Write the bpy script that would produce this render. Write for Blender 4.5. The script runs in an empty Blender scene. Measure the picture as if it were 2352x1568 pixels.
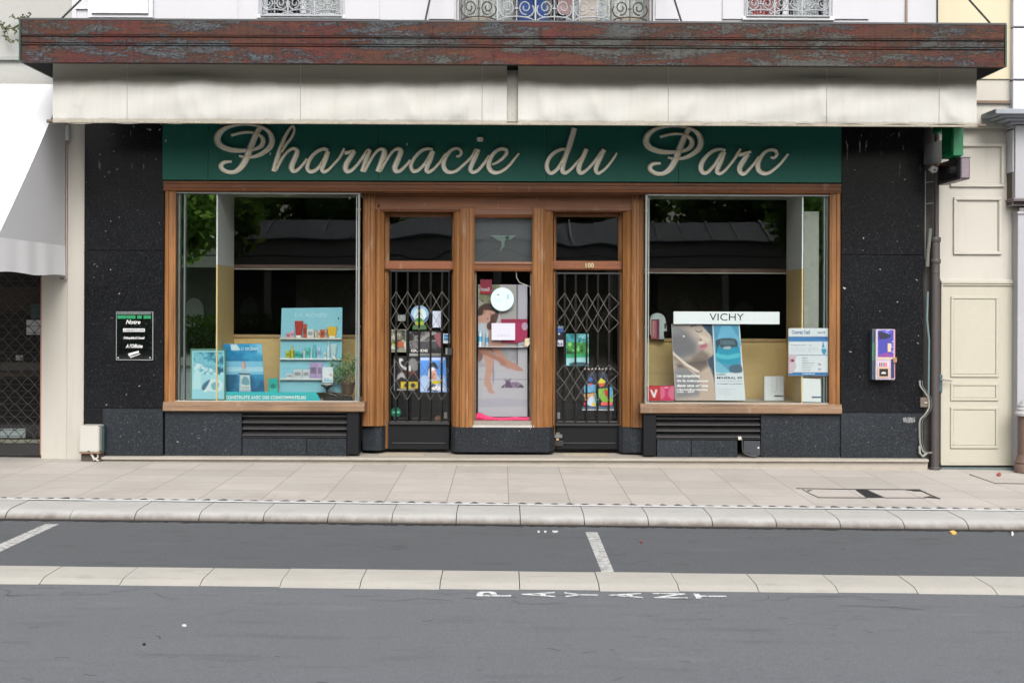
import bpy, bmesh, math, random
from mathutils import Matrix, Vector, Euler
random.seed(7)
rad = math.radians
SC = bpy.context.scene
COL = SC.collection
# ------------------------------------------------------------------ camera
YAW, ROLL = rad(0.4), rad(0.22)
FPX, CX0, CY0 = 3000.0, 1176.0, 696.0          # focal length and principal point in photo units (2352 wide)
CAM = Vector((0, -15.0, 1.86))
RC = Matrix.Rotation(-YAW, 3, 'Z') @ Matrix.Rotation(rad(90), 3, 'X') @ Matrix.Rotation(ROLL, 3, 'Z')
cd = bpy.data.cameras.new('camera'); cam = bpy.data.objects.new('camera', cd); COL.objects.link(cam)
cam.matrix_world = Matrix.Translation(CAM) @ RC.to_4x4()
cd.sensor_width = 36.0; cd.lens = FPX / 2352 * 36; cd.shift_y = -(784 - CY0) / 2352
cd.clip_start = .1; cd.clip_end = 600
SC.camera = cam
def ray(px, py): return RC @ Vector(((px - CX0) / FPX, -(py - CY0) / FPX, -1))
def P(px, py, Y=0.0):
    d = ray(px, py); t = (Y - CAM.y) / d.y; return CAM + d * t
GS = 0.0085
def gz(x, z0=0.01): return z0 - GS * x
def G(px, py, z0=0.01):
    d = ray(px, py); t = (z0 - GS * CAM.x - CAM.z) / (d.z + GS * d.x); return CAM + d * t
class F:
    def __init__(s, ox, oy, k): s.a = (ox, oy, k)
    def __call__(s, x, y): ox, oy, k = s.a; return ((ox + x * k) * .6125, (oy + y * k) * .6125)
ID = lambda x, y: (x, y)
Z2 = F(600, 680, .35714); Z3 = F(600, 1140, .38259); Z4 = F(1340, 680, .35714); Z5 = F(1340, 1140, .38272)
Z6 = F(1900, 1140, .38265); Z7 = F(2380, 680, .35714); Z8 = F(2380, 1140, .38259); Z10 = F(0, 1140, .42093)
Z11 = F(3100, 1140, .44632); Z12 = F(3100, 500, .44632); ZT = F(2840, 0, .44643); ZA = F(0, 0, .44643)
ZB = F(900, 0, .44643); ZC = F(1800, 0, .44643); ZG = F(0, 1640, .58664); ZH = F(1200, 1640, .58664); ZI = F(2540, 1640, .58664)
def RX(x0, y0, x1, y1, Y):
    xm, ym = (x0 + x1) / 2, (y0 + y1) / 2
    return P(x0, ym, Y).x, P(x1, ym, Y).x, P(xm, y1, Y).z, P(xm, y0, Y).z
def fr(fm, x0, y0, x1, y1):
    a = fm(x0, y0); b = fm(x1, y1); return a[0], a[1], b[0], b[1]
# ------------------------------------------------------------------ materials
def lin(h):
    h = h.lstrip('#'); c = [int(h[i:i + 2], 16) / 255 for i in (0, 2, 4)]
    return tuple(x / 12.92 if x < .04045 else ((x + .055) / 1.055) ** 2.4 for x in c)
def base_mat(name):
    m = bpy.data.materials.new(name); m.use_nodes = True; nt = m.node_tree
    return m, nt, nt.nodes['Principled BSDF'], nt.nodes['Material Output']
def N(nt, t, **kw):
    n = nt.nodes.new(t)
    for k, v in kw.items():
        if k in n.inputs: n.inputs[k].default_value = v
        else: setattr(n, k, v)
    return n
def coords(nt, stretch=(1, 1, 1), loc=(0, 0, 0)):
    tc = N(nt, 'ShaderNodeTexCoord'); mp = N(nt, 'ShaderNodeMapping'); mp.inputs['Scale'].default_value = stretch
    mp.inputs['Location'].default_value = loc
    nt.links.new(tc.outputs['Object'], mp.inputs['Vector']); return mp.outputs['Vector']
def noise(nt, vec, scale, detail=3, rough=.55, dist=0):
    n = N(nt, 'ShaderNodeTexNoise', Scale=scale, Detail=detail, Roughness=rough, Distortion=dist)
    nt.links.new(vec, n.inputs['Vector']); return n.outputs['Fac']
def ramp(nt, fac, stops):
    r = N(nt, 'ShaderNodeValToRGB'); e = r.color_ramp.elements
    while len(e) < len(stops): e.new(.5)
    for i, (p, c) in enumerate(stops):
        e[i].position = p; e[i].color = (c, c, c, 1) if isinstance(c, (int, float)) else (*c, 1)
    nt.links.new(fac, r.inputs['Fac']); return r.outputs['Color']
def mix(nt, fac, a, b, mode='MIX'):
    m = N(nt, 'ShaderNodeMix', data_type='RGBA', blend_type=mode)
    for s, v in ((0, fac), (6, a), (7, b)):
        if isinstance(v, tuple): m.inputs[s].default_value = (*v, 1)
        elif isinstance(v, (int, float)): m.inputs[s].default_value = v
        else: nt.links.new(v, m.inputs[s])
    return m.outputs[2]
def bump(nt, bs, h, strength, dist=.01):
    b = N(nt, 'ShaderNodeBump', Strength=strength, Distance=dist); nt.links.new(h, b.inputs['Height'])
    nt.links.new(b.outputs['Normal'], bs.inputs['Normal'])
def setc(nt, bs, sock): nt.links.new(sock, bs.inputs['Base Color'])
def sc(c, k): return tuple(min(1, x * k) for x in c)
_mc = {}
def M(name, col, rough=.65, metal=0, var=.18, ns=4, stretch=(1, 1, 1), bs_=0, bsc=60, spec=.5, dirt=0):
    if name in _mc: return _mc[name]
    if isinstance(col, str): col = lin(col)
    m, nt, b, o = base_mat(name); v = coords(nt, stretch)
    n1 = noise(nt, v, ns, 5); n2 = noise(nt, v, ns * 9, 4)
    c = mix(nt, n1, sc(col, 1 - var), sc(col, 1 + var)); c = mix(nt, ramp(nt, n2, [(.35, 0), (.7, 1)]), c, sc(col, 1 - var * .8))
    if dirt:
        d = ramp(nt, noise(nt, coords(nt, (3, 3, .6)), 1.6, 6, .65), [(.48, 0), (.75, dirt)])
        c = mix(nt, d, c, sc((.20, .16, .12), .7))
    setc(nt, b, c); b.inputs['Roughness'].default_value = rough; b.inputs['Metallic'].default_value = metal
    b.inputs['Specular IOR Level'].default_value = spec
    if bs_: bump(nt, b, noise(nt, v, bsc, 4), bs_)
    _mc[name] = m; return m
KP = .88
def pc(h, k=None):
    k = KP if k is None else k
    m = M('print_' + h + ('' if k == KP else '_%d' % int(k * 100)), sc(lin(h), k), .5, var=.05, ns=12); m['rgb'] = sc(lin(h), k); return m

def flecks(nt, c, scale, lo, hi, col, amt, loc=(0, 0, 0), st=(1, 1, 1), det=2):
    return mix(nt, ramp(nt, noise(nt, coords(nt, st, loc), scale, det, .6), [(lo, 0), (hi, amt)]), c, col)
def m_gran(name, a, b_, fl, rough, spec, spots):
    m, nt, b, o = base_mat(name); v = coords(nt)
    c = mix(nt, ramp(nt, noise(nt, v, 70, 5, .8), [(.40, 0), (.64, 1)]), a, b_)
    c = mix(nt, ramp(nt, noise(nt, v, .8, 5), [(.38, 0), (.72, .7)]), c, sc(b_, .95))
    c = flecks(nt, c, 75, .60, .72, sc(fl, .8), .6); c = flecks(nt, c, 42, .66, .74, sc(fl, 1.2), .6, (4, 2, 7), (1, 1, 1.5))
    c = flecks(nt, c, 16, .715, .735, (.42, .42, .41), spots, (9, 1, 3), (1, 1, 1.3), 3)
    c = flecks(nt, c, 9, .62, .80, sc(b_, 1.6), .5, (2, 8, 3), (1, 1, .3), 5)
    if spots > .9:                               # old drips running down from the top
        tc = N(nt, 'ShaderNodeTexCoord'); sx = N(nt, 'ShaderNodeSeparateXYZ'); nt.links.new(tc.outputs['Object'], sx.inputs[0])
        dv = N(nt, 'ShaderNodeMath', operation='DIVIDE'); nt.links.new(sx.outputs['Z'], dv.inputs[0]); dv.inputs[1].default_value = 5
        g = ramp(nt, dv.outputs[0], [(.66, 0), (.74, .8)]); s1 = ramp(nt, noise(nt, coords(nt, (1, 1, .10), (5, 5, 5)), 24, 2), [(.66, 0), (.70, 1)]); s2 = ramp(nt, noise(nt, v, 12, 4), [(.45, 0), (.55, 1)])
        c = mix(nt, mix(nt, 1.0, mix(nt, 1.0, s1, s2, 'MULTIPLY'), g, 'MULTIPLY'), c, (.45, .45, .44))
    setc(nt, b, c); b.inputs['Roughness'].default_value = rough; b.inputs['Specular IOR Level'].default_value = spec
    bump(nt, b, noise(nt, v, 90, 3), .15, .004); return m
def m_granite(): return m_gran('black_granite', (.0028, .003, .0038), (.0125, .0132, .0155), (.065, .068, .072), .22, .16, .92)
def m_granite_low(): return m_gran('weathered_granite', (.003, .004, .006), (.024, .029, .036), (.12, .13, .14), .45, .18, .8)
def m_wood(name, a, b_, horiz=False, dark=.35):
    m, nt, b, o = base_mat(name); st = (.8, 10, 12) if horiz else (12, 10, .8)
    v = coords(nt, st); n1 = noise(nt, v, 1.8, 7, .62, .5); c = mix(nt, ramp(nt, n1, [(.25, 0), (.75, 1)]), a, b_)
    c = mix(nt, ramp(nt, noise(nt, coords(nt, (1, 1, .7)), 1.3, 5), [(.38, 0), (.72, dark)]), c, sc(a, .55))
    v3 = coords(nt, tuple(x * 4 for x in st)); c = mix(nt, ramp(nt, noise(nt, v3, 3, 5), [(.5, 0), (.8, .35)]), c, sc(a, .6))
    c = flecks(nt, c, 2.2, .62, .76, (.36, .29, .22), .45, (5, 2, 1), (4, 4, 1.0), 6); c = flecks(nt, c, 30, .68, .74, sc(a, .3), .6, (1, 2, 3), (1, 1, .6), 3)
    setc(nt, b, c); b.inputs['Roughness'].default_value = .5; b.inputs['Specular IOR Level'].default_value = .35; bump(nt, b, n1, .2, .003); return m
def m_asphalt(name, col):
    m, nt, b, o = base_mat(name); v = coords(nt)
    c = mix(nt, ramp(nt, noise(nt, v, 75, 5, .9), [(.30, 0), (.70, 1)]), sc(col, .52), sc(col, 1.50))
    c = mix(nt, ramp(nt, noise(nt, v, 24, 6, .8), [(.35, 0), (.65, .35)]), c, sc(col, .75))
    c = mix(nt, ramp(nt, noise(nt, coords(nt, (.35, 1.3, 1)), .9, 6, .6), [(.35, 0), (.75, .45)]), c, sc(col, .78))
    c = flecks(nt, c, 3.0, .56, .74, sc(col, .55), .6, (7, 0, 0), (.55, 2.4, 1), 7); c = flecks(nt, c, 26, .66, .74, sc(col, .42), .7, (1, 5, 0), (.5, 1.4, 1), 5)
    c = flecks(nt, c, 34, .70, .75, sc(col, 2.1), .7, (6, 2, 0), (.7, 1.3, 1), 3); c = flecks(nt, c, 2.2, .62, .72, sc(col, 1.25), .6, (3, 9, 0), (.5, 1.6, 1), 6)
    setc(nt, b, c); b.inputs['Roughness'].default_value = .85; bump(nt, b, noise(nt, v, 110, 4, .8), .8, .006); return m
def m_pavement():
    m, nt, b, o = base_mat('stone_paving'); tc = N(nt, 'ShaderNodeTexCoord')
    mp = N(nt, 'ShaderNodeMapping'); mp.inputs['Location'].default_value = (.515, .263, 0)
    nt.links.new(tc.outputs['Object'], mp.inputs['Vector'])
    br = N(nt, 'ShaderNodeTexBrick', Scale=1.0, offset=0.0); br.squash = 1
    br.inputs['Brick Width'].default_value = .575; br.inputs['Row Height'].default_value = .497
    br.inputs['Mortar Size'].default_value = .0035; br.inputs['Mortar Smooth'].default_value = .2
    br.inputs['Color1'].default_value = (.370, .350, .322, 1); br.inputs['Color2'].default_value = (.445, .412, .388, 1)
    br.inputs['Mortar'].default_value = (.13, .115, .10, 1); nt.links.new(mp.outputs['Vector'], br.inputs['Vector'])
    v = coords(nt); c = mix(nt, ramp(nt, noise(nt, v, 1.6, 6, .65), [(.35, 0), (.75, .45)]), br.outputs['Color'], (.30, .27, .24))
    c = mix(nt, ramp(nt, noise(nt, v, 30, 4, .7), [(.5, 0), (.8, .3)]), c, (.24, .22, .20))
    c = mix(nt, ramp(nt, noise(nt, coords(nt, (1, 1, 1), (3, 3, 3)), 5, 6, .7), [(.66, 0), (.74, .35)]), c, (.15, .13, .12)); c = flecks(nt, c, 18, .70, .73, (.12, .11, .10), .55, (2, 7, 0), (1, 1, 1), 3); c = flecks(nt, c, 1.1, .55, .75, (.26, .235, .21), .5, (5, 1, 0), (1, .5, 1), 6)
    setc(nt, b, c); b.inputs['Roughness'].default_value = .75; bump(nt, b, noise(nt, v, 60, 3), .15, .003); return m
def m_kerb(name, col, zd=None):
    m, nt, b, o = base_mat(name); v = coords(nt)
    c = mix(nt, noise(nt, v, 2.5, 5), sc(col, .84), sc(col, 1.12)); c = mix(nt, ramp(nt, noise(nt, v, 60, 4, .7), [(.5, 0), (.8, .4)]), c, sc(col, .6))
    c = flecks(nt, c, 3, .58, .75, sc(col, .55), .5, (0, 0, 0), (1, 4, 4), 6); c = flecks(nt, c, 24, .68, .74, sc(col, .3), .6, (3, 0, 0), (1, 2, 2), 3)
    if zd:
        tc = N(nt, 'ShaderNodeTexCoord'); sx = N(nt, 'ShaderNodeSeparateXYZ'); nt.links.new(tc.outputs['Object'], sx.inputs[0])
        z = N(nt, 'ShaderNodeMath', operation='MULTIPLY_ADD'); nt.links.new(sx.outputs['X'], z.inputs[0]); z.inputs[1].default_value = GS; nt.links.new(sx.outputs['Z'], z.inputs[2])
        z2 = N(nt, 'ShaderNodeMath', operation='MULTIPLY_ADD'); nt.links.new(noise(nt, coords(nt, (2, 1, 1)), 3, 6, .7), z2.inputs[0]); z2.inputs[1].default_value = .05; nt.links.new(z.outputs[0], z2.inputs[2])
        z3 = N(nt, 'ShaderNodeMath', operation='ADD'); nt.links.new(z2.outputs[0], z3.inputs[0]); z3.inputs[1].default_value = .2
        c = mix(nt, ramp(nt, z3.outputs[0], [(.2 + zd[0], .92), (.2 + zd[1], 0)]), c, (.055, .038, .026))
    setc(nt, b, c); b.inputs['Roughness'].default_value = .7; bump(nt, b, noise(nt, v, 50, 4), .3, .005); return m
def m_rust():
    m, nt, b, o = base_mat('rusty_flaking_paint'); v = coords(nt, (.65, 1, 3.4)); vf = coords(nt, (7, 7, 16))
    base = mix(nt, ramp(nt, noise(nt, v, 1.5, 6, .6), [(.32, 0), (.68, 1)]), (.100, .034, .023), (.052, .030, .023))
    c = mix(nt, ramp(nt, noise(nt, coords(nt, (.7, 1, 1), (8, 0, 0)), 1.3, 5), [(.48, 0), (.62, .75)]), base, (.095, .022, .022))
    c = mix(nt, ramp(nt, noise(nt, coords(nt, (1.3, 1, 6), (2, 0, 0)), 2, 5), [(.56, 0), (.66, .6)]), c, (.13, .052, .022))
    n = noise(nt, v, 2.1, 10, .70, .4); e = noise(nt, vf, 3.2, 7, .8)
    msk = ramp(nt, mix(nt, .42, n, e), [(.496, 0), (.524, .92)])
    grey = mix(nt, ramp(nt, noise(nt, vf, 4, 6, .8), [(.40, 0), (.60, 1)]), (.026, .026, .026), (.088, .112, .132))
    grey = mix(nt, ramp(nt, noise(nt, v, .6, 3), [(.45, 0), (.6, .8)]), grey, (.075, .080, .072))
    c = mix(nt, msk, c, grey)
    n3 = noise(nt, coords(nt, (16, 3, .8)), 1.5, 5); c = mix(nt, ramp(nt, n3, [(.52, 0), (.7, .5)]), c, (.026, .016, .013))
    n4 = noise(nt, vf, 7, 6, .85); c = mix(nt, ramp(nt, n4, [(.50, 0), (.60, .75)]), c, (.018, .013, .011))
    setc(nt, b, c); b.inputs['Roughness'].default_value = .8; b.inputs['Specular IOR Level'].default_value = .25; bump(nt, b, mix(nt, .5, msk, n4), 1.0, .008); return m
def m_fabric(name, col, stain=.5, z0=None):
    m, nt, b, o = base_mat(name); v = coords(nt)
    c = mix(nt, noise(nt, coords(nt, (5, 1, .8)), 1.4, 6), sc(col, .90), sc(col, 1.06))
    c = mix(nt, ramp(nt, noise(nt, coords(nt, (9, 1, .7), (2, 0, 0)), 1.6, 6, .65), [(.50, 0), (.80, stain)]), c, (.33, .30, .23))
    c = mix(nt, ramp(nt, noise(nt, coords(nt, (1, 1, 1.3), (4, 0, 1)), 1.5, 5, .6), [(.58, 0), (.74, stain * .7)]), c, (.36, .30, .20))
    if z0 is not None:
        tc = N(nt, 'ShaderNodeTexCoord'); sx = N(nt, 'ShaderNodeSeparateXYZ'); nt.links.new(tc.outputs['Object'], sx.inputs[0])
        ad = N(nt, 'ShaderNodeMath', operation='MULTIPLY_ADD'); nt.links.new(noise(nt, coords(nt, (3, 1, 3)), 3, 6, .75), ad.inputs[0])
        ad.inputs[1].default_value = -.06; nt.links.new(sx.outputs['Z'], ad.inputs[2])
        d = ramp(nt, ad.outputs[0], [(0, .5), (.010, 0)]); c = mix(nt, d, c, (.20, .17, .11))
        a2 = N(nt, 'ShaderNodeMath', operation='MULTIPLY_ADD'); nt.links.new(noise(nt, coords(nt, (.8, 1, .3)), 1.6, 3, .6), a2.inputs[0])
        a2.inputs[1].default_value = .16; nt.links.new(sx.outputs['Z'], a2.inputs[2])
        c = mix(nt, ramp(nt, a2.outputs[0], [(.455, 0), (.535, .86)]), c, (.115, .108, .082))  # top band darkened: shade under the fascia and mildew painted into the cloth
    setc(nt, b, c); b.inputs['Roughness'].default_value = .9; bump(nt, b, noise(nt, v, 3.5, 5), .35, .03); return m
def m_stucco(name, col, dirt=.35, rough=.85):
    m, nt, b, o = base_mat(name); v = coords(nt)
    c = mix(nt, noise(nt, v, 1.1, 5), sc(col, .93), sc(col, 1.04))
    c = mix(nt, ramp(nt, noise(nt, coords(nt, (4, 4, .5)), 1.2, 6, .65), [(.50, 0), (.80, dirt)]), c, sc(col, .55))
    c = mix(nt, ramp(nt, noise(nt, v, 8, 5, .7), [(.62, 0), (.8, dirt)]), c, (col[0] * .62, col[1] * .54, col[2] * .45))
    setc(nt, b, c); b.inputs['Roughness'].default_value = rough; bump(nt, b, noise(nt, v, 50, 4), .12, .004); return m
def m_streak(name, col, rough, amt=.25):
    m, nt, b, o = base_mat(name)
    c = mix(nt, noise(nt, coords(nt, (30, 1, .25)), 1.5, 5, .7), sc(col, 1 - amt), sc(col, 1 + amt))
    c = mix(nt, ramp(nt, noise(nt, coords(nt, (45, 1, .9), (3, 0, 0)), 1.2, 5, .6), [(.68, 0), (.76, .5)]), c, sc(col, 2.4))
    v = coords(nt, (1, 1, .5)); vo = N(nt, 'ShaderNodeTexVoronoi', Scale=4.5); nt.links.new(v, vo.inputs['Vector'])
    c = mix(nt, ramp(nt, vo.outputs['Distance'], [(.028, .8), (.045, 0)]), c, (.5, .6, .55))
    setc(nt, b, c); b.inputs['Roughness'].default_value = rough; b.inputs['Specular IOR Level'].default_value = .2; return m
def m_glass(name, refl=.09, tint=(.86, .9, .88), rough=.0, wav=.03):
    m, nt, b, o = base_mat(name); nt.nodes.remove(b)
    t = N(nt, 'ShaderNodeBsdfTransparent'); t.inputs['Color'].default_value = (*tint, 1)
    g = N(nt, 'ShaderNodeBsdfGlossy', Roughness=rough); g.inputs['Color'].default_value = (.95, .97, 1, 1)
    bp = N(nt, 'ShaderNodeBump', Strength=wav, Distance=.05); nt.links.new(noise(nt, coords(nt, (1, 1, 1)), 1.1, 1), bp.inputs['Height'])
    nt.links.new(bp.outputs['Normal'], g.inputs['Normal'])
    lw = N(nt, 'ShaderNodeFresnel', IOR=1.5); mr = N(nt, 'ShaderNodeMath', operation='MULTIPLY_ADD')
    nt.links.new(lw.outputs[0], mr.inputs[0]); mr.inputs[1].default_value = .6; mr.inputs[2].default_value = refl - .04
    mx = N(nt, 'ShaderNodeMixShader'); nt.links.new(mr.outputs[0], mx.inputs[0]); nt.links.new(t.outputs[0], mx.inputs[1]); nt.links.new(g.outputs[0], mx.inputs[2])
    nt.links.new(mx.outputs[0], o.inputs['Surface']); return m
GRAN, GRANL = m_granite(), m_granite_low()
WOOD = m_wood('varnished_wood', (.125, .048, .014), (.315, .145, .047)); WOODH = m_wood('varnished_wood_rail', (.085, .028, .009), (.20, .072, .024), True)  # rail wood deepened: canopy shade along the top put into its colour
WOODR = m_wood('red_brown_wood', (.15, .050, .022), (.25, .088, .038), True)
SILLW = m_wood('worn_sill_wood', (.13, .078, .046), (.29, .19, .12), True, .5)
ASPH, ASPH2 = m_asphalt('asphalt', (.123, .130, .144)), m_asphalt('parking_asphalt', (.083, .088, .097))
PAVE = m_pavement(); KERB = m_kerb('kerb_stone', (.37, .365, .355), (-.030, .018)); KERB2 = m_kerb('flush_kerb_stone', (.36, .345, .315)); STEP = m_kerb('step_stone', (.33, .30, .26))
RUST = m_rust(); STUC = m_stucco('white_render', (.47, .475, .51), .10); CREAM = m_stucco('cream_render', (.44, .42, .38), .25)
YCREAM = m_stucco('yellow_cream_render', (.52, .47, .34), .15); BEIGE = m_stucco('beige_render', (.46, .44, .415), .2)
WHITEP = M('white_paint', (.56, .57, .61), .5, var=.05); GREYP = M('grey_paint', (.33, .33, .36), .5, var=.08)
GREENB = m_streak('green_enamel', (.012, .098, .074), .5); GREENC = M('bright_green_plastic', (.006, .17, .065), .4, var=.1)
DARKM = M('dark_metal', (.03, .03, .032), .45, .4, var=.3, ns=8); BLACKM = M('black_paint', (.017, .017, .018), .5, var=.3)
GRILM = M('grille_metal', (.010, .0095, .009), .6, 0, var=.4, ns=10, spec=.12); LATM = M('lattice_steel', (.17, .155, .14), .4, .6, var=.4, ns=14)
STEEL = M('brushed_steel', (.95, .96, .96), .38, .0, var=.15, ns=6); GOLD = M('gold_leaf', (.98, .80, .38), .35, .0, var=.2, ns=9)
BRONZ = M('letter_shell', (.60, .60, .58), .4, .1, var=.2, ns=9)
ALU = M('aluminium', (.20, .22, .22), .4, .4, var=.1); PIPE = M('brown_cast_iron', (.062, .054, .054), .55, .1, var=.25, ns=5)
YBOARD = M('tan_board', (.56, .40, .18), .6, var=.06, ns=2); GBOARD = M('grey_board', (.82, .83, .84), .6, var=.05)
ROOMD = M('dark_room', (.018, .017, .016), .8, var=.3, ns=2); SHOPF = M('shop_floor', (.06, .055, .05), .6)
CREAMD = M('cream_door_paint', (.40, .38, .315), .5, var=.05, ns=2, dirt=.06)
GLASS = m_glass('window_glass', .040, (.93, .95, .94)); GLASSD = m_glass('door_glass', .045, (.90, .92, .92), wav=.10)
MIRR = M('mirror', (.60, .66, .62), .0, 1.0, var=.08, ns=3)
PAINTW = None
def m_paint(name='worn_road_paint', col=(.42, .42, .41), lo=.46, hi=.60):
    m, nt, b, o = base_mat(name); v = coords(nt)
    c = mix(nt, ramp(nt, noise(nt, v, 16, 6, .8), [(lo, 0), (hi, .85)]), col, (.12, .125, .13))
    setc(nt, b, c); b.inputs['Roughness'].default_value = .8; return m
PAINTW = m_paint(); PAINTB = m_paint('worn_lettering_paint', (.60, .61, .62), .49, .60)
# ------------------------------------------------------------------ mesh builder
ORG = {}
_txt = {}
def text_mesh(s, bold=0.0, shear=0.0):
    key = (s, bold, shear)
    if key in _txt: return _txt[key]
    cu = bpy.data.curves.new('t', 'FONT'); cu.body = s; cu.resolution_u = 3; cu.offset = bold; cu.shear = shear
    ob = bpy.data.objects.new('t', cu); COL.objects.link(ob); dg = bpy.context.evaluated_depsgraph_get(); dg.update()
    me = bpy.data.meshes.new_from_object(ob.evaluated_get(dg))
    V = [(v.co.x, v.co.y) for v in me.vertices]; Fc = [tuple(p.vertices) for p in me.polygons]
    bpy.data.objects.remove(ob); bpy.data.curves.remove(cu); bpy.data.meshes.remove(me)
    x0 = min(v[0] for v in V); x1 = max(v[0] for v in V); y0 = min(v[1] for v in V); y1 = max(v[1] for v in V)
    V = [((a - x0) / max(1e-6, x1 - x0), (b - y0) / max(1e-6, y1 - y0)) for a, b in V]
    _txt[key] = (V, Fc); return _txt[key]
class MB:
    def __init__(s): s.v = []; s.f = []; s.m = []; s.mats = []; s.lay = 0.0; s.vc = None
    def mi(s, m):
        if m not in s.mats: s.mats.append(m)
        return s.mats.index(m)
    def add(s, V, Fs, m):
        k = len(s.v); s.v += [tuple(v) for v in V]; i = s.mi(m)
        for f in Fs: s.f.append(tuple(k + a for a in f)); s.m.append(i)
        return s
    def box(s, x0, x1, y0, y1, z0, z1, m):
        x0, x1 = sorted((x0, x1)); y0, y1 = sorted((y0, y1)); z0, z1 = sorted((z0, z1))
        V = [(x, y, z) for z in (z0, z1) for y in (y0, y1) for x in (x0, x1)]
        return s.add(V, [(0, 2, 3, 1), (4, 5, 7, 6), (0, 1, 5, 4), (2, 6, 7, 3), (0, 4, 6, 2), (1, 3, 7, 5)], m)
    def rbox(s, x0, y0, x1, y1, Y, d, m, fm=None):
        if fm: x0, y0, x1, y1 = fr(fm, x0, y0, x1, y1)
        a, b, c, e = RX(x0, y0, x1, y1, Y); return s.box(a, b, Y, Y + d, c, e, m)
    def prism(s, pts, y0, y1, m):
        n = len(pts); a = sum(pts[i][0] * pts[(i + 1) % n][1] - pts[(i + 1) % n][0] * pts[i][1] for i in range(n))
        if a < 0: pts = pts[::-1]
        V = [(x, y0, z) for x, z in pts] + [(x, y1, z) for x, z in pts]
        return s.add(V, [tuple(range(n)), tuple(range(2 * n - 1, n - 1, -1))] + [(i, i + n, (i + 1) % n + n, (i + 1) % n) for i in range(n)], m)
    def pprism(s, pts, Y, d, m, fm=ID):
        return s.prism([(lambda q: (q.x, q.z))(P(*fm(*p), Y)) for p in pts], Y, Y + d, m)
    def vprism(s, pts, z0, z1, m):
        n = len(pts); a = sum(pts[i][0] * pts[(i + 1) % n][1] - pts[(i + 1) % n][0] * pts[i][1] for i in range(n))
        if a < 0: pts = pts[::-1]
        V = [(x, y, z0) for x, y in pts] + [(x, y, z1) for x, y in pts]
        return s.add(V, [tuple(range(n - 1, -1, -1)), tuple(range(n, 2 * n))] + [(i, (i + 1) % n, (i + 1) % n + n, i + n) for i in range(n)], m)
    def xprism(s, pts, x0, x1, m):      # pts (y,z) extruded along x
        n = len(pts); a = sum(pts[i][0] * pts[(i + 1) % n][1] - pts[(i + 1) % n][0] * pts[i][1] for i in range(n))
        if a < 0: pts = pts[::-1]
        V = [(x0, y, z) for y, z in pts] + [(x1, y, z) for y, z in pts]
        return s.add(V, [tuple(range(n - 1, -1, -1)), tuple(range(n, 2 * n))] + [(i, (i + 1) % n, (i + 1) % n + n, i + n) for i in range(n)], m)
    def face(s, pts, m): return s.add(pts, [tuple(range(len(pts)))], m)
    def pp(s, fm, pts, Y, m, smooth=0):          # a printed patch on a vertical sheet
        if smooth: pts = cr([(a, b, 0) for a, b in pts], smooth, True)
        s.lay += .0007; q = [P(*fm(p[0], p[1]), Y) for p in pts]; q = [(a.x, Y - s.lay, a.z) for a in q]
        n = len(q); a = sum(q[i][0] * q[(i + 1) % n][2] - q[(i + 1) % n][0] * q[i][2] for i in range(n))
        return s.add(q if a > 0 else q[::-1], [tuple(range(n))], m)
    def prect(s, fm, x0, y0, x1, y1, Y, m): return s.pp(fm, [(x0, y0), (x1, y0), (x1, y1), (x0, y1)], Y, m)
    def pell(s, fm, cx, cy, rx, ry, Y, m, n=24, a0=0, a1=360):
        return s.pp(fm, [(cx + rx * math.cos(rad(a0 + (a1 - a0) * i / n)), cy - ry * math.sin(rad(a0 + (a1 - a0) * i / n))) for i in range(n + (a1 - a0 < 360))], Y, m)
    def ptext(s, fm, t, x0, y0, x1, y1, Y, m, bold=0.0, shear=0.0):
        s.lay += .0007; V, Fc = text_mesh(t, bold, shear); a, b, c, e = RX(*fr(fm, x0, y0, x1, y1), Y)
        return s.add([(a + (b - a) * u, Y - s.lay, c + (e - c) * w) for u, w in V], Fc, m)
    def tube(s, path, r, m, n=8, closed=False):
        pts = [Vector(p) for p in path]; V = []; L = len(pts); up = Vector((0, 0, 1)); pr = None
        for i, p in enumerate(pts):
            a = pts[(i - 1) % L] if (closed or i > 0) else p; b = pts[(i + 1) % L] if (closed or i < L - 1) else p
            d = (b - a).normalized(); u = d.cross(up if abs(d.z) < .95 else Vector((0, 1, 0)))
            if pr is not None: u = pr - d * pr.dot(d)
            u.normalize(); pr = u; w = d.cross(u); rr = r[i] if isinstance(r, (list, tuple)) else r
            V += [p + (u * math.cos(t) + w * math.sin(t)) * rr for t in (2 * math.pi * k / n for k in range(n))]
        Fs = [(i * n + k, i * n + (k + 1) % n, ((i + 1) % L) * n + (k + 1) % n, ((i + 1) % L) * n + k) for i in range(L if closed else L - 1) for k in range(n)]
        if not closed: Fs += [tuple(range(n - 1, -1, -1)), tuple((L - 1) * n + k for k in range(n))]
        return s.add(V, Fs, m)
    def lathe(s, c, prof, m, n=20, ax=1):
        V = []; 
        for r, z in prof:
            for k in range(n):
                t = 2 * math.pi * k / n; V.append((c[0] + r * math.cos(t), c[1] + r * math.sin(t), c[2] + z))
        L = len(prof); Fs = [(i * n + k, i * n + (k + 1) % n, (i + 1) * n + (k + 1) % n, (i + 1) * n + k) for i in range(L - 1) for k in range(n)]
        Fs += [tuple(range(n - 1, -1, -1)), tuple((L - 1) * n + k for k in range(n))]; return s.add(V, Fs, m)
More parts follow.
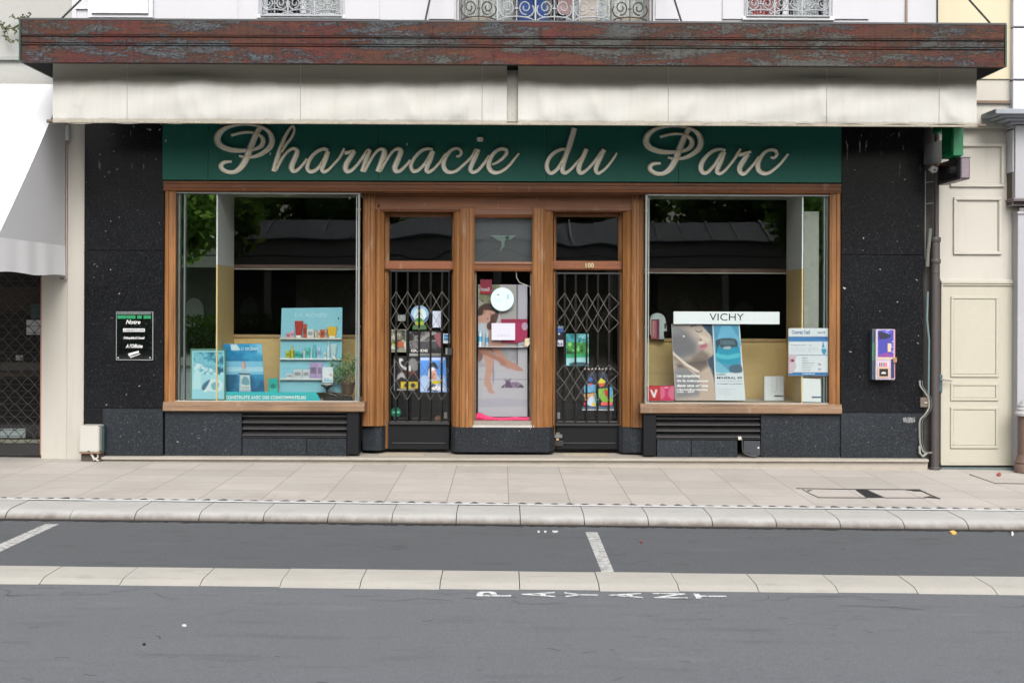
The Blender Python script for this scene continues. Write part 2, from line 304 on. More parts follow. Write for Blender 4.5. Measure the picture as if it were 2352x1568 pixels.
    def build(s, name, parent=None, loc=None, bevel=0, smooth=False, seg=1):
        if parent is not None: org = ORG[parent]
        else:
            if loc is None:
                xs = [v[0] for v in s.v]; ys = [v[1] for v in s.v]; zs = [v[2] for v in s.v]
                loc = ((min(xs) + max(xs)) / 2, (min(ys) + max(ys)) / 2, min(zs))
            org = Vector(loc)
        me = bpy.data.meshes.new(name); me.from_pydata([Vector(v) - org for v in s.v], [], s.f)
        for m in s.mats: me.materials.append(m)
        for p, i in zip(me.polygons, s.m): p.material_index = i
        if s.vc:
            at = me.color_attributes.new('print', 'FLOAT_COLOR', 'POINT'); k0, arr = s.vc; import numpy as np
            full = np.ones((len(s.v), 4), dtype=np.float32); full[k0:k0 + len(arr), :3] = arr; at.data.foreach_set('color', full.ravel())
        me.update()
        if bevel:
            bm = bmesh.new(); bm.from_mesh(me)
            es = [e for e in bm.edges if len(e.link_faces) == 2 and e.calc_face_angle(0) > .5]
            bmesh.ops.bevel(bm, geom=es, offset=bevel, offset_type='OFFSET', segments=seg, affect='EDGES', clamp_overlap=True)
            bm.to_mesh(me); bm.free()
        if smooth:
            for p in me.polygons: p.use_smooth = True
            try: me.set_sharp_from_angle(angle=rad(38))
            except Exception: pass
        o = bpy.data.objects.new(name, me); COL.objects.link(o); ORG[o] = org
        if parent is None: o.location = org
        else: o.parent = parent
        return o
import numpy as np
def inside_dist(px, py, poly):
    n = len(poly); d = np.full(px.shape, 1e9); ins = np.zeros(px.shape, bool)
    for i in range(n):
        x0, y0 = poly[i][:2]; x1, y1 = poly[(i + 1) % n][:2]; dx, dy = x1 - x0, y1 - y0
        t = np.clip(((px - x0) * dx + (py - y0) * dy) / (dx * dx + dy * dy + 1e-9), 0, 1)
        d = np.minimum(d, np.hypot(px - x0 - t * dx, py - y0 - t * dy))
        c = ((y0 > py) != (y1 > py)) & (px < (x1 - x0) * (py - y0) / ((y1 - y0) if y1 != y0 else 1e-9) + x0); ins ^= c
    return np.where(ins, d, -d)
def vnoise(px, py, s, seed):
    out = np.zeros(px.shape); a = 1; tot = 0
    for o in range(5):
        g = np.random.RandomState(seed + o).rand(64, 64); x = px / s * 2 ** o; y = py / s * 2 ** o; xi = np.floor(x).astype(int); yi = np.floor(y).astype(int); fx = x - xi; fy = y - yi; fx = fx * fx * (3 - 2 * fx); fy = fy * fy * (3 - 2 * fy)
        q = lambda i, j: g[(xi + i) % 64, (yi + j) % 64]; out += a * ((q(0, 0) * (1 - fx) + q(1, 0) * fx) * (1 - fy) + (q(0, 1) * (1 - fx) + q(1, 1) * fx) * fy); tot += a; a *= .6
    return out / tot
PRINTM = None
def print_mat():
    global PRINTM
    if PRINTM is None:
        m, nt, b, o = base_mat('printed_picture'); at = N(nt, 'ShaderNodeVertexColor'); at.layer_name = 'print'
        c = mix(nt, ramp(nt, noise(nt, coords(nt), 120, 3, .7), [(.4, 0), (.7, .12)]), at.outputs['Color'], (0, 0, 0)); setc(nt, b, c); b.inputs['Roughness'].default_value = .38; PRINTM = m
    return PRINTM
class RB:                                        # a printed picture: soft-edged shapes laid on a fine grid of coloured vertices
    def __init__(s, mb, fm, quad, Y, col, nx=70, ny=110, soft=3.0):
        s.mb = mb; s.fm = fm; s.Y = Y; s.nx, s.ny = nx, ny; s.soft = soft; s.alpha = 1.0
        u, v = np.meshgrid(np.linspace(0, 1, nx + 1), np.linspace(0, 1, ny + 1)); (a, b, c, d) = [np.array(q, float) for q in quad]
        f = lambda k: (a[k] * (1 - u) + b[k] * u) * (1 - v) + (d[k] * (1 - u) + c[k] * u) * v
        s.x, s.y = f(0), f(1); s.c = np.ones(s.x.shape + (3,)) * np.array(pc(col)['rgb'])[None, None, :3]
    def pp(s, fm, pts, Y, m, smooth=0):
        if smooth: pts = cr([(a, b, 0) for a, b in pts], smooth, True)
        d = inside_dist(s.x, s.y, pts); k = np.clip(d / s.soft * .5 + .5, 0, 1)[..., None] * s.alpha
        if 'stops' in m:
            st = list(m['stops']); st = [(st[i], st[i + 1:i + 4]) for i in range(0, len(st), 4)]
            n = vnoise(s.x, s.y, m['nsz'], len(pts) + int(abs(pts[0][0])) % 50); n = .5 + (n - .5) * 1.15
            col = np.stack([np.interp(n, [q[0] for q in st], [q[1][j] for q in st]) for j in range(3)], -1)
        else: col = np.array(m['rgb'])[None, None, :3]
        s.c = s.c * (1 - k) + col * k; return s
    def prect(s, fm, x0, y0, x1, y1, Y, m): return s.pp(fm, [(x0, y0), (x1, y0), (x1, y1), (x0, y1)], Y, m)
    def pell(s, fm, cx, cy, rx, ry, Y, m, n=24, a0=0, a1=360): return s.pp(fm, [(cx + rx * math.cos(rad(a0 + (a1 - a0) * i / n)), cy - ry * math.sin(rad(a0 + (a1 - a0) * i / n))) for i in range(n + (a1 - a0 < 360))], Y, m)
    def ptext(s, fm, t, *a, **k): s.mb.ptext(fm, t, *a, **k); return s
    def grad(s, fn, col, amt): k = (np.clip(fn(s.x, s.y), 0, 1) * amt)[..., None]; s.c = s.c * (1 - k) + np.array(pc(col)['rgb'])[None, None, :3] * k; return s
    def done(s):
        mb = s.mb; k0 = len(mb.v); Y = s.Y - .0002; V = [P(*s.fm(a, b), Y) for a, b in zip(s.x.ravel(), s.y.ravel())]; n = s.nx + 1
        mb.add([(p.x, Y, p.z) for p in V], [(j * n + i, (j + 1) * n + i, (j + 1) * n + i + 1, j * n + i + 1) for j in range(s.ny) for i in range(s.nx)], print_mat()); mb.vc = (k0, s.c.reshape(-1, 3))
def tag(o, label, cat, group=None):
    o['label'] = label; o['category'] = cat
    if group: o['group'] = group
    return o
def thing(name, label, cat, loc, group=None):
    o = bpy.data.objects.new(name, None); COL.objects.link(o); o.location = loc; ORG[o] = Vector(loc); o.empty_display_size = .1
    return tag(o, label, cat, group)
def struct(o): o['kind'] = 'structure'; return o
def cr(pts, n=6, closed=False):                  # Catmull-Rom through (x,y,w) points
    out = []; L = len(pts)
    g = (lambda i: pts[i % L]) if closed else (lambda i: pts[max(0, min(L - 1, i))])
    for i in range(L if closed else L - 1):
        a, b, c, d = g(i - 1), g(i), g(i + 1), g(i + 2)
        for k in range(n):
            t = k / n
            out.append(tuple(.5 * (2 * b[j] + (c[j] - a[j]) * t + (2 * a[j] - 5 * b[j] + 4 * c[j] - d[j]) * t * t + (3 * b[j] - a[j] - 3 * c[j] + d[j]) * t ** 3) for j in range(len(b))))
    if not closed: out.append(tuple(pts[-1]))
    return out
# ================================================================== the ground
ZR1, ZR2 = -.065, -.088                     # parking lane and carriageway below the pavement
def sheet(name, y0, y1, z0, m, x0=-16, x1=16):
    b = MB(); b.face([(x0, y0, gz(x0, z0)), (x1, y0, gz(x1, z0)), (x1, y1, gz(x1, z0)), (x0, y1, gz(x0, z0))], m)
    return struct(b.build(name, loc=(0, 0, 0)))
YK0, YK1 = -3.06, -3.64                     # kerb back and front
YB0, YB1 = -5.63, -6.14
sheet('ground', -140, -40, -.10, M('park_gravel', (.22, .20, .17), .9, var=.25, ns=3), -150, 150)
sheet('pavement', YK0 - .003, .6, .010, PAVE)
sheet('parking_lane', YB0, YK1 + .03, ZR1, ASPH2)
sheet('road', -22.0, YB1 + .06, ZR2, ASPH, -40, 40)
sheet('park_path', -40, -22.0, ZR2 + .08, M('park_gravel', (.22, .20, .17)), -60, 60)
# kerb stones, one real joint after another
jx = P(1195, 1190, -3.6).x
kb = MB(); L = .559; prof = [(YK0, .0), (YK1 + .17, -.004), (YK1 + .10, -.012), (YK1 + .045, -.030), (YK1 + .012, -.058), (YK1, -.090), (YK1 + .002, -.16), (YK0, -.16)]
for k in range(-29, 29):
    x0 = jx + k * L + .0035; x1 = x0 + L - .007; r = random.uniform(-.0025, .0025)
    n = len(prof); V = [(x, y, gz(x, .012 + r) + z) for x in (x0, x1) for y, z in prof]
    kb.add(V, [tuple(range(n - 1, -1, -1)), tuple(range(n, 2 * n))] + [(i, (i + 1) % n, (i + 1) % n + n, i + n) for i in range(n)], KERB)
kb.box(jx - 29 * L, jx + 29 * L, YK0 - .02, YK1 + .06, -.30, -.19, BLACKM)
o = struct(kb.build('kerb', loc=(0, 0, 0), smooth=True))
jb = MB()                                    # pale sealing strip with dark bitumen tongues behind the kerb
JW = M('pale_joint_sealant', (.62, .63, .64), .6); JD = M('bitumen', (.030, .030, .045), .5)
jb.face([(-16, YK0 - .006, gz(-16, .018)), (16, YK0 - .006, gz(16, .018)), (16, YK0 + .080, gz(16, .018)), (-16, YK0 + .080, gz(-16, .018))], JW)
x = -8.0
while x < 8:
    w = random.uniform(.075, .105); h = random.uniform(.05, .10)
    q = [(x - w / 2, 0), (x - w * .25, h * .75), (x, h), (x + w * .25, h * .75), (x + w / 2, 0)]
    jb.face([(a, YK0 + .062 + c, gz(a, .0200)) for a, c in q][::-1], JD); x += random.uniform(.137, .149)
struct(jb.build('pavement_joint', loc=(0, 0, 0)))
gb = MB(); rr = random.Random(9); xs = [-12 + .06 * i for i in range(400)]          # black grit gathered in the gutter
for a, c in zip(xs, xs[1:]):
    w0, w1 = .05 + .07 * rr.random(), .05 + .07 * rr.random()
    gb.face([(a, YK1 - w0, gz(a, ZR1 + .0035)), (c, YK1 - w1, gz(c, ZR1 + .0035)), (c, YK1 + .03, gz(c, ZR1 + .0035)), (a, YK1 + .03, gz(a, ZR1 + .0035))], M('gutter_grit', (.016, .014, .013), .95, var=.6, ns=9))
struct(gb.build('gutter_grit', loc=(0, 0, 0)))
L2 = .545; jx2 = P(1192, 1320, -5.7).x; kb = MB()
prof = [(YB0, -.02), (YB0 - .005, .006), (-5.98, .004), (-6.03, -.006), (-6.075, -.020), (YB1, -.026), (YB1, -.08), (YB0, -.08)]
for k in range(-24, 24):
    x0 = jx2 + k * L2 + .003; x1 = x0 + L2 - .006; n = len(prof); r = random.uniform(-.002, .002)
    V = [(x, y, gz(x, ZR1 + r) + z) for x in (x0, x1) for y, z in prof]
    kb.add(V, [tuple(range(n - 1, -1, -1)), tuple(range(n, 2 * n))] + [(i, (i + 1) % n, (i + 1) % n + n, i + n) for i in range(n)], KERB2)
kb.box(jx2 - 24 * L2, jx2 + 24 * L2, YB0 + .02, YB1 + .02, -.32, -.215, BLACKM)
struct(kb.build('flush_kerb', loc=(0, 0, 0), smooth=True))
def gpoly(b, pts, z0, m, h=.003, fm=ID):
    q = [G(*fm(*p), z0) for p in pts]; n = len(q); a = sum(q[i].x * q[(i + 1) % n].y - q[(i + 1) % n].x * q[i].y for i in range(n))
    if a < 0: q = q[::-1]
    b.add([(p.x, p.y, p.z + h) for p in q] + [(p.x, p.y, p.z - .001) for p in q], [tuple(range(n))] + [(i, i + n, (i + 1) % n + n, (i + 1) % n) for i in range(n)], m)
b = MB(); gpoly(b, [(1345, 1222), (1372, 1222), (1411.5, 1316), (1382, 1315)], ZR1, PAINTW)
struct(tag(b.build('parking_line'), 'worn white parking bay line below the right-hand door', 'road marking', 'parking bay lines'))
b = MB(); gpoly(b, [(104, 1203.5), (135, 1203.5), (-60, 1295), (-104, 1295)], ZR1, PAINTW)
struct(tag(b.build('parking_line'), 'worn white parking bay line at the left edge of the photo', 'road marking', 'parking bay lines'))
b = MB(); rr = random.Random(21)                # fine cracks, chips and drag marks in the asphalt
CRK = M('crack_dark', (.058, .061, .066), .95, var=.4, ns=8)
def walk(x, y, z0, n, st, w, dirx):
    a = dirx; pts = [(x, y)]
    for _ in range(n): a += rr.uniform(-.7, .7); a = a * .9 + dirx * .1; x += st * math.cos(a); y += st * math.sin(a); pts.append((x, y))
    for p, q in zip(pts, pts[1:]):
        l = math.hypot(q[0] - p[0], q[1] - p[1]); nx, ny = -(q[1] - p[1]) / l * w, (q[0] - p[0]) / l * w; h = .0015
        b.face([(p[0] - nx, p[1] - ny, gz(p[0], z0) + h), (q[0] - nx, q[1] - ny, gz(q[0], z0) + h), (q[0] + nx, q[1] + ny, gz(q[0], z0) + h), (p[0] + nx, p[1] + ny, gz(p[0], z0) + h)], CRK)
for _ in range(26): walk(rr.uniform(-4, 4.5), rr.uniform(-6.5, -6.22), ZR2, rr.randint(4, 12), .035, .003, rr.choice((0, .3, 3.0, -.4)))
for _ in range(46): walk(rr.uniform(-3.6, 3.6), rr.uniform(-8.6, -6.6), ZR2, rr.randint(1, 3), .03, rr.uniform(.002, .006), rr.uniform(-.3, .3))
for _ in range(40): walk(rr.uniform(-5, 5), rr.uniform(-5.5, -3.8), ZR1, rr.randint(1, 5), .035, rr.uniform(.003, .008), rr.uniform(-.3, .3))
struct(b.build('road_cracks', loc=(0, 0, 0)))
# PAYANT painted letter by letter, each lying on its side with its top to the left
b = MB()
for i, (ch, zx0, zx1) in enumerate([('P', 1003, 1222), ('A', 1287, 1505), ('Y', 1562, 1782), ('A', 1838, 2066), ('N', 2122, 2352), ('T', 2386, 2612)]):
    p0 = G(*ZH(zx0, 984 + (zx0 - 1003) * .0105), ZR2); p1 = G(*ZH(zx1, 1018 + (zx0 - 1003) * .0105), ZR2)
    V, Fc = text_mesh(ch, .02)
    xa, xb, ya, yb = p0.x, p1.x, p0.y, p1.y      # ya far, yb near; top of letter at xa
    b.add([(xb + (xa - xb) * w, yb + (ya - yb) * u, gz(xb + (xa - xb) * w, ZR2) + .004) for u, w in V], Fc, PAINTB)
struct(tag(b.build('road_lettering'), 'white painted word on the carriageway beside the flush kerb', 'road marking'))
b = MB()
for x0 in (1390, 1432, 1485): gpoly(b, [(x0, 595), (x0 + 16 + (x0 > 1480) * 22, 597), (x0 + 12 + (x0 > 1480) * 18, 607), (x0 + 3, 607)], ZR1, PAINTB, fm=ZH)
struct(b.build('road_paint_specks'))
# access cover in the pavement and stray joints
t = thing('access_cover', 'paved double access cover with dark steel edge in the pavement at the right', 'access cover', G(*ZI(1210, 360)))
b = MB()
for pl, w in (([(760, 325), (1100, 331), (1545, 333)], 3), ([(1545, 333), (1605, 362), (1680, 392)], 5), ([(800, 332), (850, 360), (905, 384), (1210, 386)], 3), ([(1325, 386), (1590, 386)], 2)):
    for a, c in zip(pl, pl[1:]):
        dx, dy = c[0] - a[0], c[1] - a[1]; l = math.hypot(dx, dy); nx, ny = -dy / l * w, dx / l * w * .5
        gpoly(b, [(a[0] - nx, a[1] - ny), (c[0] - nx, c[1] - ny), (c[0] + nx, c[1] + ny), (a[0] + nx, a[1] + ny)], .010, BLACKM, .004, ZI)
b.build('edge_frame', t)
for pl in ([(1140, 336), (1215, 336), (1325, 385), (1212, 386)], [(1575, 383), (1612, 376), (1682, 392)], [(830, 337), (862, 337), (835, 345)], [(1460, 335), (1545, 333), (1560, 345), (1520, 344)]):
    b = MB(); gpoly(b, pl, .010, BLACKM, .005, ZI); b.build('steel_bar', t)
b = MB()
for a, c in (((1870, 235), (2030, 291)), ((2030, 291), (2216, 294))):
    gpoly(b, [(a[0], a[1]), (c[0], c[1]), (c[0], c[1] + 3), (a[0] - 4, a[1] + 2)], .010, BLACKM, .0035, ZI)
struct(b.build('pavement_crack'))
def litter(name, label, fm, pts, z0, m, h=.012):
    b = MB(); gpoly(b, pts, z0, m, h, fm); return tag(b.build(name), label, 'litter')
litter('scrap', 'small red and white scrap lying on the paving near the cream door', ZI, [(2043, 235), (2062, 230), (2070, 240), (2060, 249), (2044, 246)], .01, M('red_plastic', (.30, .015, .02), .4), .014)
litter('leaf', 'small yellow leaf at the foot of the kerb on the right', ZI, [(1738, 606), (1765, 600), (1785, 612), (1780, 621), (1755, 618)], ZR1, M('yellow_leaf', (.65, .42, .10)), .012)
litter('paper_scrap', 'tiny white paper scrap by the kerb at the far right', ZI, [(2135, 615), (2146, 614), (2149, 624), (2137, 627)], ZR1, M('white_scrap', (.7, .7, .7)), .02)
litter('pebble', 'white fleck on the grey carriageway left of centre', ZG, [(1163, 1203), (1180, 1199), (1192, 1204), (1175, 1208)], ZR2, M('white_scrap', (.7, .7, .7)), .008)
litter('stone', 'small dark stone on the carriageway at the lower left', ZG, [(911, 1325), (922, 1321), (930, 1326), (918, 1329)], ZR2, BLACKM, .012)
litter('red_scrap', 'tiny red scrap on the parking lane right of the bay line', ZH, [(2044, 670), (2052, 667), (2058, 673), (2050, 678)], ZR1, M('red_plastic', (.30, .015, .02), .4), .012)

# ================================================================== the pharmacy building
BLD = thing('pharmacy_building', 'white rendered building with a black granite and wood pharmacy front', 'building', (0, 0, 0))
zt = lambda px, py, Y: P(px, py, Y).z
# upper wall with real window openings
def wall_with_holes(b, X0, X1, Z0, Z1, holes, y0, y1, m):
    xs = X0
    for hx0, hx1, hz0, hz1 in sorted(holes):
        b.box(xs, hx0, y0, y1, Z0, Z1, m)
        if hz0 > Z0: b.box(hx0, hx1, y0, y1, Z0, hz0, m)
        if hz1 < Z1: b.box(hx0, hx1, y0, y1, hz1, Z1, m)
        xs = hx1
    b.box(xs, X1, y0, y1, Z0, Z1, m)
XL, XR = P(145, 0, 0).x, P(2152, 0, 0).x
H1 = (P(600, 38, 0).x, P(786, 38, 0).x, zt(690, 36, 0), 6.9); H2 = (P(1048, 30, 0).x, P(1500, 30, 0).x, 4.62, 7.1); H3 = (P(1712, 38, 0).x, P(1907, 38, 0).x, zt(1810, 40, 0), 6.9)
ZU = 4.50
b = MB(); wall_with_holes(b, XL + .10, XR, ZU, 9.0, [H1, H2, H3], 0, .30, STUC); b.build('upper_wall', BLD)
b = MB(); b.box(XL - 1.0, XL + .10, 0.05, .30, ZU, 9.0, M('pale_weathered_render', (.42, .41, .38), .85, var=.15))
for px in (520, 1425 / 1, 1020): pass
b.build('side_wall', BLD)
for a, c in ((548, 594), (792, 872), (986, 1044), (1506, 1560), (1660, 1708), (1912, 1996)): b = MB(); b.rbox(a, -60, c, 44, -.022, .022, STUC); b.build('pilaster_strip', BLD)
b = MB()
for i in range(2):
    r = ((738, -60, 1282, 146), (765, -60, 1243, 112))[i]; b.rbox(*r, -.06 - .03 * i, .06 + .03 * i, WHITEP, ZA)
b.rbox(632, 66, 738, 76, -.03, .03, WHITEP, ZA); b.rbox(632, 66, 640, 160, -.012, .012, WHITEP, ZA); b.build('blind_box', BLD)
def upper_window(h, parts, lintel_px=None):
    b = MB(); x0, x1, z0, z1 = h; f = .05; Y = .12
    b.box(x0, x0 + f, Y, Y + .06, z0, z1, WHITEP); b.box(x1 - f, x1, Y, Y + .06, z0, z1, WHITEP); b.box(x0 + f, x1 - f, Y, Y + .06, z0, z0 + f, WHITEP)
    for u in parts: b.box(x0 + (x1 - x0) * u - .035, x0 + (x1 - x0) * u + .035, Y - .01, Y + .05, z0 + f, z1, WHITEP)
    w = b.build('upper_window', BLD, bevel=.004)
    g = MB(); g.box(x0 + f, x1 - f, Y + .03, Y + .036, z0 + f, z1, GLASS); g.build('pane', w)
    s = MB(); s.box(x0 - .04, x1 + .04, -.05, .11, z0 - .045, z0 - .001, WHITEP); s.build('sill', w, bevel=.006)
    return w
W1 = upper_window(H1, (.5,)); W2 = upper_window(H2, (.36, .64)); W3 = upper_window(H3, (.5,))
IRON = M('painted_wrought_iron', (.32, .34, .37), .5, var=.35, ns=20); IRON2 = M('bare_wrought_iron', (.07, .055, .045), .5, .2, var=.4, ns=20)
def scroll(b, cx, cz, w, h, m, Y, r=.009):
    for sgn in (-1, 1):
        pts = []                                 # outer C curve
        for k in range(19):
            a = rad(-90 + k * 10.5); pts.append((cx + sgn * (w * .25 + math.cos(a) * w * .24), Y, cz + h * .48 + math.sin(a) * h * .42))
        b.tube(pts[:13], r, m, 6)
        pts = []
        for k in range(26):
            a = rad(-100 + k * 20) * 1; rr = w * .21 * (1 - k / 34); pts.append((cx + sgn * (w * .25 - math.cos(a) * rr * .9), Y, cz + h * .62 + math.sin(a) * rr))
        b.tube(pts, r * .9, m, 6)
        pts = [(cx, Y, cz + h * .10), (cx + sgn * w * .22, Y, cz + h * .06), (cx + sgn * w * .40, Y, cz - h * .02), (cx + sgn * w * .48, Y, cz - h * .14), (cx + sgn * w * .40, Y, cz - h * .22), (cx + sgn * w * .33, Y, cz - h * .14)]
        b.tube([p[:3] for p in cr(pts, 4)], r, m, 6)
    b.tube([(cx, Y, cz - h * .2), (cx, Y, cz + h * 1.2)], r * .7, m, 6)
    b.box(cx - .02, cx + .02, Y - .013, Y + .013, cz + h * .52, cz + h * .60, m)
def railing(w, px0, px1, pyb, n, mats, Y=-.06, h=.27):
    b = MB(); x0, x1 = P(px0, pyb, Y).x, P(px1, pyb, Y).x; zb = zt((px0 + px1) / 2, pyb, Y); s = (x1 - x0) / n
    for i in range(n):
        m = mats[i % len(mats)]; cx = x0 + s * (i + .5); scroll(b, cx, zb + .065, s * .94, h, m, Y)
        scroll(b, cx, zb + .065 + h * 1.6, s * .94, h, m, Y)
    for i in range(n + 1): b.box(x0 + s * i - .009, x0 + s * i + .009, Y - .009, Y + .009, zb, zb + 1.0, mats[i % len(mats)])
    b.box(x0, x1, Y - .012, Y + .012, zb, zb + .018, mats[0]); b.box(x0 - .02, x1 + .02, Y - .02, Y + .02, zb + 1.0, zb + 1.04, mats[0]); b.build('railing', w)
railing(W1, 600, 784, 38, 3, [IRON], h=.14); railing(W2, 1056, 1490, 56, 5, [IRON2, IRON, IRON, IRON, IRON2], Y=-.10, h=.20); railing(W3, 1716, 1905, 39, 3, [IRON], h=.14)
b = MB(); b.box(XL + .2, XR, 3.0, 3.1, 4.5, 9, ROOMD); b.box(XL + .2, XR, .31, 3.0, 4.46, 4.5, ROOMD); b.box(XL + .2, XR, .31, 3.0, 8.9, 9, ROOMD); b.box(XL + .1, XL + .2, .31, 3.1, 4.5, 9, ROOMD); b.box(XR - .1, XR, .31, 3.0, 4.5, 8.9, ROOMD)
b.build('upper_room', BLD)
cb = MB(); CU = M('white_curtain', (.55, .56, .58), .9, var=.15, ns=3, stretch=(8, 1, .4))
for (x0_, x1_) in ((P(1060, 20, .4).x, P(1178, 20, .4).x), (P(1300, 20, .4).x, P(1492, 20, .4).x)):
    V = []; n = 40
    for k in range(n + 1): xx = x0_ + (x1_ - x0_) * k / n; V += [(xx, .42 + .03 * math.sin(k * 1.3), 4.6), (xx, .42 + .03 * math.sin(k * 1.3), 7)]
    c_ = MB(); c_.add(V, [(2 * k, 2 * k + 2, 2 * k + 3, 2 * k + 1) for k in range(n)], CU); c_.build('curtain', W2)
for W_, a_, c_2 in ((W1, 692, 782), (W3, 1822, 1880)):
    c_ = MB(); q0, q1 = P(a_, 20, .4).x, P(c_2, 20, .4).x; V = []
    for k in range(21): xx = q0 + (q1 - q0) * k / 20; V += [(xx, .42 + .02 * math.sin(k * 1.5), 5.0), (xx, .42 + .02 * math.sin(k * 1.5), 7)]
    c_.add(V, [(2 * k, 2 * k + 2, 2 * k + 3, 2 * k + 1) for k in range(20)], CU); c_.build('curtain', W_)
# shop room behind the front, dark and closed
X0, X1 = P(199, 700, 0).x, P(2128, 700, 0).x
b = MB(); RY = 6.0
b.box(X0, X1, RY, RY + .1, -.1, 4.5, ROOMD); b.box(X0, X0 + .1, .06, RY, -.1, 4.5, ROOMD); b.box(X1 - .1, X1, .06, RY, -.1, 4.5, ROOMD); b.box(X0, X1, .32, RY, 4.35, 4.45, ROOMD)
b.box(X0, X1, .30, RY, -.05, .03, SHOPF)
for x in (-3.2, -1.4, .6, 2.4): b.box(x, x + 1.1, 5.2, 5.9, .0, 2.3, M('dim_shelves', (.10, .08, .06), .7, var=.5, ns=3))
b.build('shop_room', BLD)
# granite cladding
ZTOP = 4.45
def zfoot(px): return zt(px, 1045.5 + (px - 193) * .0028, 0)
b = MB(); xa, xb, _, _ = RX(193, 290, 376, 1040, -.02); zb = zfoot(285)
zj1 = zt(285, 938, -.02); zj2 = zt(285, 575, -.02)
b.box(xa, xb, -.02, .3, zj2 + .002, ZTOP, GRAN); b.box(xa, xb, -.02, .3, zj1 + .002, zj2 - .002, GRAN); b.build('granite_pillar', BLD, bevel=.003)
b = MB(); x2, _, _, _ = RX(236, 900, 300, 1040, -.03); b.box(x2, xb - .002, -.032, .29, zb, zj1 - .001, GRANL); b.box(xa, x2 - .003, -.022, .29, zb, zj1 - .001, GRAN); b.build('granite_plinth', BLD, bevel=.003)
b = MB(); xc, xd, _, _ = RX(1932, 290, 2121, 1040, -.02); zb2 = zfoot(2030); zj1 = zt(2030, 948, -.02); zj2 = zt(2030, 585, -.02)
b.box(xc, xd, -.02, .3, zj2 + .002, ZTOP, GRAN); b.box(xc, xd, -.02, .3, zj1 + .002, zj2 - .002, GRAN); b.build('granite_pillar', BLD, bevel=.003)
b = MB(); b.box(xc + .002, xd, -.032, .29, zb2, zj1 - .001, GRANL); b.build('granite_plinth', BLD, bevel=.003)
b = MB()                                        # wall behind the sign
b.box(xb + .001, xc - .001, .02, .32, zt(1150, 424, 0) + .01, ZTOP, M('dark_backing', (.02, .02, .02))); b.build('lintel', BLD)
# under-window plinths
def plinth(pa, pb, pytop):
    b = MB(); x0, x1, z0, z1 = RX(pa, pytop, pb, 1046, -.005); b.box(x0, x1, -.005, .16, zfoot((pa + pb) / 2), z1, GRANL); return b
zt1 = 946
b = plinth(378.5, 555, 944); b.build('granite_plinth', BLD, bevel=.003)
b = plinth(556.5, 704, 1006); b.build('granite_plinth', BLD, bevel=.003); b = plinth(705, 796, 1006.5); b.build('granite_plinth', BLD, bevel=.003)
b = plinth(1508.5, 1587, 1010); b.build('granite_plinth', BLD, bevel=.003); b = plinth(1588, 1694, 1010.5); b.build('granite_plinth', BLD, bevel=.003)
b = plinth(1748, 1930.5, 952); b.build('granite_plinth', BLD, bevel=.003)
DP = M('dark_painted_post', (.008, .009, .011), .6, var=.25, spec=.15)
b = MB(); b.rbox(797, 946, 824, 1043.5, -.03, .25, DP); b.build('corner_post', BLD, bevel=.004)
b = MB(); b.rbox(1478, 950, 1507, 1047, -.03, .25, DP); b.build('corner_post', BLD, bevel=.004)
def vent(pa, pb, py0, py1, n=4):
    b = MB(); x0, x1, z0, z1 = RX(pa, py0, pb, py1, .0); b.box(x0, x1, .10, .14, z0, z1, BLACKM)
    b.box(x0, x1, -.004, .10, z1 - .012, z1, DARKM); b.box(x0, x1, -.004, .10, z0, z0 + .01, DARKM)
    v = b.build('vent', BLD); s = MB(); h = (z1 - z0) / n
    for i in range(n):
        zc = z1 - h * (i + .12); s.xprism([(.085, zc), (.0, zc - h * .50), (-.004, zc - h * .58), (.004, zc - h * .60), (.09, zc - .012)], x0 + .004, x1 - .004, M('louvre_paint', (.036, .034, .036), .45, var=.2))
    s.build('louvre', v)
vent(556, 797, 946, 1004); vent(1507, 1747, 952, 1008)
# recessed entrance bases
def base_stone(pts_px, py0, py1, Y):
    b = MB(); q = []
    for px, y in pts_px: q.append((P(px, 1000, Y if y is None else y).x, y))
    pm = sum(p[0] for p in pts_px) / len(pts_px)
    b.vprism(q, P(pm, py1, Y).z, P(pm, py0, Y).z, GRANL); return b.build('granite_plinth', BLD, bevel=.006, seg=2)
base_stone([(833, .24), (862, .20), (876, .22), (885, .29), (886.5, .50), (833, .50)], 978, 1034.5, .22)
base_stone([(1035, .46), (1037, .20), (1046, .155), (1060, .145), (1250, .145), (1262, .155), (1271.5, .20), (1274, .46)], 981, 1038.5, .15)
base_stone([(1420, .50), (1421.5, .25), (1432, .20), (1450, .18), (1475, .18), (1475, .5)], 980, 1040, .19)
# doorstep ledge
b = MB(); sx0, sx1 = P(232, 1045, -.12).x, P(2131, 1050, -.12).x
zz = lambda x: zfoot(1176) + 0 * x
zL = zfoot(1176) - .0005
b.xprism([(.62, zL), (-.145, zL), (-.155, zL - .006), (-.155, zL - .026), (-.115, zL - .030), (-.115, -.1), (.62, -.1)], sx0, sx1, STEP); b.build('doorstep', BLD)
for i, px in enumerate((925, 1345)):
    b = MB(); gx0, gx1 = P(px - 52, 1033, .3).x, P(px + 50, 1033, .3).x; b.box(gx0, gx1, .12, .36, zL + .0005, zL + .004, M('stone_mat', (.40, .34, .26), .8)); b.build('threshold', BLD)

